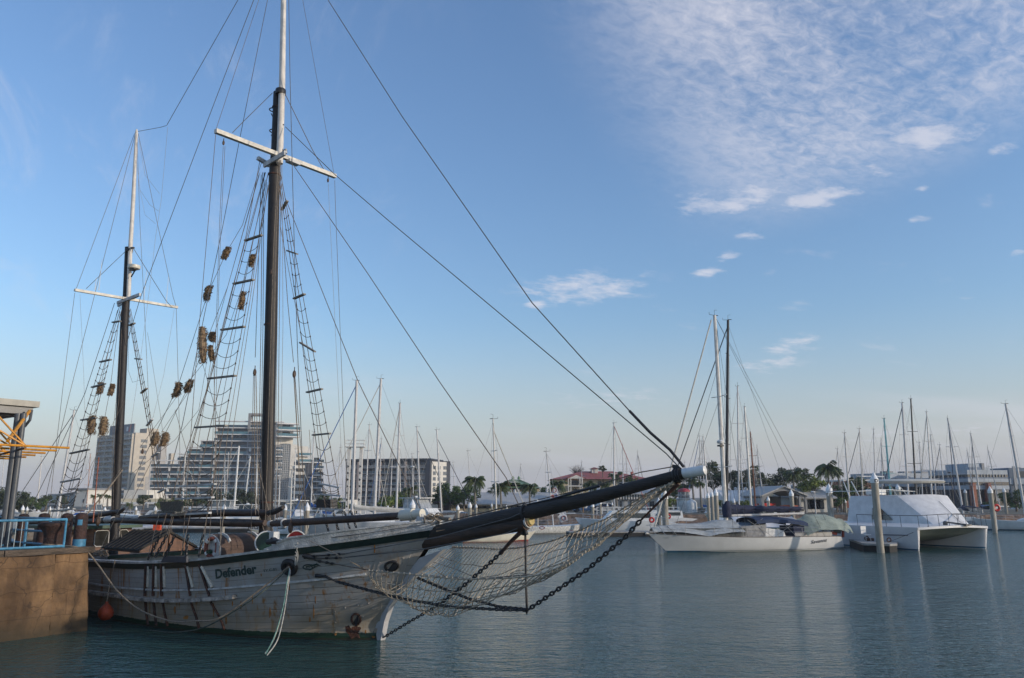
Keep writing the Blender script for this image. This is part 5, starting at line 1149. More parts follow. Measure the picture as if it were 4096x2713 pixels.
def tent(mb, ridge, wid, drop, n=24, m_=8, fold=.018):
    R_ = [FS.P(*q) for q in ridge]
    def fn(u, v):
        k = u*(len(R_)-1); i = min(len(R_)-2, int(k)); p = R_[i].lerp(R_[i+1], k-i); w_ = lerp(*wid, u) if isinstance(wid, tuple) else wid(u); d_ = lerp(*drop, u) if isinstance(drop, tuple) else drop(u)
        s_ = v*2-1; return p+Vector((0, s_*w_, -abs(s_)**1.35*d_-.0+fold*mnoise.noise(Vector((u*9, s_*3, ridge[0][0])))*2))
    mb.grid(fn, n, m_)
m = MB(); tent(m, [(2606, 2110, 0), (2700, 2096, 0), (2790, 2094, 0), (2860, 2080, 0), (2928, 2078, 0)], lambda u: .35+1.25*min(1, u*1.7), lambda u: .25+.55*min(1, u*2)); m.build('deck_cover', GREYC, sv, True, label='pale grey tent cover over the foredeck')
m = MB()
for sd in (1, -1): m.grid(lambda u, v: Vector((lerp(Ls/2-.9, FS.P(2938, 2140, 0).x, u), sd*(wdS(.94-u*.36)-.35+.05*math.sin(u*30)*v), lerp(zdS(.9)+.40, zdS(.7)+.0, v)-.02*u*0)), 24, 3)
m.build('cover_skirt', mat('shade_mesh', (.10, .105, .10), .9, .3, 4, bump=.5, bscale=8), sv, True)
m = MB(); x0, x1 = FS.P(3062, 2150, 1).x, FS.P(2948, 2150, 1).x
m.prism([(x0, -1.2, zM_), (x1, -1.1, zM_), (x1-.2, -.9, zM_+.72), (x0, -1.0, zM_+.85)], (0, 2.2, 0)); cbn = m.build('cabin', mat('cabin_cover_grey', (.27, .27, .27), .85, .2, 3, bump=.6, bscale=6), sv)
m = MB(); m.prism([(x0-1.7, -1.0, zM_), (x0, -1.0, zM_), (x0, -.95, zM_+.62), (x0-1.5, -.95, zM_+.4)], (0, 2.0, 0)); m.build('coaming', WHITE, sv)
m = MB(); m.prism([FS.P(3000, 2108, .9), FS.P(3056, 2120, .9), FS.P(3064, 2094, .8), FS.P(3018, 2084, .8)], (0, -1.7, 0)); m.build('dodger', mat('dodger_dark', (.03, .03, .035), .25, .3, 3), sv)
def bim(u, v):
    p = FS.P(lerp(2984, 3186, u), lerp(2074, 2084, u)-8*math.sin(u*math.pi), .0); s_ = v*2-1; return p+Vector((0, s_*1.25, -.02+.10*(1-s_*s_)-.10*abs(s_)**3))
m = MB(); m.grid(bim, 14, 10); m.grid(lambda u, v: bim(u, v)-Vector((0, 0, .10)), 14, 10); m.grid(lambda u, v: bim(u, 1)-Vector((0, 0, .22*v)), 14, 1); m.grid(lambda u, v: bim(u, 0)-Vector((0, 0, .22*v)), 14, 1); bio = m.build('bimini', mat('bimini_navy', (.015, .035, .09), .8, .2, 4), sv, True)
m = MB()
for sd in (1.2, -1.2):
    for a, b in (((2990, 2080), (3098, 2152)), ((3020, 2082), (3050, 2110)), ((3180, 2090), (3110, 2140)), ((3130, 2090), (3190, 2150)), ((3050, 2075), (3020, 2098))): m.tube([FS.P(*a, sd), FS.P(*b, sd)], .018, 5)
m.build('bimini_frame', STEEL, bio)
m = MB(); tent(m, [(3178, 2082, 0), (3225, 2057, 0), (3300, 2058, 0), (3340, 2072, 0)], lambda u: 1.35+.15*math.sin(u*3), lambda u: 1.05, 22, 10, .05); m.build('deck_cover', GREENC, sv, True, label='sage green cover over the cockpit end')
m = MB(); tent(m, [(3330, 2072, 0), (3362, 2076, 0), (3386, 2092, 0)], lambda u: 1.15-.4*u, lambda u: .95-.1*u, 12, 10, .06); m.build('deck_cover', GREENC, sv, True, label='small sage cover over the stern')
m = MB(); m.box(FS.P(3215, 2140, 0), (3.2, 2.2, .45)); m.build('aft_cabin', mat('deck_grey'  , (.4, .39, .37)), sv)
m = MB(); m.box(FS.P(3168, 2128, .3), (.9, 1.6, .9)); m.build('cockpit_screen', NAVY, sv)
m = MB(); m.tube([FS.P(3325, 2130, .9), FS.P(3345, 2135, .9)], .12, 8); m.tube([FS.P(3372, 2118, .6), FS.P(3372, 2150, .6)], .10, 8); m.build('red_fender', mat('red_fender_m', (.25, .05, .035), .6, .2, 5), sv, True)
m = MB()
for sd in (1,):
    for px in (2770, 2870, 2975, 3075, 3112, 3215): 
        u = (FS.P(px, 2140, NB).x+Ls/2)/Ls; q = Vector((-Ls/2+Ls*u, wdS(u)-.08, zdS(u))); m.tube([q, q+Vector((0, 0, .62))], .018, 5)
    for z_ in (.34, .62): m.tube([Vector((-Ls/2+Ls*u, wdS(u)-.08, zdS(u)+z_)) for u in (.06, .2, .4, .6, .8, .92)], .010, 4)
for a, b in (((2598, 2102), (2624, 2140)), ((2634, 2104), (2664, 2143)), ((2668, 2105), (2704, 2145))): m.tube([FS.P(*a, .3), FS.P(*b, .7)], .02, 5)
m.tube([FS.P(2585, 2102, -.2), FS.P(2600, 2100, .3), FS.P(2668, 2104, .6), FS.P(2712, 2144, .8)], .02, 5); m.tube([FS.P(2583, 2133, 0), FS.P(2600, 2134, 0)], .09, 6); m.build('guard_rails', STEEL, sv)
# --- floating dock with the tall piling ---
dk_ = T('floating_dock', 'grey floating dock end between the white sloop and the white catamaran', 'floating dock', tuple(G(3480, 2190)), 0)
c1, c2, c3, c4 = G(3385, 2186), G(3455, 2206), G(3590, 2208), G(3585, 2176)
def slab(mb, pts, z0, z1): mb.prism([Vector((p.x, p.y, z0)) for p in pts], (0, 0, z1-z0))
q = [G(3378, 2178), c2, G(3560, 2210), c3, G(3585, 2180), G(3480, 2120), G(3290, 2110)]
m = MB(); slab(m, q, -.25, .42); m.build('float_side', DOCKD, dk_, world=True)
m = MB(); ctr = sum(q, Vector())/len(q); slab(m, [ctr+(p-ctr)*1.015 for p in q], .421, .56); m.build('dock_top', DOCKC, dk_, world=True)
m = MB(); 
for px, py in ((3470, 2196), (3560, 2204)): m.torus(G(px, py)+Vector((0, 0, .75)), (0, 1, .2), .14, .045, 10, 6)
m.box(G(3482, 2196)+Vector((0, 0, .66)), (.5, .35, .2)); m.build('cleats', RUSTD, dk_, world=True)
PILE_G = 'white-capped concrete pilings of the marina'
def piling(px, pyt, D, r_=.34, lab='', letter=None, parts=True, ptop=None, tilt=0):
    t_ = W(px, pyt, D); o = T('piling', lab, 'piling', (t_.x, D, 0), 0, group=PILE_G); h = t_.z; cp = r_*1.9
    m_ = MB(); m_.lathe((0, 0, 0), [(r_, -.8), (r_*1.03, .25), (r_, .3), (r_, h-cp)], 16); m_.build('shaft', CONC, o, True)
    m_ = MB(); m_.lathe((0, 0, 0), [(r_*1.1, h-cp-r_*1.3), (r_*1.12, h-cp-r_*.1), (r_*1.04, h-cp), (r_*.55, h-cp*.5), (.02, h)], 16); c_ = m_.build('cap', PWHT, o, True)
    if letter:
        vs, fs, wd_ = textmesh(letter, 1.0, .03); k_ = .27; m_ = MB()
        m_.add([(math.sin((v.x-wd_/2)*k_*1.3/r_+.15)*(r_*1.16), -math.cos((v.x-wd_/2)*k_*1.3/r_+.15)*(r_*1.16), h-cp-r_*1.12+v.y*k_*1.15) for v in vs], fs); m_.build('letter', BLACK, c_)
    return o
piling(3494, 1888, 54.6, .235, 'tallest thick piling with the letter D on its white cap, on the dock end', 'D')
# chair on the dock
cb_ = G(3466, 2165, .56); o = T('chair', 'white plastic chair standing on the floating dock beside the catamaran', 'chair', tuple(cb_), R(20))
m = MB(); m.box((0, 0, .45), (.5, .48, .04)); m.build('seat', WHITE, o)
m = MB(); m.box((0, .23, .78), (.48, .035, .55)); m.build('backrest', WHITE, o)
for x in (-.22, .22):
    for y in (-.2, .2): m = MB(); m.tube([(x, y, 0), (x, y, .45)], .02, 5); m.build('leg', ALU, o)
# --- the big white catamaran ---
cl0, cr0 = G(3660, 2203.5), G(3942, 2194)
ca_ = R(-67); fw_ = Vector((math.cos(ca_), math.sin(ca_), 0)); FC = Frame((cl0+cr0)/2, ca_)    # local x to the bow, towards the camera
LB, RB = FC.L(cl0), FC.L(cr0); hw = abs(LB.y-RB.y)/2-.1; yc = (LB.y+RB.y)/2
FC = Frame(FC.Wd((min(LB.x, RB.x)+.2, yc, 0)), ca_)
ct = T('catamaran', 'big white power catamaran with bow rails and a flat hard top', 'motor catamaran', tuple(FC.o), ca_)
CW = mat('catamaran_white', (.58, .58, .585), .35, .07, .8); CU = mat('catamaran_under_shaded', (.30, .32, .27), .6, .15, 1)  # under-deck tone has the tunnel shade put into its colour
zk = FC.PX(3664, 2114, .3).z; Lc = 12.0; hwd = .95
for sd, nm in ((1, 'r'), (-1, 'l')):
    yo = sd*(hw)  # outer side line at the bow waterline
    def sec(x, z):
        f = max(0, min(1, -x/3.2))**.6; o_ = hw+.05+.30*f; i_ = hw-.02-1.25*f
        return o_+.12*(z/zk if z > 0 else 0), i_
    m = MB()
    def ht(u, v, so):
        x = .25*(v if v > 0 else 0)-Lc*u**1.6; z = lerp(-.4, zk, v); o_, i_ = sec(-Lc*u**1.6, z); 
        return Vector((x, sd*(o_ if so else i_), z))
    m.grid(lambda u, v: ht(u, v, True), 20, 5); m.grid(lambda u, v: ht(u, v, False), 20, 5); m.grid(lambda u, v: Vector((.25*u, 0, 0))+ht(0, u, v > .5)-Vector((.25*u, 0, 0)), 5, 1)
    hc = m.build('hull', CW, ct, True)
    m = MB(); m.grid(lambda u, v: ht(u, lerp(.215, .265, v), True)+Vector((.0, sd*.01, 0)), 20, 1); m.grid(lambda u, v: ht(u, lerp(.215, .265, v), False)-Vector((0, sd*.01, 0)), 20, 1); m.build('boot_stripe', BOOT, hc)
# bridge deck underside rising to the bow, and deck
def und(u, v):
    x = .15-Lc*u; y = lerp(-hw+.05, hw-.05, v); z = lerp(zk-.05, .42, min(1, u*3.6)**.7); return Vector((x, y, z+.12*(2*v-1)**2*0))
m = MB(); m.grid(und, 16, 6); m.build('bridge_underside', CU, ct, True); m = MB(); m.box((-5.5, 0, .1), (.2, 2*hw-1, 1.6)); m.build('added_tunnel_screen', CU, ct)  # underside coloured dark for shade; end box added to keep the tunnel dark
def dkc(u, v):
    f = 1-.0*u; x = .28+.45*math.sin(math.pi*v)**.7*(1-u)-Lc*u; w_ = hw+.40-.22*(1-min(1, u*5)); return Vector((x, lerp(-w_, w_, v), zk+.05+.12*math.sin(math.pi*v)))
m = MB(); m.grid(dkc, 14, 12); m.grid(lambda u, v: dkc(0, u)-Vector((0, 0, .16*v)), 12, 1)
for e in (0, 1): m.grid(lambda u, v: dkc(u, e)-Vector((0, 0, .10*v)), 14, 1)
m.build('deck', CW, ct, True)
# cabin with raked white front
xb = FC.P(3800, 2095, 0).x; xf0, xf1 = -2.2, -5.4; ztp = FC.PX(3720, 1984, xf1).z; yr = FC.PX(3790, 1986, xf1).y; yl = FC.PX(3590, 1990, xf1).y
yr2 = FC.PX(3872, 2082, xf0).y
w_t = abs(yr-yl)/2; w_b = w_t+.3
z0 = zk+.12
V_ = [(xf0, yl-.25, z0), (xf0, yr2, z0), (xf1, yr, ztp), (xf1, yl, ztp), (-Lc+1.5, yl-.25, z0), (-Lc+1.5, yr2, z0), (-Lc+1.8, yr, ztp), (-Lc+1.8, yl, ztp)]; w_b = -(yl-.25); cyc = (yl+yr)/2
m = MB()
def front(u, v): 
    a = Vector(V_[0]).lerp(Vector(V_[1]), u); b = Vector(V_[3]).lerp(Vector(V_[2]), u); p = a.lerp(b, v); return p+Vector((.55*math.sin(math.pi*u)**.6, 0, .12*math.sin(math.pi*u)*v))
m.grid(front, 16, 6)
m.grid(lambda u, v: front(u, 1).lerp(Vector((-Lc+1.8, lerp(yl, yr, u), ztp+.05)), v), 16, 2)
m.add(V_, [(1, 5, 6, 2), (0, 3, 7, 4), (4, 7, 6, 5)]); cc_ = m.build('cabin', mat('cabin_cover_white', (.62, .62, .62), .6, .10, 1.6, bump=.25, bscale=3), ct, True)
for sd in (-1,):
    m = MB(); a = Vector((xf0-3.6, yl-.27, z0+.25)); b = Vector((xf0-5.6, yl-.27, z0+.25)); m.prism([a, b, b+Vector((-.0, .11, .9)), a+Vector((-1.2, .11, .9))], (0, -.05, 0)); m.build('side_window', DGLASS, cc_)
m = MB(); a, b, c = front(.56, .75), front(.60, .25), front(.62, .06); o_ = Vector((.05, 0, .03)); m.tube([a+o_, b+o_, c+o_, front(.74, .06)+o_], .018, 4); m.build('hatch_edge', mat('seam_dark', (.06, .06, .07), .6, .2, 3), cc_)
m = MB(); zc = FC.PX(3720, 1927, -6.5).z; yy0 = FC.PX(3512, 1930, -7).y; yy1 = FC.PX(3748, 1925, -7).y; hy = abs(yy1-yy0)/2; my = (yy0+yy1)/2
P = []
m._lathe(Vector((0, 0, 0)), [(.0, .08), (.6, .075), (.94, .04), (1, 0), (.95, -.05), (.0, -.06)], 28, Vector((0, 0, 1)))
m.v = [Vector((-7.2+p.x*2.6, p.y*hy+my, zc+p.z*2.6)) for p in m.v]; ht_ = m.build('hard_top', mat('hard_top_cream', (.50, .48, .42), .5, .1, 2), ct, True)
m = MB()
for sd in (-1, 1):
    for x0_, x1_ in ((-5.6, -6.4), (-6.6, -7.2), (-8.8, -8.4)): m.tube([(x0_, sd*w_t*.92, ztp), (x1_, sd*hy*.72, zc-.05)], .04, 6)
m.tube([(-6.2, .2, ztp), (-6.2, .2, zc)], .04, 6); m.build('top_supports', WHITE, ht_)
m = MB(); m.tube([(-6, -hy*.5, zc+.1), (-6, -hy*.5, zc+.35), (-6, hy*.2, zc+.35), (-6, hy*.2, zc+.1)], .035, 6); m.build('roof_rail', WHITE, ht_)
m = MB(); m.box((-5.9, .15-.6, ztp+.3), (.6, 1.5, .42)); m.build('helm_console', WHITE, cc_)
m = MB()
for z_ in (.35,): m.tube([(-5.2, -w_t-.2, ztp+z_), (-5.0, 0, ztp+z_+.12), (-5.2, w_t+.2, ztp+z_)], .03, 5); m.tube([(-5.2, -w_t-.2, ztp+z_), (-9, -w_t-.1, ztp+z_)], .03, 5); m.tube([(-5.2, w_t+.2, ztp+z_), (-9, w_t+.1, ztp+z_)], .03, 5)
for k in range(9): m.tube([(-5.15, -w_t+k*w_t/4, ztp), (-5.15, -w_t+k*w_t/4, ztp+.4)], .02, 4)
m.build('upper_rail', WHITE, cc_)
m = MB(); rp = [dkc(u, v) for u, v in ((.42, 0), (.3, 0), (.2, 0), (.1, 0), (0, .02), (0, .12), (0, .25), (0, .38), (0, .5), (0, .62), (0, .75), (0, .88), (0, .98), (.1, 1), (.2, 1), (.3, 1), (.42, 1))]
m.tube([p+Vector((-.1, 0, .80)) for p in rp], .026, 5)
for p in rp: m.tube([p+Vector((-.06, 0, 0)), p+Vector((-.1, 0, .80))], .022, 4)
m.build('bow_rail', mat('rail_grey', (.085, .085, .085), .4, .2, 6), ct)
m = MB(); p = dkc(0, .55); m.tube([p+Vector((-.9, -.7, .22)), p+Vector((.25, .35, .02))], .06, 6); m.lathe(p+Vector((-.9, -.6, .0)), [(.16, 0), (.16, .18), (.08, .28)], 10); m.box(p+Vector((.1, .35, .02)), (.3, .6, .1)); m.build('anchor_winch', mat('rail_grey', (.2, .2, .2)), ct)
m = MB(); m.tube([FC.P(3708, 2192, LB.y) if False else Vector((-.4, -hw-.42, 1.05)), Vector((-2.6, -hw-.55, 1.0))], .03, 4); m.build('rub_strip', BLACK, ct)
m = MB(); m.tube([dkc(0, .12)+Vector((0, 0, .05)), FC.L(G(3560, 2203)+Vector((0, 0, .6)))], .016, 4); m.build('bow_line', WIRE, ct)
# ---------------- the rest of the marina ----------------
YG = 'yachts berthed in the marina'
Y_ = lambda *a, **k: yacht(*a, group=YG, **k)
# right-hand fleet
Y_((2904, 2110), (2912, 1280), 18.5, 150, mastm=BLACK, hullm=GEL, cover=NAVY, lab='yacht with tall black mast standing just right of the thick pale mast', fore=WIRE, spread=((.4, 1.0), (.62, .9), (.83, .6)), r_=.14, L=12, awn=NAVY)
Y_((2955, 2060), (2950, 1545), 16, 100, mastm=ALU, cover=NAVY, lab='grey-masted yacht, first mast right of the tall black one')
Y_((3007, 2060), (2978, 1628), 14.5, 95, mastm=MASTW, cover=CANV, lab='yacht with thick off-white leaning mast behind the navy boom cover', r_=.14)
Y_((3024, 2050), (3001, 1728), 13, 80, mastm=BRWN, cover=REDC, hullm=CREAM, lab='yacht with orange-brown wooden mast', r_=.13)
Y_((3058, 2055), (3028, 1787), 11.5, 75, lab='small yacht with thin pale mast right of the brown mast', fore=NAVY)
Y_((2806, 2045), (2797, 1745), 13.5, 110, lab='leftmost of the three thin masts just beyond the bowsprit end', fore=BLUE, cover=BLUE)
Y_((2822, 2040), (2806, 1765), 13, 104, lab='middle of the three thin masts just beyond the bowsprit end', cover=CANV)
Y_((2836, 2040), (2812, 1748), 12.8, 96, lab='rightmost of the three thin masts just beyond the bowsprit end, greyer', r_=.12)
Y_((3373, 2030), (3349, 1796), 11.5, 100, lab='short grey-masted yacht behind the big palm at right', fore=CANV)
Y_((3404, 2085), (3378, 1732), 12.5, 105, mastm=MASTW, cover=REDC, hullm=GEL, lab='yacht with weathered white mast and faded red sail cloth beside the catamaran', r_=.12)
Y_((3453, 2030), (3437, 1715), 14, 110, mastm=MASTW, lab='pale-masted yacht behind the stern of the catamaran', fore=NAVY, cover=NAVY)
Y_((3462, 2020), (3446, 1823), 11, 75, mastm=MASTW, lab='short-masted yacht close right of the pale mast behind the catamaran', fore=SLATE)
Y_((3500, 2010), (3494, 1717), 15, 100, lab='yacht with the thinnest far mast left of the teal mast', parts=1)
Y_((3565, 2010), (3536, 1674), 14, 98, mastm=TEAL, lab='yacht with a teal green mast behind the catamaran', r_=.13)
Y_((3633, 2010), (3608, 1611), 15.5, 104, lab='grey-masted yacht left of the slender black mast behind the catamaran', fore=NAVY, r_=.13)
Y_((3662, 2010), (3643, 1595), 16.5, 92, mastm=BLACK, lab='yacht with slender black mast behind the catamaran hard top', r_=.12)
Y_((3728, 2015), (3706, 1648), 15, 82, mastm=MASTW, lab='yacht with white mast right of the slender black mast', fore=CANV)
Y_((3782, 2010), (3758, 1780), 12, 100, lab='small yacht with thin light mast before the blue office block', fore=NAVY)
Y_((3853, 2040), (3791, 1675), 13.5, 70, cover=NAVY, lab='yacht with navy boom cover right of the catamaran cabin', fore=NAVY, awn=NAVY, r_=.12)
Y_((3927, 2030), (3883, 1735), 13, 75, cover=NAVY, lab='yacht with navy furled jib before the stepped office roof', fore=NAVY, awn=SLATE, r_=.12)
Y_((4100, 2030), (4022, 1615), 14.5, 165, cover=GREYC, lab='yacht with a strongly leaning grey mast at the right edge', r_=.15)
Y_((3085, 2040), (3074, 1905), 8.5, 60, lab='very short thin mast over the left eave of the arched shed', parts=1)
Y_((2690, 2040), (2688, 1880), 9.5, 60, lab='short thin mast before the lighthouse', parts=1)
Y_((3530, 2000), (3524, 1760), 13, 60, lab='thin mast between the faintest mast and the teal mast', parts=1, fore=NAVY)
Y_((3690, 2000), (3676, 1770), 13, 110, lab='thin mast between the slender black mast and the white mast', parts=1)
Y_((3745, 2000), (3722, 1740), 13.5, 110, lab='thin grey mast close right of the white mast', parts=1)
Y_((3900, 2010), (3868, 1800), 12, 60, lab='thin mast left of the mast with the navy furled jib', parts=1)
Y_((4000, 2010), (3950, 1790), 12, 60, lab='thin far mast between the office roof and the leaning mast', parts=1)
Y_((2742, 2040), (2738, 1850), 10.5, 60, lab='short mast right of the lighthouse dome', parts=1, fore=NAVY)
Y_((2975, 2040), (2958, 1770), 12, 60, lab='thin mast between the tall grey and the thick off-white masts', parts=1)
# middle fleet
Y_((1560, 2040), (1570, 1800), 12, 60, lab='thin mast between the thick grey masts before the dark flats', parts=1)
Y_((1822, 2040), (1812, 1850), 10.5, 60, lab='short thin mast over the round green trees', parts=1)
Y_((2090, 2040), (2082, 1860), 10, 60, lab='short thin mast before the green-roofed house', parts=1)
Y_((2330, 2040), (2326, 1850), 10, 60, lab='short thin mast before the gabled balcony of the red-roofed house', parts=1)
Y_((1345, 2040), (1362, 1790), 12, 60, lab='thin mast left of the truss tower', parts=1)
Y_((1460, 2040), (1478, 1700), 14, 60, lab='thin mast right of the truss tower', parts=1, fore=CANV)
Y_((1408, 2060), (1427, 1522), 15.5, 190, cover=CANV, hullm=mat('pale_grey_hull', (.42, .44, .46), .4, .1, 1.2), lab='big pale grey yacht with blue furled jib left of the truss tower', fore=BLUE, r_=.17, L=15, loff=1.5)
Y_((1497, 2050), (1524, 1515), 16, 188, cover=CANV, lab='yacht with thick grey mast and cream boom cover, second from the truss tower', fore=CANV, r_=.16)
Y_((1513, 2040), (1526, 1756), 13.2, 120, lab='shorter mast just right of the thick grey mast by the dark flats', fore=BLUE)
Y_((1585, 2050), (1600, 1613), 15, 120, lab='yacht with grey mast before the middle of the dark flats', fore=CANV, r_=.15)
Y_((1603, 2040), (1597, 1782), 13, 60, lab='yacht with thin tan mast standing close behind a thicker grey mast', mastm=MASTW)
Y_((1682, 2045), (1668, 1708), 14, 20, lab='yacht with a black forestay in front of the dark flats', fore=BLACK, r_=.12, cover=NAVY)
Y_((1651, 2030), (1648, 1816), 12, 40, lab='small thin-masted yacht before the white end of the dark flats', fore=CANV)
Y_((1768, 2045), (1747, 1720), 13.5, 15, lab='yacht with navy furled jib sloping right of the dark flats', fore=NAVY, r_=.12)
Y_((1887, 2045), (1872, 1804), 12, 0, lab='thin-masted yacht before the first big palm', parts=1)
Y_((2457, 2050), (2456, 1692), 14.5, 322, hullm=mat('navy_hull', (.015, .02, .055), .3, .15, 2), cover=NAVY, lab='navy-hulled yacht with red furled jib, bow towards the camera', fore=mat('red_furl', (.35, .06, .04), .8, .2, 5), r_=.12, L=12)
Y_((2493, 2045), (2491, 1780), 13, 80, lab='yacht with dark blue furled jib before the red roof', fore=NAVY, cover=NAVY)
Y_((2509, 2030), (2505, 1822), 12, 75, lab='shortest thin mast before the right end of the red roof', parts=1)
Y_((2562, 2030), (2550, 1808), 12.5, 60, lab='thin-masted yacht with dark forestay at the right end of the red roof', fore=WIRE)
# left fleet
Y_((228, 2060), (297, 1641), 13.5, 200, lab='left-hand yacht whose grey mast rises between the shelter and the rigging', fore=WIRE, r_=.13)
Y_((147, 2045), (167, 1827), 12, 30, mastm=MASTW, lab='small white-masted yacht left of the awning building', r_=.11)
Y_((0, 2050), (16, 1830), 12, 30, lab='yacht mast at the far left edge under the shelter', parts=1)
for b_, t_, H_, hd_, lab_, kw in (
    ((935, 2045), (956, 1784), 13, 200, 'white yacht with thick white mast before the centre of the stepped flats', dict(mastm=WHITE, r_=.19, fore=CANV)),
    ((898, 2040), (899, 1819), 12.5, 170, 'yacht with a plain white mast left of the thickest white mast', dict(mastm=WHITE, r_=.14)),
    ((726, 2040), (741, 1819), 13, 25, 'yacht with white mast before the left wing of the stepped flats', dict(mastm=WHITE, r_=.15, fore=CANV)),
    ((1024, 2045), (1030, 1786), 13.5, 170, 'yacht with white mast close left of the ship foremast', dict(mastm=WHITE, r_=.14)),
    ((975, 2045), (1001, 1826), 12.5, 200, 'yacht with short white leaning mast left of the foremast', dict(mastm=WHITE, r_=.16, fore=CANV)),
    ((1174, 2055), (1183, 1796), 13, 10, 'yacht with a thin white mast right of the ship foremast', dict(mastm=WHITE, r_=.12, fore=CANV)),
    ((1114, 2050), (1121, 1872), 10.5, 10, 'small yacht with short white mast just right of the foremast', dict(mastm=WHITE, r_=.11)),
    ((1243, 2050), (1256, 1728), 14, 150, 'yacht with grey mast behind the far shroud ladder', dict(cover=BLUE, r_=.11)),
    ((590, 2045), (604, 1836), 12, 30, 'thin-masted yacht between the white tower and the stepped flats', dict(cover=CANV)),
    ((903, 2040), (914, 1809), 13, 60, 'thin grey mast beside the white masts before the flats', dict(parts=1)),
    ((345, 2045), (362, 1816), 13, 160, 'yacht left of the mizzen mast with a thin pinkish mast', dict(mastm=mat('pink_mast', (.45, .25, .18), .5, .2, 4)))):
    Y_(b_, t_, H_, hd_, lab=lab_, **kw)
# boats seen side-on in the middle distance
def sideboat(bow, stern, name, lab, hullm, mast=None, Hm=12, stripe=BOOTD, fore=None, cover=None, cab=True, mastm=MASTW, awn=None, L=None, text=None, off=.5, cat='sailing boat', B=None):
    a, b = G(*bow), G(*stern); h = math.degrees(math.atan2(a.y-b.y, a.x-b.x)); c = (a+b)/2; L_ = L or (a-b).length*1.1
    fr = Frame(c, R(h)); c = c+Vector((0, L_*.14, 0))
    o, fr = yacht((mast[0], mast[1]), (mast[2], mast[3]), Hm, h, L=L_, D=c.y, hullm=hullm, stripe=stripe, fore=fore, cover=cover, cab=cab, mastm=mastm, awn=awn, lab=lab, group=YG, loff=0, name=name, cat=cat, B=B)
    return o, fr
sideboat((2150, 2165), (1860, 2172), 'sailing_yacht', 'cream hulled yacht with red stripe under the bowsprit, mast dotted with cleats', CREAM, (1989, 2080, 1972, 1676), 11, BOOTR, fore=CANV, cab=True)
def flatboat():
    a, b = G(2135, 2140), G(2385, 2136); h = math.degrees(math.atan2(a.y-b.y, a.x-b.x))
    o, fr = sideboat((2385, 2133), (2110, 2139), 'sport_yacht', 'low white sport boat with round logo patches near the rocks', mat('speckled_white', (.60, .60, .58), .5, .35, 9), (2214, 2120, 2185, 1806), 9, mat('grey_line', (.3, .3, .3), .6, .2, 4), mastm=ALU, cab=False)
    LG = mat('logo_red', (.22, .02, .03), .6, .2, 4); LW = mat('logo_white', (.65, .65, .65), .6, .1, 4)
    for px, py, w_, h_ in ((2168, 2112, 11, 6.5), (2286, 2126, 7, 4)):
        c = W(px, py, G(2250, 2139).y-.25)
        m = MB(); m.add([c+Vector((w_*.026*math.cos(t), 0, h_*.026*math.sin(t))) for t in [i*math.pi/10 for i in range(20)]], [tuple(range(20))]); m.build('logo_patch', LG, o, world=True)
        m = MB(); m.add([c+Vector((w_*.018*math.cos(t), -.02, h_*.014*math.sin(t))) for t in [i*math.pi/10 for i in range(20)]], [tuple(range(20))]); m.build('logo_centre', LW, o, world=True)
flatboat()
sideboat((560, 2128), (1065, 2126), 'sailing_yacht', 'long white yacht lying side-on behind the ship booms at left', GEL, (726, 2100, 741, 1822), 12, BOOTD, cab=True, L=17)
sideboat((968, 2141), (1150, 2138), 'sailing_yacht', 'cream hulled yacht with script lettering on its bow behind the foremast', CREAM, (1100, 2090, 1108, 1850), 9, BOOTD)
bt = G(1058, 2138); vs, fs, wd_ = textmesh('Beau', 1.0, .01, .3); k_ = .75
m = MB(); c = W(990, 2119, bt.y-.7); m.add([c+Vector((v.x*k_, -.02, v.y*k_*.9)) for v in vs], fs); _b = [q for q in COL.objects if q.get('label', '').startswith('cream hulled yacht with script')][0]; m.build('hull_lettering', BLACK, _b, world=True)
sideboat((1260, 2142), (1100, 2140), 'sailing_yacht', 'white yacht with green stripe right of the foremast', GEL, (1160, 2100, 1168, 1880), 9, GREENR, cab=True)
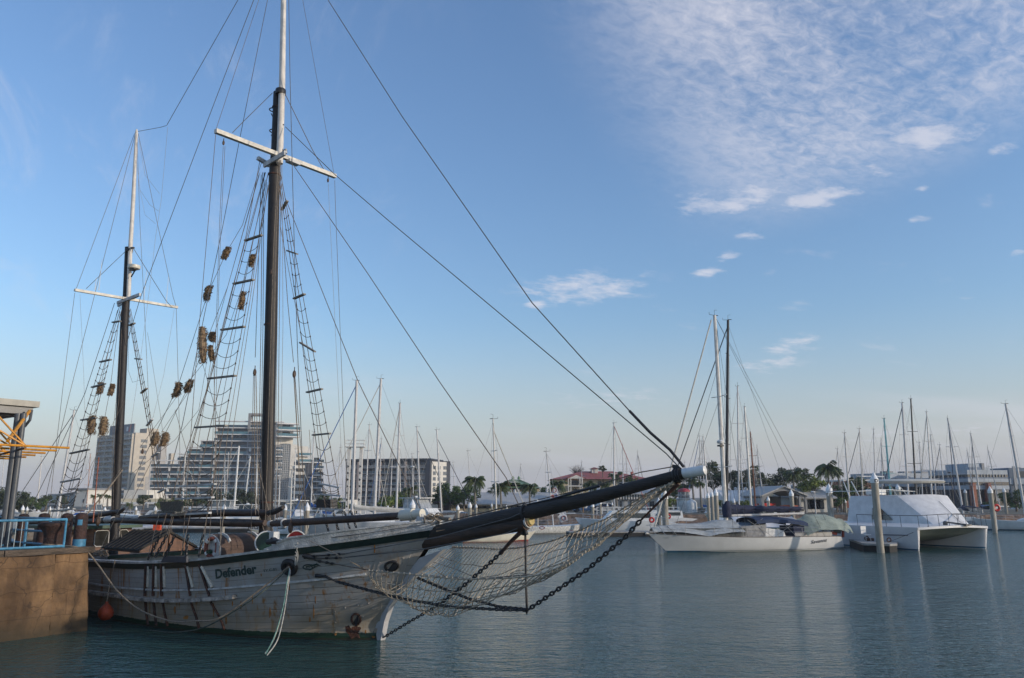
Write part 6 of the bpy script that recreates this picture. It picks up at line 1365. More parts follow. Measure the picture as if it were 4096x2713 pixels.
# motor boats
def motorboat(px, py, head, L, lab, cover=None, fly=True, D=None, hullm=GEL, top=WHITE, glassm=CGLASS, group='motor boats', low=False):
    g_ = G(px, py); h = R(head); o = T('motor_boat', lab, 'motor boat', tuple(g_), h, group=group)
    B = L*.33; hm_, dk, st, rl, fn = yhull(L, B, L*.15, L*.12, L*.10, L*.10, .0, .85, full=2.8); hu = hm_.build('hull', hullm, o, True); st.build('boot_stripe', BOOTD, hu); dk.build('deck', WHITE, o)
    z = L*.115; w_ = B*.36
    def cabn(x0, x1, z0, h_, w2, sl=.35, nm='cabin', mt=WHITE):
        m = MB(); m.add([(x0, -w2, z0), (x1, -w2*.8, z0), (x1, w2*.8, z0), (x0, w2, z0), (x0+.1, -w2*.9, z0+h_), (x1-h_*sl*3, -w2*.75, z0+h_), (x1-h_*sl*3, w2*.75, z0+h_), (x0+.1, w2*.9, z0+h_)], [(0, 3, 2, 1), (4, 5, 6, 7), (0, 1, 5, 4), (1, 2, 6, 5), (2, 3, 7, 6), (3, 0, 4, 7)])
        return m.build(nm, mt, o)
    c = cabn(-L*.28, L*.24, z, L*.10, w_)
    a, b = -L*.24, L*.16
    for sd in (-1, 1): m = MB(); m.prism([(a, sd*(w_*.97), z+L*.035), (b-.3, sd*(w_*.84), z+L*.035), (b-.7, sd*(w_*.83), z+L*.08), (a, sd*(w_*.95), z+L*.08)], (0, sd*.04, 0)); m.build('cabin_window', DGLASS, c)
    if not low:
        g = cabn(-L*.22, L*.06, z+L*.101, L*.10, w_*.85, .2, 'enclosure', glassm)
        m = MB(); m.box((-L*.10, 0, z+L*.211), (L*.34, w_*1.9, .09)); hd_ = m.build('hard_top', top, o)
        m = MB(); m.tube([(-L*.1, 0, z+L*.22), (-L*.1, 0, z+L*.22+.5)], .02, 4); m.lathe((-L*.12, 0, z+L*.215), [(.22, .02), (.25, .12), (.15, .2), (.02, .21)], 12); m.build('radar', WHITE, hd_)
        m = MB()
        for x in (-L*.21, -L*.06, L*.03):
            for sd in (-1, 1): m.tube([(x, sd*w_*.84, z+L*.10), (x-.2, sd*w_*.84, z+L*.21)], .03, 4)
        m.build('top_posts', WHITE, hd_)
    if cover:
        m = MB(); m.grid(lambda u, v: Vector((lerp(-L*.48, -L*.1, u), (v*2-1)*B*.45, z+.05+L*.08*math.sin(math.pi*u)**.5*(1-abs(v*2-1)**2))), 8, 6); m.build('cover', cover, o, True)
    m = MB()
    for sd in (-1, 1):
        m.tube([Vector((L*(u-.5), sd*(fn[0](u)-.05), fn[1](u)+.45)) for u in (.5, .65, .8, .95, 1.0)], .018, 4)
        for u in (.5, .65, .8, .92): m.tube([Vector((L*(u-.5), sd*(fn[0](u)-.05), fn[1](u))), Vector((L*(u-.5), sd*(fn[0](u)-.05), fn[1](u)+.45))], .014, 4)
    m.build('bow_rail', STEEL, o)
    return o
motorboat(1690, 2112, -40, 11, 'white cruiser with clear-curtained flybridge left of the bowsprit base', glassm=mat('clear_curtain', (.34, .36, .38), .2, .25, 3))
motorboat(1190, 2108, -60, 10, 'white flybridge cruiser seen end-on behind the red ventilator', glassm=CGLASS)
motorboat(855, 2100, 185, 10, 'white cruiser with domed top behind the ship booms', glassm=CGLASS)
motorboat(2500, 2132, 182, 10.5, 'white cruiser with low cabin lying side-on under the bowsprit chain', low=True)
motorboat(2460, 2086, 170, 7, 'small white launch behind the side-on white cruiser', low=True)
motorboat(1970, 2068, -60, 7, 'small canopied launch between the pilings near the long grey roof', glassm=mat('clear_curtain', (.34, .36, .38)))
motorboat(2600, 2100, 178, 9, 'white launch left of the paired thick pilings', low=True)
motorboat(1240, 2085, 170, 8, 'boat under a bright blue cover behind the shroud foot', cover=BLUE, low=True)
motorboat(1560, 2125, 175, 10, 'cruiser with white and navy covers above the ship bulwark', cover=CANV, low=True)
motorboat(1790, 2092, 160, 8, 'boat with slate blue cover right of the flybridge cruiser', cover=SLATE, low=True)
motorboat(400, 2085, 20, 8, 'small cruiser with blue cover left of the mizzen mast', cover=BLUE)
motorboat(250, 2075, 10, 8, 'small white cruiser left of the rusty pile', low=True)
motorboat(120, 2070, 0, 7, 'small white boat seen above the quay railing', low=True)
motorboat(640, 2100, 175, 9, 'white boat just right of the mizzen mast', low=True)
motorboat(3000, 2112, 180, 11, 'cabin boat under the white awning behind the white sloop', low=True, hullm=CREAM)
motorboat(3060, 2062, 185, 9, 'blue-covered boat seen over the navy boom cover', cover=NAVY, low=True)
motorboat(2760, 2084, 170, 10, 'white boat with navy cover behind the sloop bow', cover=NAVY, low=True)
motorboat(2650, 2104, 185, 9, 'pale boat beside the thick pilings', low=True)
motorboat(3530, 2105, 100, 9, 'blue-windowed fishing boat behind the dock chair', glassm=DGLASS)
motorboat(3450, 2085, 175, 9, 'boat with navy cover behind the sage covers', cover=NAVY, low=True)
motorboat(4010, 2062, 185, 9, 'small white boat on the right-hand dock', low=True)
motorboat(4085, 2066, 178, 8, 'white tender at the right edge', low=True)
motorboat(3960, 2048, 175, 9, 'boat with slate cover behind the life ring dock', cover=SLATE, low=True)
motorboat(3870, 2050, 170, 9, 'boat with navy canopy behind the catamaran bow', cover=NAVY)
motorboat(2065, 2076, 175, 8, 'small white cruiser behind the bowsprit under the long grey roof', low=True)
motorboat(2250, 2096, 182, 7, 'low white runabout in front of the rock bank left of the hanging banner', low=True)
motorboat(2385, 2076, 178, 8, 'white cruiser with dark windows by the first stout piling', glassm=DGLASS)
motorboat(2880, 2092, 176, 10, 'white boat with pale cover behind the three pilings', cover=CANV, low=True)
motorboat(2940, 2070, 182, 8, 'small cruiser behind the sloop mast foot', glassm=DGLASS)
motorboat(3240, 2072, 178, 8, 'white cruiser seen over the sage cover', low=True)
motorboat(3360, 2068, 170, 7, 'small white boat behind the thick piling by the sage cover', low=True)
motorboat(1380, 2092, 176, 9, 'white cabin boat behind the staysail boom', cover=CANV, low=True)
motorboat(960, 2092, 182, 8, 'white boat behind the gaff left of the foremast', glassm=DGLASS)
motorboat(500, 2082, 178, 7, 'small white boat close right of the mizzen mast foot', low=True)
motorboat(30, 2066, 176, 7, 'small white boat left of the shelter posts', low=True)
# white awning behind the sloop boom
c = W(3040, 2085, 63); o = T('boat_awning', 'long white awning with green hem over a boat behind the sloop', 'awning', (c.x, c.y, 0), 0)
x0, x1 = W(2922, 2080, 63).x, W(3168, 2080, 63).x; z0, z1 = W(3040, 2108, 63).z, W(3040, 2066, 63).z
m = MB(); m.grid(lambda u, v: Vector((lerp(x0, x1, u), 63+(v*2-1)*2.0, lerp(z0, z1, (1-abs(v*2-1))**.7)+.05*math.sin(u*19))), 20, 8); m.build('awning_cloth', mat('awning_white', (.62, .62, .63), .8, .08, 2), o, True, world=True)
m = MB(); m.box(((x0+x1)/2, 60.98, z0-.02), (x1-x0, .05, .1)); m.build('green_hem', mat('hem_green', (.02, .16, .11), .7, .2, 4), o, world=True)
m = MB()
for k in range(6):
    for y in (61.1, 64.9): m.tube([(lerp(x0+.2, x1-.2, k/5), y, .6), (lerp(x0+.2, x1-.2, k/5), y, z0)], .03, 4)
m.build('awning_poles', STEEL, o, world=True)
# pilings: px, py of the tip, distance, radius
PL = [(3312, 1934, 66, .42), (3163, 1958, 74, .36), (3960, 1945, 86, .40), (4012, 1953, 100, .36), (3858, 1955, 112, .34), (2783, 1938+15, 72, .0), (2737, 1937+0, 0, 0)]
SPL = [(3314, 1934, 66, .42, 'thick piling between the sage cover and the catamaran'), (3164, 1958, 76, .34, 'piling above the navy boom cover end'), (3958, 1945, 84, .40, 'thick piling beside the round red life ring'), (4014, 1951, 112, .34, 'piling just right of the life-ring piling'), (3859, 1955, 118, .34, 'piling behind the catamaran bow rail, right of its cabin'),
 (2862, 1954, 78, .38, 'tallest of the three pilings left of the thick sloop mast'), (2846, 1965, 80, .30, 'middle of the three pilings left of the thick sloop mast'), (2831, 1971, 84, .30, 'leftmost of the three pilings left of the thick sloop mast'), (2634, 1991, 80, .32, 'piling left of the thick tan pile under the bowsprit end'), (2657, 1953, 72, .52, 'thickest tan pile under the bowsprit end'),
 (2370, 2009, 96, .32, 'first stout piling right of the hanging banner'), (2401, 2003, 100, .24, 'slim piling right of the first stout one'), (2429, 2014, 108, .20, 'thin piling left of the navy hull'), (2449, 2010, 112, .2, 'thin far piling above the navy hull'), (2148, 1995, 92, .3, 'piling crossing behind the bowsprit near the long roof'), (2026, 2020, 106, .24, 'short piling below the green-roofed house'), (1967, 2014, 104, .22, 'thin piling by the canopied launch'), (1905, 2016, 106, .26, 'piling left of the canopied launch'),
 (1880, 2008, 88, .34, 'stout piling left of the first palm trunk'), (1832, 2019, 92, .32, 'piling right of the slate blue cover'), (1651, 1997, 70, .42, 'thick piling before the flybridge cruiser'), (1552, 2022, 110, .24, 'small piling above the cream boom cover'), (1230, 2009, 74, .42, 'thick white piling right of the foremast behind the shrouds'), (1143, 2016, 86, .36, 'piling between the foremast and the flybridge cruiser'), (1421, 2012, 108, .26, 'piling before the foot of the truss tower'),
 (898, 2016, 84, .36, 'piling below the thickest white mast'), (995, 2025, 120, .2, 'small pile head left of the foremast'), (965, 2027, 120, .2, 'small pile head between the white masts'), (1030, 2023, 118, .2, 'small pile head touching the foremast'), (761, 2024, 110, .24, 'small piling left of the domed cruiser'), (623, 2023, 96, .32, 'piling right of the mizzen mast'), (545, 2026, 104, .26, 'slim piling just right of the mizzen mast'), (421, 2027, 104, .26, 'slim piling left of the mizzen mast'),
 (274, 2025, 104, .26, 'piling below the awning building'), (201, 2026, 106, .26, 'piling left of the awning building'), (110, 2026, 96, .26, 'right piling of the pair beyond the shelter posts'), (93, 2021, 90, .30, 'left piling of the pair beyond the shelter posts'), (3380, 1998, 118, .26, 'thin piling right of the thick one by the catamaran'), (3436, 1990, 118, .26, 'piling above the red sail cloth'), (3590, 1933, 82, .36, 'piling seen under the catamaran hard top'), (3480, 1985, 112, .24, 'pile head left of the letter D piling'), (2935, 1993, 100, .30, 'piling right of the sloop mast by the white roof'), (3072, 1985, 98, .30, 'piling under the left eave of the arched shed')]
for px, py, D, r_, lab in SPL: piling(px, py, D, r_*.57, lab)
# floating docks far off
def fdock(p0, p1, depth, lab, z=.45):
    a, b = G(*p0), G(*p1); d_ = (b-a).normalized(); n_ = Vector((-d_.y, d_.x, 0)); n_ = n_ if n_.y > 0 else -n_
    o = T('floating_dock', lab, 'floating dock', tuple((a+b)/2), 0, group='floating docks')
    m = MB(); m.prism([a, b, b+n_*depth, a+n_*depth], (0, 0, z-.1)); m.build('float_side', DOCKD, o, world=True)
    m = MB(); k = Vector((0, 0, z-.099)); m.prism([a+k-n_*.06, b+k-n_*.06, b+n_*depth+k, a+n_*depth+k], (0, 0, .1)); m.build('dock_top', DOCKC, o, world=True)
fdock((2290, 2149), (2620, 2146), 2.5, 'dark-sided dock below the side-on white cruiser')
fdock((3780, 2097), (4180, 2083), 2.5, 'long dark dock at right with the red life ring')
fdock((560, 2129), (1240, 2131), 2.2, 'long dark dock edge behind the ship booms')
fdock((2600, 2112), (2900, 2112), 2.5, 'dock with pilings behind the sloop bow')
fdock((1230, 2106), (1800, 2106), 2.5, 'far dock behind the ship bow')
def lifering(px, py, D, lab, r_=.42, post=True):
    c = W(px, py, D); o = T('life_ring_post', lab, 'life ring', (c.x, D, .4), 0, group='red life rings on dock posts')
    m = MB(); m.torus(c, (0, 1, 0), r_*.68, r_*.30, 20, 8); m.build('ring', REDP, o, True, world=True)
    m = MB(); m.box(c+Vector((0, -.02, 0)), (r_*.55, .08, r_*.5)); m.build('label_plate', WHITE, o, world=True)
    m = MB(); m.box(Vector((c.x-.1, D+.2, (c.z+.4)/2)), (.12, .12, c.z-.2)); m.build('post', WHITE, o, world=True)
lifering(3986, 2031, 84.5, 'big round red life ring with white square on the right-hand dock')
lifering(2607, 2080, 78, 'red life ring under the bowsprit chain', .30)
lifering(2674, 2066, 76, 'red-orange life ring right of the thickest tan pile', .26)
c = G(3979, 2083, .5); o = T('fire_cabinet', 'orange and yellow fire hose cabinet at the foot of the life ring piling', 'fire cabinet', tuple(c), 0)
m = MB(); m.box((0, 0, .55), (.5, .4, 1.1)); m.build('cabinet', mat('cabinet_orange', (.45, .13, .04), .5, .2, 4), o)
m = MB(); m.box((.0, -.21, .75), (.35, .03, .3)); m.build('door_panel', WHITE, o)
for k, (px, lab) in enumerate(((3960, 'white service pedestal left of the fire cabinet'), (3888, 'white service pedestal at the left end of the right-hand dock'), (4072, 'white service pedestal near the right edge'))):
    c = G(px, 2086, .45); o = T('service_pedestal', lab, 'service pedestal', tuple(c), 0, group='white service pedestals'); m = MB(); m.lathe((0, 0, 0), [(.2, 0), (.2, .85), (.16, .93), (.02, .95)], 12); m.build('column', WHITE, o, True)
c = G(628, 2122, .45); o = T('hose_cabinet', 'orange and white fire hose box on the dock behind the ship gaff', 'fire cabinet', tuple(c), 0); m = MB(); m.box((0, 0, .6), (.7, .4, 1.2)); m.build('cabinet', ORNG, o); m = MB(); m.box((0, 0, 1.26), (.8, .5, .1)); m.build('cabinet_top', WHITE, o)
# feather banners
def banner(px0, py0, px1, py1, D, lab):
    a, b = W(px0, py0, D), W(px1, py1, D); o = T('feather_banner', lab, 'banner', (a.x, D, 1.4), 0, group='white feather banners'); d_ = (b-a); n_ = Vector((d_.z, 0, -d_.x)).normalized()
    wv = lambda u: .42+.10*math.sin(u*3)
    m = MB(); m.grid(lambda u, v: a+d_*u-n_*v*-1*(wv(u)*2)*min(1, .15+u*2.2)+Vector((0, .08*math.sin(u*6+v*2), 0)), 12, 4); m.build('banner_cloth', mat('banner_white', (.55, .55, .56), .8, .1, 3), o, world=True)
    m = MB(); m.tube([a, b, Vector((b.x+.1, D, 1.3))], .02, 4); m.build('banner_pole', STEEL, o, world=True)
    return o, a, d_, n_
o, a, d_, n_ = banner(2224, 1944, 2246, 2004, 100, 'upper white feather banner with red and blue writing above the bowsprit')
BR = mat('banner_red', (.42, .05, .05), .7, .1, 3); BB = mat('banner_blue', (.08, .12, .35), .7, .1, 3)
for tx, mt_, off, zz in (('BAR', BR, .72, .45), ('GRILL', BB, .28, .42)):
    vs, fs, w_ = textmesh(tx, 1.0, .04); m = MB(); k_ = (.55 if tx == 'BAR' else .38); e = d_.normalized()
    m.add([a+d_*zz+n_*(-off)*-1+e*v.x*k_+n_*(v.y*k_)*-1*-1+Vector((0, -.12, 0)) for v in vs], fs); m.build('banner_lettering', mt_, o, world=True)
m = MB(); m.torus(a+d_*.22+n_*.42+Vector((0, -.12, 0)), (0, 1, 0), .26, .05, 16, 5); m.build('banner_ring', mat('logo_red', (.22, .02, .03)), o, world=True)
o, a, d_, n_ = banner(2258, 2038, 2272, 2082, 100, 'lower white feather banner with an oval emblem below the bowsprit')
m = MB(); m.torus(a+d_*.7+n_*.42+Vector((0, -.12, 0)), (0, 1, 0), .26, .05, 16, 5); m.build('banner_ring', mat('logo_red', (.22, .02, .03)), o, world=True)
# an inflatable tender at the far dock
c = G(550, 2124, .1); o = T('inflatable_tender', 'pale inflatable dinghy beside the dark dock right of the mizzen mast', 'dinghy', tuple(c), 0)
m = MB(); m.tube([(-1.5, -.6, .35), (1.0, -.6, .35), (1.7, -.3, .45), (1.9, 0, .5), (1.7, .3, .45), (1.0, .6, .35), (-1.5, .6, .35)], .25, 10); m.build('tube', mat('hypalon', (.40, .42, .46), .6, .1, 3), o, True)
# rescue boat on a cradle by the museum
c = W(2300, 2032, 118); o = T('rowing_boat', 'small white rowing boat with red gunwale raised on stands ashore', 'rowing boat', (c.x, 118, 1.42), 0)
hb_, dk, st, rl, fn = yhull(4.6, 1.5, .8, .6, .6, .4, .2, .6, 10, 4); hb_.v = [p+Vector((0, 0, 1.0)) for p in hb_.v]; rl.v = [p+Vector((0, 0, 1.0)) for p in rl.v]; hb_.build('hull', WHITE, o, True); rl.build('gunwale', REDP, o)
m = MB(); m.box((-1.2, 0, .5), (.12, .9, 1.0)); m.box((1.2, 0, .5), (.12, .9, 1.0)); m.build('cradle', BARE, o)
# ---------------- trees ----------------
LEAF = mat('leaf_green', (.065, .11, .020), .7, .5, .9, col2=(.018, .034, .010))
LEAFB = mat('leaf_bright', (.14, .18, .022), .7, .5, .9, col2=(.040, .062, .012))
LEAFD = mat('leaf_dark', (.045, .062, .020), .7, .5, .9, col2=(.012, .020, .010))
PALM = mat('palm_frond', (.075, .10, .026), .6, .5, 1.2, col2=(.020, .032, .012))
PALMB = mat('palm_frond_bright', (.095, .115, .028), .6, .5, 1.2, col2=(.040, .055, .016))
BARK = mat('bark', (.16, .13, .10), .9, .4, 6, bump=.6, bscale=10)
def crown_mesh(name, seed, n_cl, n_leaf, rx, rz, mt, leaf=.22, gap=.0):
    rg = random.Random(seed); m = MB(); cl = []
    for i in range(n_cl):
        while True:
            p = Vector((rg.uniform(-1, 1), rg.uniform(-1, 1), rg.uniform(-.8, 1)))
            if .25 < p.length < 1: break
        cl.append((Vector((p.x*rx, p.y*rx, p.z*rz)), rg.uniform(.22, .42)*rx))
    for i in range(n_leaf):
        c, r_ = cl[rg.randrange(n_cl)]; d = Vector((rg.gauss(0, 1), rg.gauss(0, 1), rg.gauss(0, 1))).normalized(); p = c+Vector((d.x*r_, d.y*r_, d.z*r_*.75))*rg.uniform(.55, 1.08)
        a = Vector((rg.gauss(0, 1), rg.gauss(0, 1), rg.gauss(0, .6))).normalized(); b = d.cross(a).normalized() if rg.random() < .6 else Vector((rg.gauss(0, 1), rg.gauss(0, 1), rg.gauss(0, 1))).normalized()
        s_ = leaf*rg.uniform(.6, 1.3); m.add([p-a*s_, p+b*s_*.5, p+a*s_, p-b*s_*.5], [(0, 1, 2, 3)])
    me = bpy.data.meshes.new(name); me.from_pydata([tuple(p) for p in m.v], [], m.f); me.materials.append(mt); return me, cl
def trunk_mesh(name, h, r_, cl, mt=BARK, lean=.0):
    m = MB(); m.tube([(0, 0, -.3), (lean*.4, 0, h*.5), (lean, 0, h)], [r_, r_*.8, r_*.55], 8)
    for c, rr in cl[:7]: m.tube([(lean, 0, h*.85), Vector((lean, 0, h))+c*.35+Vector((0, 0, .2)), Vector((lean, 0, h*1.25))+c*.75], [r_*.45, r_*.3, r_*.12], 5)
    me = bpy.data.meshes.new(name); me.from_pydata([tuple(p) for p in m.v], [], m.f); me.materials.append(mt); return me
CM = {}
def tree(kind, px, pyc, D, rpx, lab, rz=0, z0=1.42, hs=.8, group='trees behind the marina'):
    """crown centre pixel, distance, crown half width in photo pixels"""
    mt = {'dark': LEAFD, 'mid': LEAF, 'bright': LEAFB}[kind]
    if kind not in CM:
        CM[kind] = [crown_mesh('crown', 11+len(kind)+k*7, 26, 2600, 1.0, hs, mt, .085) for k in range(2)]
    me, cl = CM[kind][int(px) % 2]; c = W(px, pyc, D); r_ = rpx/F*D*.98
    o = bpy.data.objects.new({'dark': 'dark_tree', 'mid': 'broadleaf_tree', 'bright': 'bright_tree'}[kind], None); COL.objects.link(o); o.location = (c.x, D, z0)
    tag(o, lab, 'tree', group); XF[o.name] = Matrix.Translation(o.location)
    cr = bpy.data.objects.new('crown', me); COL.objects.link(cr); cr.parent = o; cr.location = (0, 0, c.z-z0); cr.scale = (r_, r_, r_*1.0); cr.rotation_euler = (0, 0, rz or px*.37)
    h = max(.4, c.z-z0); m = MB(); m.tube([(0, 0, -.2), (.1, 0, h*.6), (0, .1, h)], [.04*r_+.12, .12, .07], 7)
    for k in range(5): a = k*1.257; m.tube([(.05, 0, h*.6), (math.cos(a)*r_*.5, math.sin(a)*r_*.5, h*.6+r_*.45)], [.08, .03], 5)
    m.build('trunk', BARK, o, True)
def frond(m, rg, az, el, ln, droop, wind, nl=20):
    P = []; d = Vector((math.cos(az)*math.cos(el), math.sin(az)*math.cos(el), math.sin(el))); p = Vector((0, 0, 0))
    for i in range(9):
        P.append(p.copy()); p = p+d*(ln/8); d = (d+Vector((wind, 0, -droop*(1+i*.10)))*.16).normalized()
    m.tube(P, [.035*ln/2.5*(1-i/9.5) for i in range(9)], 4, False)
    for i in range(nl):
        u = .08+.92*i/nl; k = u*8; j = min(7, int(k)); q = P[j].lerp(P[j+1], k-j); t = (P[j+1]-P[j]).normalized(); sd = t.cross(Vector((0, 0, 1))).normalized()
        L_ = ln*.34*(math.sin(math.pi*min(1, u*.85+.12))**.6)
        for s_ in (-1, 1):
            e = (sd*s_*.75+t*.55+Vector((wind*.6, 0, -.45-rg.random()*.45))).normalized(); w_ = t*ln*.02
            m.add([q-w_, q+w_, q+e*L_*.6+w_*.7+Vector((0, 0, -.02)), q+e*L_+Vector((0, 0, -L_*.22))], [(0, 1, 2, 3)])
PM = {}
def palm_crown(key, seed, mt, nf=20, wind=-.35):
    rg = random.Random(seed); m = MB()
    for k in range(nf):
        az = k*2.399+rg.uniform(-.2, .2); el = rg.uniform(-.5, 1.15); frond(m, rg, az, el, rg.uniform(.85, 1.15), rg.uniform(.9, 1.6), wind, 24)
    m.ell((0, 0, -.08), (.07, .07, .13), 6, 5)
    me = bpy.data.meshes.new('crown'); me.from_pydata([tuple(p) for p in m.v], [], m.f); me.materials.append(mt); PM[key] = me
for k in range(3): palm_crown(('d', k), 40+k, PALM, 30)
for k in range(2): palm_crown(('b', k), 60+k, PALMB, 26)
PTR = mat('palm_trunk', (.20, .18, .15), .85, .35, 4, bump=.5, bscale=10, stretch=(1, 1, 5))
def palm(px, py, D, rpx, lab, key='d', z0=1.42):
    c = W(px, py, D); r_ = rpx*(.86 if px == 3310 else .66)/F*D*.98; v = int(px+py) % (3 if key == 'd' else 2)
    o = bpy.data.objects.new('palm_tree', None); COL.objects.link(o); o.location = (c.x, D, z0); tag(o, lab, 'palm tree', 'palms along the waterfront')
    cr = bpy.data.objects.new('crown', PM[(key, v)]); COL.objects.link(cr); cr.parent = o; cr.location = (0, 0, c.z-z0); cr.scale = (r_,)*3; cr.rotation_euler = (0, 0, (px % 7)*.12)
    XF[o.name] = Matrix.Translation(o.location); m = MB(); h = c.z-z0; m.tube([(.15, 0, -.2), (.05, 0, h*.3), (0, 0, h*.7), (0, 0, h)], [.24, .17, .14, .11], 9); m.build('trunk', PTR, o, True)
for q in ((1900, 1925, 117, 84, 'tall bushy palm right of the dark round trees'), (2003, 1950, 120, 74, 'palm left of the green-roofed house'), (2118, 1950, 122, 66, 'palm right of the green-roofed house'), (2232, 1938, 124, 66, 'palm before the left end of the red roof'), (2362, 1938, 128, 62, 'palm before the middle of the red roof'), (2420, 1942, 134, 44, 'dark palm right of the red roof gable'), (2462, 1905, 132, 52, 'tallest palm before the right of the red roof'),
          (3020, 1870, 126, 34, 'small palm top behind the brown mast'), (3172, 1900, 124, 70, 'wind-blown palm above the arched shed'), (3310, 1872, 116, 78, 'big wind-blown palm right of the arched shed'), (3352, 1890, 128, 46, 'dark palm close right of the big wind-blown palm'), (3405, 1915, 150, 30, 'far palm behind the pale masts at right'),
          (1300, 1980, 130, 44, 'palm behind the foot of the far shrouds'), (1640, 1965, 124, 62, 'brownish palm before the dark flats'), (1590, 1975, 128, 46, 'second palm before the dark flats, lower'), (2800, 1935, 120, 40, 'palm right of the lighthouse'), (2770, 1925, 126, 40, 'palm behind the lighthouse')): palm(*q)
for q in ((375, 1985, 150, 24, 'bright palm right of the awning building'), (400, 1982, 152, 24, 'second bright palm right of the awning building'), (432, 1985, 152, 26, 'bright palm left of the mizzen mast'), (520, 2018, 130, 30, 'low palm right of the mizzen mast'), (632, 2020, 132, 26, 'low palm before the podium'), (705, 2000, 160, 34, 'palm before the left wing of the stepped flats'), (810, 2005, 160, 32, 'palm before the white balconies'), (868, 2008, 158, 30, 'palm left of the thickest white mast')): palm(*q, key='b')
for q in (('mid', 1800, 1975, 126, 60, 'round dark green tree right of the dark flats'), ('mid', 1855, 1972, 124, 56, 'round tree left of the tall bushy palm'), ('mid', 1755, 1990, 128, 36, 'smaller round tree by the white end of the dark flats'), ('bright', 1560, 2022, 120, 46, 'low bright bush before the dark flats'), ('bright', 1610, 2015, 122, 44, 'low bright bush left of the flybridge cruiser'), ('mid', 1520, 2030, 122, 30, 'low green bush near the thick grey mast'), ('mid', 1455, 2030, 120, 24, 'small bush right of the truss tower foot'),
          ('dark', 940, 1998, 160, 50, 'dark tree before the stepped flats, left of the foremast'), ('dark', 1000, 2005, 160, 44, 'dark tree touching the foremast'), ('dark', 860, 2000, 164, 44, 'dark tree before the white balconies'), ('mid', 760, 2010, 164, 34, 'tree before the left wing of the stepped flats'), ('bright', 1335, 2010, 140, 30, 'low bright tree behind the white wall'), ('mid', 660, 2012, 150, 28, 'small tree by the podium'), ('dark', 1285, 2010, 136, 24, 'small dark tree behind the far shroud foot'),
          ('dark', 2850, 1905, 138, 66, 'tall dark tree behind the sloop mast'), ('dark', 2925, 1925, 136, 52, 'dark tree right of the sloop mast'), ('dark', 2990, 1925, 134, 54, 'dark tree behind the brown mast'), ('dark', 3050, 1930, 138, 46, 'dark tree left of the beige house'), ('dark', 2745, 1930, 140, 44, 'dark tree behind the lighthouse'), ('mid', 2700, 1960, 132, 36, 'green tree left of the lighthouse'), ('bright', 3245, 1930, 126, 52, 'bright green tree left of the big wind-blown palm'), ('bright', 3215, 1945, 128, 34, 'low bright tree above the shed roof'), ('dark', 3130, 1915, 140, 50, 'dark tree above the beige house'), ('dark', 3200, 1905, 142, 40, 'dark tree behind the wind-blown palm'), ('mid', 3370, 1965, 124, 50, 'green tree right of the big palm trunk'), ('dark', 3440, 1960, 126, 44, 'dark tree behind the red sail cloth'), ('mid', 3420, 1935, 136, 40, 'tree behind the brick building at right'),
          ('mid', 4060, 1995, 128, 50, 'round green bush at the right edge'), ('mid', 3960, 2020, 126, 24, 'low bush left of the round green bush'), ('dark', 30, 2010, 140, 60, 'dark tree behind the shelter posts'), ('dark', 90, 2005, 140, 42, 'dark tree right of the shelter posts'), ('mid', 150, 2012, 142, 34, 'tree left of the awning building'), ('dark', 185, 2003, 144, 26, 'small dark tree touching the awning building'), ('dark', -20, 1985, 140, 50, 'dark tree at the left edge'), ('mid', 2140, 1990, 134, 30, 'green shrub before the verandah of the green-roofed house'), ('mid', 2190, 1970, 140, 30, 'tree between the green and red roofs'), ('mid', 2470, 1965, 138, 34, 'tree before the right end of the red-roofed house'), ('dark', 2410, 1876, 156, 16, 'tree top behind the red roof cupola'), ('bright', 2680, 2010, 122, 26, 'low bright bush left of the lighthouse base'), ('bright', 2690, 2060, 118, 14, 'shrub by the lighthouse fence'), ('mid', 2255, 2022, 116, 26, 'low shrub on the rock bank below the red roof'), ('dark', 2330, 2005, 130, 36, 'dark shrub mass under the gabled balcony'), ('mid', 2285, 1990, 134, 30, 'shrub left of the gabled balcony'), ('dark', 2600, 1950, 145, 44, 'dark tree right of the red-roofed house'), ('mid', 2655, 1962, 140, 34, 'tree behind the thickest tan pile'), ('dark', 1960, 1985, 134, 26, 'dark shrub left of the green-roofed house'), ('mid', 2890, 2012, 118, 22, 'low shrub before the white-roofed building'), ('bright', 2980, 2018, 117, 20, 'bright climbing shrub on the white-roofed building'), ('mid', 3345, 2005, 118, 26, 'shrub at the right end of the right-hand grey roof'), ('dark', 3560, 1975, 150, 34, 'dark tree behind the hard top'), ('mid', 1390, 2025, 124, 22, 'low bush left of the truss tower foot'), ('dark', 575, 2000, 150, 24, 'dark tree above the car park podium'), ('dark', 245, 2000, 150, 24, 'dark tree behind the left end of the awning building'), ('mid', 2530, 1925, 150, 30, 'tree before the right end of the red roof')):
    tree(*q)
# bare tree behind the red roof
c = W(2305, 1880, 165); o = T('bare_tree', 'leafless tree top showing above the red roof', 'tree', (c.x, 165, 1.4), 0); rg = random.Random(4); m = MB(); m.tube([(0, 0, 0), (0, 0, c.z-1.4-1)], [.3, .15], 6); m.build('trunk', BARK, o)
m = MB()
for k in range(90):
    a = rg.uniform(0, 6.28); p = Vector((0, 0, c.z-2.6)); d = Vector((math.cos(a)*.6, math.sin(a)*.6, rg.uniform(.4, 1.1))).normalized(); P = [p]
    for i in range(4): p = p+d*rg.uniform(.4, .8); d = (d+Vector((rg.uniform(-.5, .5), rg.uniform(-.5, .5), rg.uniform(-.3, .3)))).normalized(); P.append(p)
    m.tube(P, [.05, .035, .025, .015, .01], 3, False)
m.build('branches', mat('bare_twigs', (.12, .09, .07), .9, .3, 5), o)
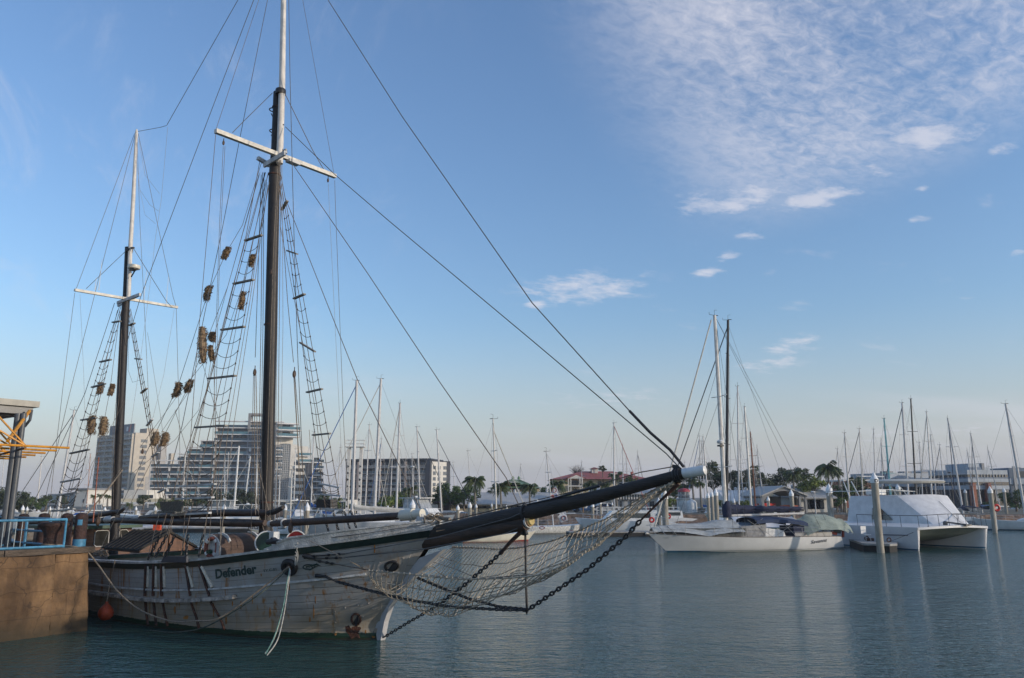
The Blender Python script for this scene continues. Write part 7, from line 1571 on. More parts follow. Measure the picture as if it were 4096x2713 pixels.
# ---------------- buildings ----------------
WALLW = mat('wall_white', (.62, .59, .53), .8, .08, .4); WALLC = mat('wall_cream', (.60, .52, .36), .8, .1, .4); WALLG = mat('wall_grey', (.24, .24, .24), .8, .1, .3); WALLLG = mat('wall_light_grey', (.38, .38, .37), .8, .08, .3)
WALLD = mat('wall_charcoal', (.035, .038, .048), .7, .15, .3); SLAB = mat('slab_white', (.66, .65, .63), .7, .08, .5); BGL = mat('blue_balustrade', (.020, .055, .085), .25, .3, .6, spec=.8); BGL2 = mat('teal_balustrade', (.06, .16, .20), .25, .2, .6, spec=.8)
RECESS = mat('recess_glass', (.022, .025, .030), .25, .5, .35, spec=.7); RFG = mat('roof_grey', (.40, .39, .37), .6, .1, .6, stretch=(6, 1, 1)); RFD = mat('roof_green', (.15, .24, .13), .6, .15, .6, stretch=(6, 1, 1)); RFR = mat('roof_red', (.33, .085, .065), .6, .12, .6, stretch=(6, 1, 1)); BRICK = mat('brick_red', (.26, .09, .05), .8, .2, 2)
GZ = 1.42
class Bld:
    """facade frame: corner pixel, distance; u runs along the facade to the right (turned by ang), w goes back"""
    def __init__(s, name, lab, px, D, ang=0, cat='building'):
        c = W(px, 1988, D); s.o = T(name, lab, cat, (c.x, D, GZ), R(ang)); s.D = D; s.f = Frame((c.x, D), R(ang))
    def u(s, px): return s.f.PX(px, 1988, 0).x if False else s.f.P(px, 1988, 0).x
    def z(s, px, py, w=0): return s.f.P(px, py, w).z-GZ
    def box(s, name, u0, u1, w0, w1, z0, z1, mt, par=None):
        m = MB(); m.box(((u0+u1)/2, (w0+w1)/2, (z0+z1)/2), (abs(u1-u0), abs(w1-w0), abs(z1-z0))); return m.build(name, mt, par or s.o)
def win_grid(b, par, us, zs, w, wd_, hg, mt=RECESS, name='window', face='front', ux=None):
    for z in zs:
        for u in us:
            m = MB()
            if face == 'front': m.box((u, w, z), (wd_, .12, hg))
            else: m.box((ux, u, z), (.12, wd_, hg))
            m.build(name, mt, par)
# white tower
b = Bld('apartment_tower', 'white thirteen-storey apartment tower with grid of balconies behind the mizzen mast', 518, 380, -38)
Hh = b.z(518, 1733); wA = -b.u(374); wB = b.f.PX(606, 1988, 0).y; aS = wA/22.
TWM = mat('tower_beige', (.52, .46, .37), .8, .08, .4); TWG = mat('tower_grey', (.40, .38, .35), .8, .08, .4)
tw = b.box('tower_body', -wA, 0, 0, wB, 0, Hh, TWM)
fl = 12; fh = Hh/ (fl+.4)
for k in range(fl):
    z = .6+k*fh
    for j in range(4):
        u0 = -wA+1.0+j*5.3*aS; b.box('balcony_recess', u0+.6*aS, u0+3.0*aS, -.08, .02, z+.5, z+fh*.78, RECESS, tw)
    b.box('balcony_slab', -wA-.3, -1.2, -1.0, -.081, z+.0, z+.3, TWM, tw)
    b.box('balcony_rail', -wA-.2, -1.6, -.98, -.92, z+.301, z+.95, TWG, tw)
m = MB()
for j in range(5): m.box((-wA+.3+j*5.3*aS, -.6, Hh/2), (.45, 1.1, Hh-1))
m.build('balcony_fins', TWM, tw)
for k in range(fl-1): b.box('window', -.02, .1, 3.0, 6.2, 1.8+k*fh, 1.8+k*fh+1.5, CGLASS, tw)
for k in range(3): b.box('grey_panel', -.02, .09, 7+k*1.5, 9.5+k*1.5, 2+k*9, 12+k*9.5, TWG, tw)
b.box('rear_block', 0.1, 3, 12, wB+4, 0, Hh-5, TWG, tw); b.box('rear_block', 3.1, 5.5, 16, wB+7, 0, Hh-9.5, TWM, tw)
b.box('roof_sign_panel', -wA+9, -3, .5, 1.0, Hh, Hh+4.6, WALLG, tw)
m = MB(); m.prism([(-8.2, .38, Hh+.7), (-7.0, .38, Hh+.7), (-5.6, .38, Hh+4.2), (-6.6, .38, Hh+4.2)], (0, .1, 0)); m.build('roof_sign_mark', REDP, tw)
b.box('roof_sign_mark', -10.3, -8.6, .38, .49, Hh+1.2, Hh+3.4, WHITE, tw)
b.box('plant_room', -8, -1, 6, 12, Hh, Hh+2.5, TWM, tw)
# stepped flats
b = Bld('stepped_flats', 'large white stepped apartment block with blue glass balconies behind the foremast', 975, 330, 8)
U = lambda px: b.u(px)
ztop = b.z(975, 1692); base = b.z(975, 2030); nf = 12; fh = (ztop-0)/nf
steps = [(600, 1852, 0), (704, 1822, 3), (740, 1792, 6), (790, 1760, 9), (845, 1695, 12)]
ends = [704, 740, 790, 845, 978]
for (x0, yt, w_), x1 in zip(steps, ends):
    zt_ = b.z(x0, yt); u0, u1 = U(x0), U(x1); bd = b.box('wing_wall', u0, u1, .6, 18, 0, zt_-.4, RECESS)
    n = max(1, int(round(zt_/fh)))
    for k in range(n+1):
        b.box('floor_slab', u0-.4, u1+.2, -1.5, .59, k*fh-.05+.4, k*fh+.33+.4, SLAB, bd)
        if k < n: b.box('glass_rail', u0-.3, u1-.1, -1.45, -1.38, k*fh+.731, k*fh+1.75, BGL if (k+x0) % 3 else BGL2, bd)
    rg = random.Random(x0)
    for j in range(int((u1-u0)/6.5)+1): b.box('party_wall', u0+j*6.5, u0+j*6.5+.55, -1.3, .58, .8, zt_-.5, SLAB if rg.random() < .5 else WALLG, bd)
fin = b.box('frame_tower', U(976), U(986), -2.2, 2, 30, b.z(980, 1655), WALLG); b.box('frame_top', U(986)+.01, U(1026), -2.2, 2, b.z(980, 1664), b.z(980, 1655), WALLG, fin); b.box('frame_panel', U(980), U(1026), -.5, 1.99, b.z(980, 1788), b.z(980, 1690), WALLG, fin)
bd = b.box('core_wall', U(978.5), U(1092), .6, 18, 0, b.z(1030, 1690), RECESS)
for k in range(nf+1): b.box('floor_slab', U(980), U(1120), -1.5, .59, k*fh+.35, k*fh+.73, SLAB, bd)
for k in range(nf): b.box('glass_rail', U(982), U(1090), -1.45, -1.38, k*fh+.731, k*fh+1.75, BGL, bd)
for j in range(5): b.box('party_wall', U(985)+j*6, U(985)+j*6+.9, -1.3, .58, .8, b.z(1030, 1790), SLAB, bd)
b2 = Bld('stepped_flats_wing', 'right wing of the stepped flats with a sunlit white face and glass stair tower', 1152, 322, 26)
U2 = lambda px: b2.u(px)
z8 = b2.z(1152, 1780); zt2 = b2.z(1152, 1695); fh2 = z8/9
bd = b2.box('wing_wall', U2(1092), U2(1118), .2, 14, 0, z8, WALLG)
for k in range(9): b2.box('floor_slab', U2(1092), U2(1118), -1.2, .19, k*fh2+.2, k*fh2+.6, SLAB, bd); b2.box('glass_rail', U2(1092), U2(1118), -1.15, -1.08, k*fh2+.61, k*fh2+1.5, BGL, bd)
st_ = b2.box('stair_tower', U2(1119), U2(1150), .1, 12, 0, z8+.5, CGLASS)
m = MB()
for k in range(26): m.box(((U2(1119)+U2(1150))/2, -.02, k*z8/26+.4), (U2(1150)-U2(1119), .16, .14))
for j in range(5): m.box((lerp(U2(1119), U2(1150), j/4), -.02, z8/2), (.22, .18, z8))
m.build('stair_mullions', WALLLG, st_)
fw = b2.box('white_face', U2(1150)+.15, U2(1180), -.3, 12, 0, z8+.2, WALLW)
bd = b2.box('apartment_wall', U2(1181), U2(1222), 0, 12, 0, b2.z(1200, 1785), WALLW)
for k in range(8):
    z = k*fh2+1.0
    if k < 6: b2.box('window', U2(1168), U2(1214), -.36, -.31, z+1.2, z+2.6, RECESS, bd); b2.box('balcony_front', U2(1172), U2(1206), -1.2, -.37, z-.1, z+1.0, WALLW, bd)
    else: b2.box('glass_rail', U2(1184), U2(1236), -1.3, -1.2, z, z+1.0, BGL2, bd); b2.box('floor_slab', U2(1184), U2(1238), -1.4, -.01, z-.4, z-.01, SLAB, bd)
dk_w = b2.box('charcoal_block', U2(1218), U2(1246), -.6, 10, 0, b2.z(1230, 1840), WALLD)
ev = b2.box('end_balconies', U2(1246)+.05, U2(1284), .5, 10, 0, b2.z(1260, 1850), WALLLG)
for k in range(6): b2.box('floor_slab', U2(1247), U2(1287), -1.2, .49, k*fh2+3.2, k*fh2+3.6, SLAB, ev); b2.box('glass_rail', U2(1247), U2(1287), -1.15, -1.05, k*fh2+3.61, k*fh2+4.6, BGL, ev); b2.box('window', U2(1249), U2(1270), .38, .48, k*fh2+3.7, k*fh2+5.4, RECESS, ev)
# penthouse terraces
pw = b2.box('penthouse_wall', U2(1095), U2(1165), 3, 14, z8, zt2, WALLW)
for k, (pe, w_) in enumerate(((1180, -1), (1188, -2.4), (1182, -2.4))):
    z = lerp(z8+3, zt2-.3, (2-k)/2.0); b2.box('terrace_slab', U2(1090), U2(pe), w_, 2.99, z, z+.45, SLAB, pw)
    if k: b2.box('glass_rail', U2(1090), U2(pe-6), w_+.05, w_+.12, z+.46, z+1.5, BGL2, pw); 
for k in range(2): b2.box('window', U2(1120), U2(1150), 2.85, 2.95, z8+3.6+k*3.4, z8+5.4+k*3.4, RECESS, pw)
# podium and low buildings on the left
b = Bld('podium', 'long low white podium wall in front of the stepped flats', 1000, 230, 0)
pm = b.box('podium_wall', b.u(1090), b.u(1400), 0, 12, 0, b.z(1200, 2000), WALLW); b.box('podium_opening', b.u(1180), b.u(1250), -.1, -.01, 0, 2.4, RECESS, pm); b.box('podium_opening', b.u(1100), b.u(1160), -.1, -.01, b.z(1100, 2020), b.z(1100, 2008), RECESS, pm)
b = Bld('podium', 'cream and grey car park podium right of the mizzen mast', 600, 225, 0)
pm = b.box('podium_wall', b.u(480), b.u(700), 0, 14, 0, b.z(600, 1995), WALLC); b.box('podium_upper', b.u(480), b.u(572), 2, 14, b.z(600, 1995)+.01, b.z(520, 1960), WALLW, pm); b.box('podium_opening', b.u(540), b.u(600), 1.9, 1.99, b.z(600, 1994), b.z(600, 1980), RECESS, pm)
b.box('white_band', b.u(480), b.u(700), -.6, -.01, b.z(600, 2017), b.z(600, 2008), SLAB, pm); b.box('podium_opening', b.u(500), b.u(698), -.2, -.05, 0, b.z(600, 2020), RECESS, pm)
b = Bld('awning_building', 'low two-storey building with rows of striped awnings left of the mizzen mast', 260, 200, -12)
aw = b.box('wall', b.u(190), b.u(332), 0, 10, 0, b.z(260, 1976), WALLLG)
for z_, n_ in ((b.z(260, 1998), 9), (b.z(260, 2022), 9)):
    for k in range(n_):
        u0 = lerp(b.u(196), b.u(318), k/n_); du = (b.u(318)-b.u(196))/n_
        m = MB(); m.prism([(u0+.1, -.1, z_), (u0+du-.2, -.1, z_), (u0+du-.2, -1.5, z_-.7), (u0+.1, -1.5, z_-.7)], (0, .02, .05)); m.build('awning', mat('awning_stripe', (.42, .44, .42), .7, .5, 1.2, col2=(.10, .14, .12), stretch=(7, .1, .1)), aw)
        b.box('window', u0+.3, u0+du-.4, -.06, .0, z_-1.9, z_-.75, RECESS, aw)
b.box('balcony_rail', b.u(190), b.u(320), -1.6, -1.5, b.z(260, 2020), b.z(260, 2014), WALLLG, aw)
ew = b.box('end_wall', b.u(324), b.u(372), -2, 10, 0, b.z(350, 1960), WALLW); b.box('roof_edge', b.u(300), b.u(376), -2.6, 10.5, b.z(350, 1960)+.01, b.z(350, 1960)+.4, WALLG, ew); b.box('window', b.u(357), b.u(362), -2.08, -2.0, b.z(350, 2011), b.z(350, 1997), RECESS, ew)
# dark flats
b = Bld('dark_flats', 'dark six-storey apartment block with a pale windowed end', 1724, 300, -12)
Hd = b.z(1724, 1840); uL = b.u(1388); bd = b.box('wall', uL, 0, 0, 14, 0, Hd, WALLD); fh = (Hd-1.2)/7
b.box('roof_slab', uL-.5, .3, -2.2, 14.3, Hd+.001, Hd+.5, WALLD, bd)
cols = [0, .16, .29, .43, .60, .77, .94]
for k in range(7):
    z = k*fh+.3; b.box('floor_slab', uL, -1.8, -1.9, -.01, z, z+.25, WALLG, bd); b.box('glass_rail', uL+.2, -2, -1.85, -1.78, z+.26, z+1.15, BGL if k % 2 else CGLASS, bd)
    rg = random.Random(k)
    for j in range(10): u0 = lerp(uL, -2, j/10)+.7; b.box('window', u0, u0+2.1, -.09, -.02, z+.5, z+2.1, CGLASS if rg.random() < .45 else RECESS, bd)
for c_ in (0.13, .40, .70): u0 = lerp(uL, 0, c_); b.box('party_wall', u0, u0+.7, -2.0, -.02, .3, Hd-.6, mat('party_tan', (.36, .29, .25), .8, .1, .5), bd)
for c_ in (0, .27, .55, .83): u0 = lerp(uL, -1.8, c_); b.box('dark_fin', u0, u0+.5, -2.0, -.02, .3, Hd-.2, WALLD, bd)
b.box('dark_corner', -1.8, -.02, -2.0, -.02, 0, Hd, WALLD, bd)
be = Bld('dark_flats_end', 'sunlit pale end wall with small windows on the dark flats', 1724, 299.5, 52)
e1 = be.u(1786); e2 = be.u(1800); he = Hd-.6; we = be.box('pale_wall', .3, e1, .2, 3, 0, he, WALLW); be.box('charcoal_edge', e1+.01, e2, .1, 3, 0, he+.4, WALLD, we)
for k in range(6):
    for f_, ww in ((.12, 1.5), (.42, 1.5), (.78, 1.0), (.92, .7)): be.box('window', e1*f_, e1*f_+ww, .1, .19, 2.0+k*fh, 3.3+k*fh, CGLASS, we)
# truss lighting tower
tb = W(1412, 2045, 112); o = T('lattice_tower', 'white twin-column lattice tower with a railed top platform', 'tower', (tb.x, 112, GZ), 0); h_ = W(1412, 1790, 112).z-GZ; wd_ = .85
for sd in (-1, 1):
    m = MB(); m.box((sd*wd_, 0, h_/2), (.42, .5, h_)); c_ = m.build('column', MASTW, o)
    for k in range(14): 
        z = .8+k*.92
        if z < h_*.72: m = MB(); m.prism([(sd*wd_-.13, -.262, z), (sd*wd_+.15, -.262, z+.2), (sd*wd_-.13, -.262, z+.4)], (0, -.004, 0)); m.build('cut_out', BLACK, c_)
m = MB(); m.box((0, 0, h_+.06), (2.7, 1.4, .12)); pf_ = m.build('platform', MASTW, o)
m = MB()
for z in (.5, 1.0): m.tube([(-1.3, -.65, h_+z), (1.3, -.65, h_+z), (1.3, .65, h_+z), (-1.3, .65, h_+z), (-1.3, -.65, h_+z)], .03, 4)
for x in (-1.3, -.65, 0, .65, 1.3): m.tube([(x, -.65, h_), (x, -.65, h_+1)], .03, 4)
m.build('platform_rail', MASTW, pf_)
# houses
def hiproof(mb, u0, u1, w0, w1, z0, z1, ov=.6):
    h2 = (w1-w0)/2*.9; mb.add([(u0-ov, w0-ov, z0), (u1+ov, w0-ov, z0), (u1+ov, w1+ov, z0), (u0-ov, w1+ov, z0), (u0+h2, (w0+w1)/2, z1), (u1-h2, (w0+w1)/2, z1)], [(0, 1, 5, 4), (1, 2, 5), (2, 3, 4, 5), (3, 0, 4), (0, 3, 2, 1)])
b = Bld('green_roof_house', 'cream house with a green gabled roof and white fan in the gable', 2060, 142, 0)
gh = b.box('wall', b.u(1962), b.u(2160), 2, 10, 0, b.z(2060, 1952), WALLC)
m = MB(); hiproof(m, b.u(1960), b.u(2162), 0, 10, b.z(2060, 1952), b.z(2060, 1932), .4); hiproof(m, b.u(2000), b.u(2120), 1, 9, b.z(2060, 1938), b.z(2060, 1916), .3); rf = m.build('roof', RFD, gh)
m = MB(); gz = b.z(2050, 1932); m.prism([(b.u(2022), -.2, gz), (b.u(2082), -.2, gz), (b.u(2050), -.2, b.z(2050, 1914))], (0, 2.5, 0)); m.build('gable', RFD, rf)
m = MB()
for k in range(9): a = math.pi*(k+.5)/9; c_ = (b.u(2050), -.26, gz+.05); m.bar(c_, (c_[0]+math.cos(a)*1.3, -.26, c_[2]+math.sin(a)*.6), .1, .04)
m.build('gable_fan', WHITE, rf)
m = MB()
for px in (2052, 2076): m.lathe((b.u(px), 4, b.z(px, 1916)), [(.2, 0), (.28, .3), (.1, .55), (.02, .6)], 10)
m.build('roof_vents', RFD, rf)
m = MB()
for k in range(8): u = lerp(b.u(1952), b.u(2168), k/7); m.box((u, .1, b.z(2060, 1970)), (.15, .15, b.z(2060, 1952)-b.z(2060, 1990)))
m.box(((b.u(1952)+b.u(2168))/2, .1, b.z(2060, 1975)), (b.u(2168)-b.u(1952), .06, .7)); m.build('verandah', WHITE, gh)
for px in (2055, 2100, 2010): b.box('window', b.u(px-5), b.u(px+5), 1.9, 1.99, b.z(2060, 1973), b.z(2060, 1958), RECESS, gh)
b = Bld('red_roof_house', 'wide cream house with a red roof, gabled balcony and rooftop cupola', 2400, 155, 0)
rh = b.box('wall', b.u(2215), b.u(2590), 1, 14, 0, b.z(2400, 1916), WALLC)
m = MB(); hiproof(m, b.u(2212), b.u(2600), 0, 14, b.z(2400, 1917), b.z(2400, 1881), .5); rf = m.build('roof', RFR, rh)
m = MB(); m.prism([(b.u(2263), -1.6, b.z(2300, 1914)), (b.u(2345), -1.6, b.z(2300, 1914)), (b.u(2304), -1.6, b.z(2300, 1898))], (0, 4.5, 0)); gb = m.build('gable_roof', RFR, rf)
m = MB(); m.prism([(b.u(2270), -1.68, b.z(2300, 1915.5)), (b.u(2338), -1.68, b.z(2300, 1915.5)), (b.u(2304), -1.68, b.z(2300, 1901))], (0, .06, 0)); m.build('gable_wall', WALLW, gb)
b.box('cupola', b.u(2380), b.u(2405), 5, 8, b.z(2400, 1890), b.z(2400, 1871), WALLW, rf); m = MB(); m.add([(b.u(2374), 4.5, b.z(2400, 1871)), (b.u(2411), 4.5, b.z(2400, 1871)), (b.u(2411), 8.5, b.z(2400, 1871)), (b.u(2374), 8.5, b.z(2400, 1871)), (b.u(2392), 6.5, b.z(2400, 1864))], [(0, 1, 4), (1, 2, 4), (2, 3, 4), (3, 0, 4)]); m.build('cupola_roof', RFR, rf)
b.box('chimney', b.u(2543), b.u(2550), 5, 6, b.z(2400, 1905), b.z(2400, 1884), RFR, rf)
bl_ = b.box('balcony', b.u(2270), b.u(2345), -1.7, .99, b.z(2300, 1947), b.z(2300, 1943), WALLW, rh); b.box('balcony_opening', b.u(2284), b.u(2318), .85, .95, b.z(2300, 1942), b.z(2300, 1922), RECESS, bl_); b.box('balcony_opening', b.u(2295), b.u(2325), .85, .95, b.z(2300, 1972), b.z(2300, 1956), RECESS, bl_)
for px in (2272, 2282, 2318, 2327): m = MB(); m.box((b.u(px), -1.6, (b.z(2300, 1975)+b.z(2300, 1915))/2), (.18, .18, b.z(2300, 1915)-b.z(2300, 1975))); m.build('balcony_post', WALLW, bl_); b.box('balustrade', b.u(2318), b.u(2330), -1.75, -1.7, b.z(2300, 1942), b.z(2300, 1936), WALLW, bl_)
for px in (2395, 2430, 2480, 2520, 2560): b.box('window', b.u(px), b.u(px+14), .9, .98, b.z(2400, 1945), b.z(2400, 1925), RECESS, rh)
def shed(name, lab, x0, x1, D, ye, yr, ang=0, wallm=WALLW, roofm=RFG, depth=12, wins=6):
    b = Bld(name, lab, x0, D, ang); L_ = b.u(x1); ze = b.z(x0, ye); zr = b.z(x0, yr)+.6; w_ = b.box('wall', 0, L_, .5, depth-.5, 0, ze, wallm)
    m = MB(); m.add([(-.6, -.4, ze), (L_+.6, -.4, ze), (L_+.2, depth/2, zr), (-.2, depth/2, zr), (-.6, depth+.4, ze), (L_+.6, depth+.4, ze), (-.6, -.4, ze-.18), (L_+.6, -.4, ze-.18)], [(0, 1, 2, 3), (3, 2, 5, 4), (0, 3, 4), (1, 5, 2), (0, 6, 7, 1)]); r_ = m.build('roof', roofm, w_)
    for k in range(wins): u = lerp(.8, L_-2.4, (k+.3)/wins); b.box('window', u, u+1.6, .38, .48, .5, min(ze-.35, 2.1), RECESS, w_)
    m = MB()
    for k in range(3): u = L_*(.2+.3*k); m = MB(); m.lathe((u, depth/2, zr-.1), [(.18, 0), (.2, .35), (.3, .42), (.05, .6)], 8); m.build('roof_vent', ALU, r_)
    return b, w_
shed('long_shed', 'long low building with pale grey metal roof left of the bowsprit', 1800, 2010, 128, 2016, 1984, wins=5, wallm=WALLC)
shed('long_shed', 'second long low grey-roofed building continuing behind the bowsprit', 2015, 2240, 128, 2018, 1984, wallm=WALLC)
shed('dark_fence_building', 'dark brown shed with a boat sign behind the round trees', 1752, 1800, 126, 2010, 1995, wallm=mat('dark_brown_wall', (.06, .03, .025), .8, .2, 1), roofm=mat('dark_brown_wall', (.06, .03, .025)), wins=0)
shed('long_shed', 'white-roofed low building right of the sloop mast', 2915, 3060, 122, 2002, 1976, roofm=SLAB, wins=3)
shed('long_shed', 'grey-roofed low building right of the arched shed', 3200, 3330, 122, 1990, 1966, roofm=RFG, wins=3)
b, w_ = shed('maritime_museum', 'two-storey weathered museum building with dark lettering behind the navy hull', 2385, 2650, 132, 1974, 1962, wallm=WALLLG, roofm=RFG, wins=0, depth=10)
b.box('window_band', b.u(2452), b.u(2560), .36, .48, b.z(2450, 1998), b.z(2450, 1976), RECESS, w_)
for k in range(11): u = lerp(b.u(2452), b.u(2560), k/10); b.box('mullion', u-.1, u+.12, .28, .359, b.z(2450, 1998), b.z(2450, 1976), SLAB, w_)
b.box('orange_door', b.u(2572), b.u(2584), .38, .48, b.z(2450, 1990), b.z(2450, 1972), mat('orange_panel', (.42, .15, .04), .7, .2, 3), w_)
for px in (2480, 2520, 2600, 2610): b.box('window', b.u(px), b.u(px+8), .38, .48, .4, 1.6, RECESS, w_)
vs, fs, wd_ = textmesh('maritime museum', 1.0, .035, 0, 1.12); m = MB(); u0, u1 = b.u(2464), b.u(2558); k_ = (u1-u0)/wd_
m.add([(u0+v.x*k_, .3, b.z(2450, 2004.5)+v.y*.95) for v in vs], fs); m.build('museum_lettering', BLACK, w_)
b.box('upper_deck', b.u(2385), b.u(2452), -1, .49, b.z(2450, 1978), b.z(2450, 1975), SLAB, w_)
b = Bld('arched_shed', 'open gabled shed with a curved arch front and orange kayaks inside', 3130, 118, 8)
za, ze, zr = b.z(3130, 1968), b.z(3130, 1986), b.z(3130, 1948); u0, u1 = b.u(3040), b.u(3226); um = (u0+u1)/2
m = MB()
for a_, c_ in (((u0, ze), (um, zr)), ((um, zr), (u1, ze))): m.prism([(a_[0], -.6, a_[1]), (c_[0], -.6, c_[1]), (c_[0], -.6, c_[1]+.18), (a_[0], -.6, a_[1]+.18)], (0, 9, 0))
rf = m.build('roof', RFG, b.o)
N_ = 14; arc = [(lerp(u0+.3, u1-.3, i/N_), ze-.9+(za-ze+1.05)*math.sin(math.pi*i/N_)**.6) for i in range(N_+1)]
tl_ = lambda u: lerp(ze, zr, 1-abs(u-um)/(um-u0))
m = MB(); m.add([(u, -.3, z) for u, z in arc]+[(u, -.3, max(z+.02, tl_(u)-.02)) for u, z in arc]+[(u, -.1, z) for u, z in arc], [(i, i+1, N_+2+i, N_+1+i) for i in range(N_)]+[(i, i+1, 2*N_+3+i, 2*N_+2+i) for i in range(N_)]); m.build('gable_front', WALLG, b.o)
m = MB()
for u in (u0+.3, u1-.3, um+2.4): m.box((u, -.2, ze/2), (.3, .3, ze))
m.build('posts', WALLG, b.o); b.box('rear_wall', u0+.3, u1-.3, 7.5, 8, 0, ze, WALLG); b.box('side_wall', u0+.31, u0+.5, 0, 7.4, 0, ze-.2, WALLLG)
rg = random.Random(3)
for k in range(7):
    ky = T('kayak', ['lowest orange kayak in the left stack of the arched shed', 'second orange kayak of the left stack', 'third orange kayak of the left stack', 'top kayak of the left stack, redder', 'lowest orange kayak in the right stack of the arched shed', 'middle orange kayak of the right stack', 'top orange kayak of the right stack'][k], 'kayak', tuple(b.f.Wd((um-2.2+(k > 3)*3.6, 1.2, GZ))), R(8), group='kayaks in the arched shed')
    m = MB(); z = .35+(k % 4)*.28; m.tube([(-1.5, 0, z+.08), (-.9, 0, z), (0, 0, z-.02), (.9, 0, z), (1.5, 0, z+.08)], [.03, .18, .24, .18, .03], 8); m.build('hull', mat('kayak_orange', (.45, .10, .03), .5, .2, 4) if k != 3 else REDP, ky, True)
b = Bld('beige_house', 'plain beige house behind the arched shed', 3080, 150, -20); bh = b.box('wall', b.u(3045), b.u(3120), 0, 8, 0, b.z(3080, 1938), WALLC); b.box('roof', b.u(3040), b.u(3126), -.6, 8.5, b.z(3080, 1938)+.01, b.z(3080, 1934), RFG, bh); b.box('window', b.u(3056), b.u(3068), -.08, 0, b.z(3080, 1962), b.z(3080, 1950), RECESS, bh); b.box('window', b.u(3090), b.u(3100), -.08, 0, b.z(3080, 1962), b.z(3080, 1950), RECESS, bh)
# lighthouse
lc = W(2738, 2030, 124); o = T('lighthouse', 'small white model lighthouse with a red dome', 'lighthouse', (lc.x, 124, GZ), 0); zt_ = W(2738, 1994, 124).z-GZ; zl = W(2738, 1968, 124).z-GZ; zd_ = W(2738, 1953, 124).z-GZ
m = MB(); m.lathe((0, 0, 0), [(1.25, 0), (1.05, zt_-.15), (1.3, zt_-.1), (1.3, zt_)], 20); m.build('tower_body', WHITE, o, True)
m = MB(); m.lathe((0, 0, 0), [(.85, zt_+.01), (.85, zl)], 12); ln = m.build('lantern', CGLASS, o, True)
m = MB()
for k in range(8): a = k*math.pi/4; m.tube([(math.cos(a)*.87, math.sin(a)*.87, zt_), (math.cos(a)*.87, math.sin(a)*.87, zl)], .04, 4)
m.torus((0, 0, zt_+.5), (0, 0, 1), 1.25, .03, 18, 4); m.build('lantern_frame', WHITE, ln)
m = MB(); m.lathe((0, 0, 0), [(.95, zl), (.93, zl+.2), (.75, zl+(zd_-zl)*.7), (.4, zl+(zd_-zl)*.93), (.03, zd_)], 20); m.build('dome', mat('dome_red', (.33, .035, .05), .5, .15, 2), o, True)
c = W(2768, 2040, 121); o = T('domed_hut', 'small white domed hut right of the lighthouse', 'hut', (c.x, 121, GZ), 0); m = MB(); m.lathe((0, 0, 0), [(.8, 0), (.8, 1.3), (.7, 1.6), (.4, 1.85), (.02, 1.95)], 14); m.build('shell', WHITE, o, True)
# office complex at right
b = Bld('office_block', 'long pale office building with blue window bands at right', 3640, 190, 20)
def band(bb, u0, u1, w0, ys, px, mats, par=None):
    out = None
    for (ya, yb), mt in zip(ys, mats):
        o_ = bb.box('facade_band', u0, u1, w0-(.5 if mt in (SLAB, WALLLG) else 0), w0+12, bb.z(px, yb), bb.z(px, ya), mt, par or out)
        if out is None and par is None: out = o_
    return out
OB = mat('office_blue', (.07, .12, .19), .6, .15, .4); OW = mat('office_white', (.33, .37, .41), .7, .1, .4)
u0, u1 = b.u(3560), b.u(3885)
pr = band(b, u0, u1, 0, ((1893, 1912), (1915.5, 1925), (1925.3, 1935), (1935.3, 1947), (1947.5, 1985)), 3640, (OW, RECESS, OB, OW, RECESS)); b.box('ground_wall', u0, u1, .1, 12, 0, b.z(3640, 1985.3), WALLG, pr); b.box('parapet', u0, u1, -.4, 12, b.z(3640, 1915.4), b.z(3640, 1912.1), OW, pr)
m = MB()
for k in range(18): u = lerp(u0, u1, k/17); m.box((u, -.10, b.z(3640, 1920)), (.12, .22, .5))
m.build('mullions', WALLLG, pr)
for k in range(5): u = lerp(u0, u1, .3+.13*k); b.box('air_conditioner', u, u+1.2, -1.2, -.05, b.z(3640, 1934), b.z(3640, 1927), WHITE, pr)
for k in range(4): u = lerp(u0, u1, .1+.22*k); b.box('roof_unit', u, u+2.2, 3, 5, b.z(3640, 1893)+.01, b.z(3640, 1884), WALLG, pr)
b = Bld('office_block', 'taller right part of the office building with brick piers and a rooftop box', 3880, 176, 12)
u0, u1 = b.u(3880), b.u(4042)
pr = band(b, u0, u1, 0, ((1880, 1898), (1898.2, 1909), (1909.2, 1914), (1914.2, 1928), (1928.2, 1942), (1942.2, 1958)), 3900, (OW, RECESS, OB, OW, RECESS, OW)); b.box('ground_wall', u0, u1, .5, 12, 0, b.z(3900, 1958.2), RECESS, pr)
for px in (3884, 3946): b.box('brick_pier', b.u(px), b.u(px+12), -.9, .4, 0, b.z(3900, 1932), BRICK, pr)
b.box('rooftop_box', b.u(3915), b.u(3975), 2, 9, b.z(3900, 1880)+.01, b.z(3900, 1853), OW, pr); b.box('rooftop_blue', b.u(3915), b.u(3966), 1.8, 1.99, b.z(3900, 1880)+.02, b.z(3900, 1868), OB, pr); b.box('rooftop_dark', b.u(3966), b.u(3976), 1.7, 4, b.z(3900, 1875), b.z(3900, 1851), WALLG, pr); b.box('rooftop_box', b.u(3977), b.u(4002), 2, 9, b.z(3900, 1880)+.01, b.z(3900, 1868), OW, pr)
m = MB()
for k in range(12): u = lerp(u0+1, u1, k/12); m.box((u, -.08, b.z(3900, 1903)), (.1, .18, .6))
for k in range(14): u = lerp(b.u(3990), b.u(4042), k/13); m.box((u, .42, b.z(3900, 1975)), (.15, .12, 3.2))
m.build('mullions', WALLLG, pr)
b = Bld('office_block', 'blue-grey office wing at the right edge', 4040, 182, 4)
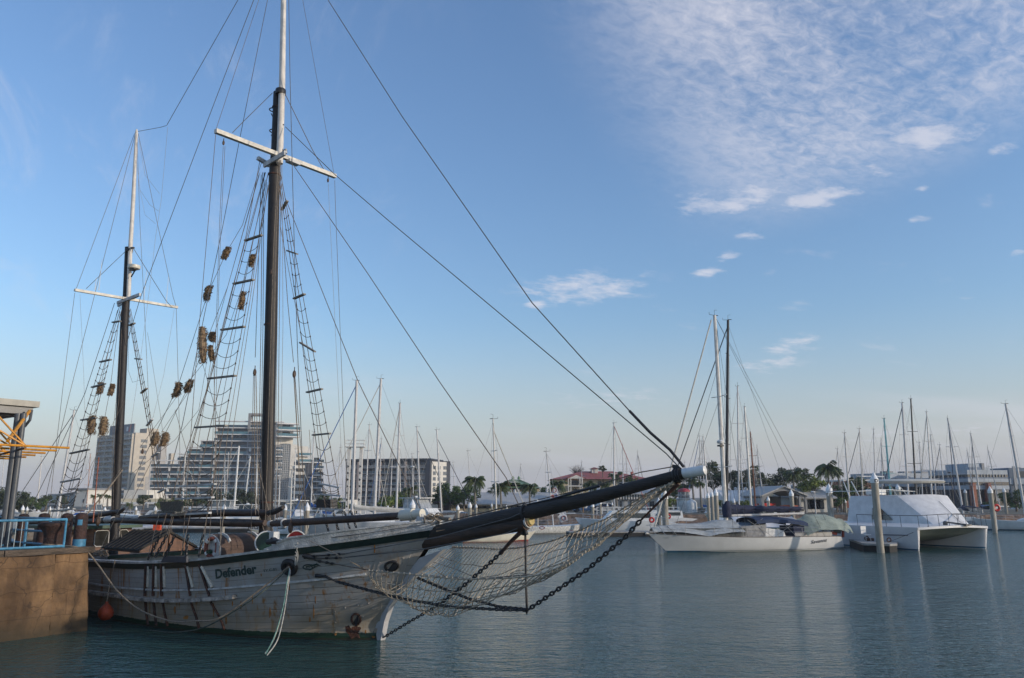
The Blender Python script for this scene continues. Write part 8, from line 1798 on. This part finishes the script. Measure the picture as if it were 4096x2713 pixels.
pr = b.box('wall', b.u(4042), b.u(4200), 0, 12, 0, b.z(4060, 1872), OB); b.box('facade_band', b.u(4042), b.u(4200), -.5, -.01, b.z(4060, 1938), b.z(4060, 1915), OW, pr); b.box('pillar', b.u(4056), b.u(4066), -.8, -.51, 0, b.z(4060, 1866), WALLLG, pr); b.box('window_band', b.u(4068), b.u(4200), -.1, -.01, b.z(4060, 1910), b.z(4060, 1886), RECESS, pr)
b = Bld('brick_building', 'dark brick building with flat white roof between the palms and the office', 3420, 170, 0); pr = b.box('wall', b.u(3385), b.u(3500), 0, 10, 0, b.z(3420, 1925), BRICK); b.box('roof_slab', b.u(3370), b.u(3505), -1, 11, b.z(3420, 1925)+.01, b.z(3420, 1919), SLAB, pr)
# parked cars on the foreshore
def car(px, py, D, colr, lab, rz=0):
    c = W(px, py, D); o = T('parked_car', lab, 'car', (c.x, D, GZ), R(rz), group='cars parked on the foreshore')
    mt = mat('car_'+lab.split()[0], colr, .3, .1, 2)
    m = MB(); pr_ = [(-2.1, .3), (-2.15, .75), (-1.7, .85), (-1.1, 1.38), (.4, 1.42), (1.1, .95), (2.0, .82), (2.15, .55), (2.1, .3)]; m.prism([(x, -.85, z) for x, z in pr_], (0, 1.7, 0)); bd = m.build('body', mt, o)
    m = MB(); m.prism([(-1.35, -.86, .92), (-1.0, -.86, 1.3), (.35, -.86, 1.33), (.9, -.86, .95)], (0, 1.72, 0)); m.build('windows', DGLASS, bd)
    for x in (-1.35, 1.35):
        for y in (-.8, .8): m = MB(); m.lathe((x, y-.1, .32), [(.32, 0), (.32, .2)], 14, (0, 1, 0)); m.build('wheel', BLACK, o)
for q in ((1290, 2050, 150, (.05, .16, .30), 'blue parked car nearest the far shroud foot'), (1322, 2050, 152, (.10, .24, .40), 'lightblue parked car beside the darker blue one'), (1350, 2050, 154, (.45, .45, .46), 'silver parked car before the truss tower'), (1375, 2050, 153, (.05, .14, .28), 'navy parked car left of the truss tower'), (3715, 2010, 150, (.25, .03, .03), 'red parked car before the office building'), (2425, 2040, 122, (.40, .40, .40), 'grey parked car left of the museum'), (2340, 2040, 124, (.10, .20, .35), 'teal parked car by the rowing boat')): car(*q[:4], q[4], 5)
# street lamps
for px, py, D, lab in ((1655, 1870, 122, 'lamp post with round globe before the dark flats'), (3258, 1972, 112, 'lamp post with a camera before the right-hand grey-roofed building'), (3802, 1893, 150, 'black lamp post before the office building')):
    c = W(px, py, D); o = T('lamp_post', lab, 'lamp post', (c.x, D, GZ), 0, group='lamp posts'); h_ = c.z-GZ
    m = MB(); m.tube([(0, 0, 0), (0, 0, h_)], [.09, .05], 8); m.build('pole', ALU if D < 140 else BLACK, o, True); m = MB(); m.ell((-.2, 0, h_+.1), (.35, .3, .14), 10, 6); m.build('lamp_head', WHITE if D < 140 else BLACK, o, True)
# foreshore fence
a, b_ = W(2390, 2055, 106), W(2720, 2055, 106); o = T('foreshore_fence', 'white post and rail fence along the rock shore', 'fence', ((a.x+b_.x)/2, 106.6, GZ), 0)
m = MB()
for k in range(16): m.box((lerp(a.x, b_.x, k/15), 106.6, GZ+.5), (.1, .1, 1.0))
for z in (.55, .95): m.box(((a.x+b_.x)/2, 106.6, GZ+z), (b_.x-a.x, .05, .08))
m.build('rails', WHITE, o, world=True)
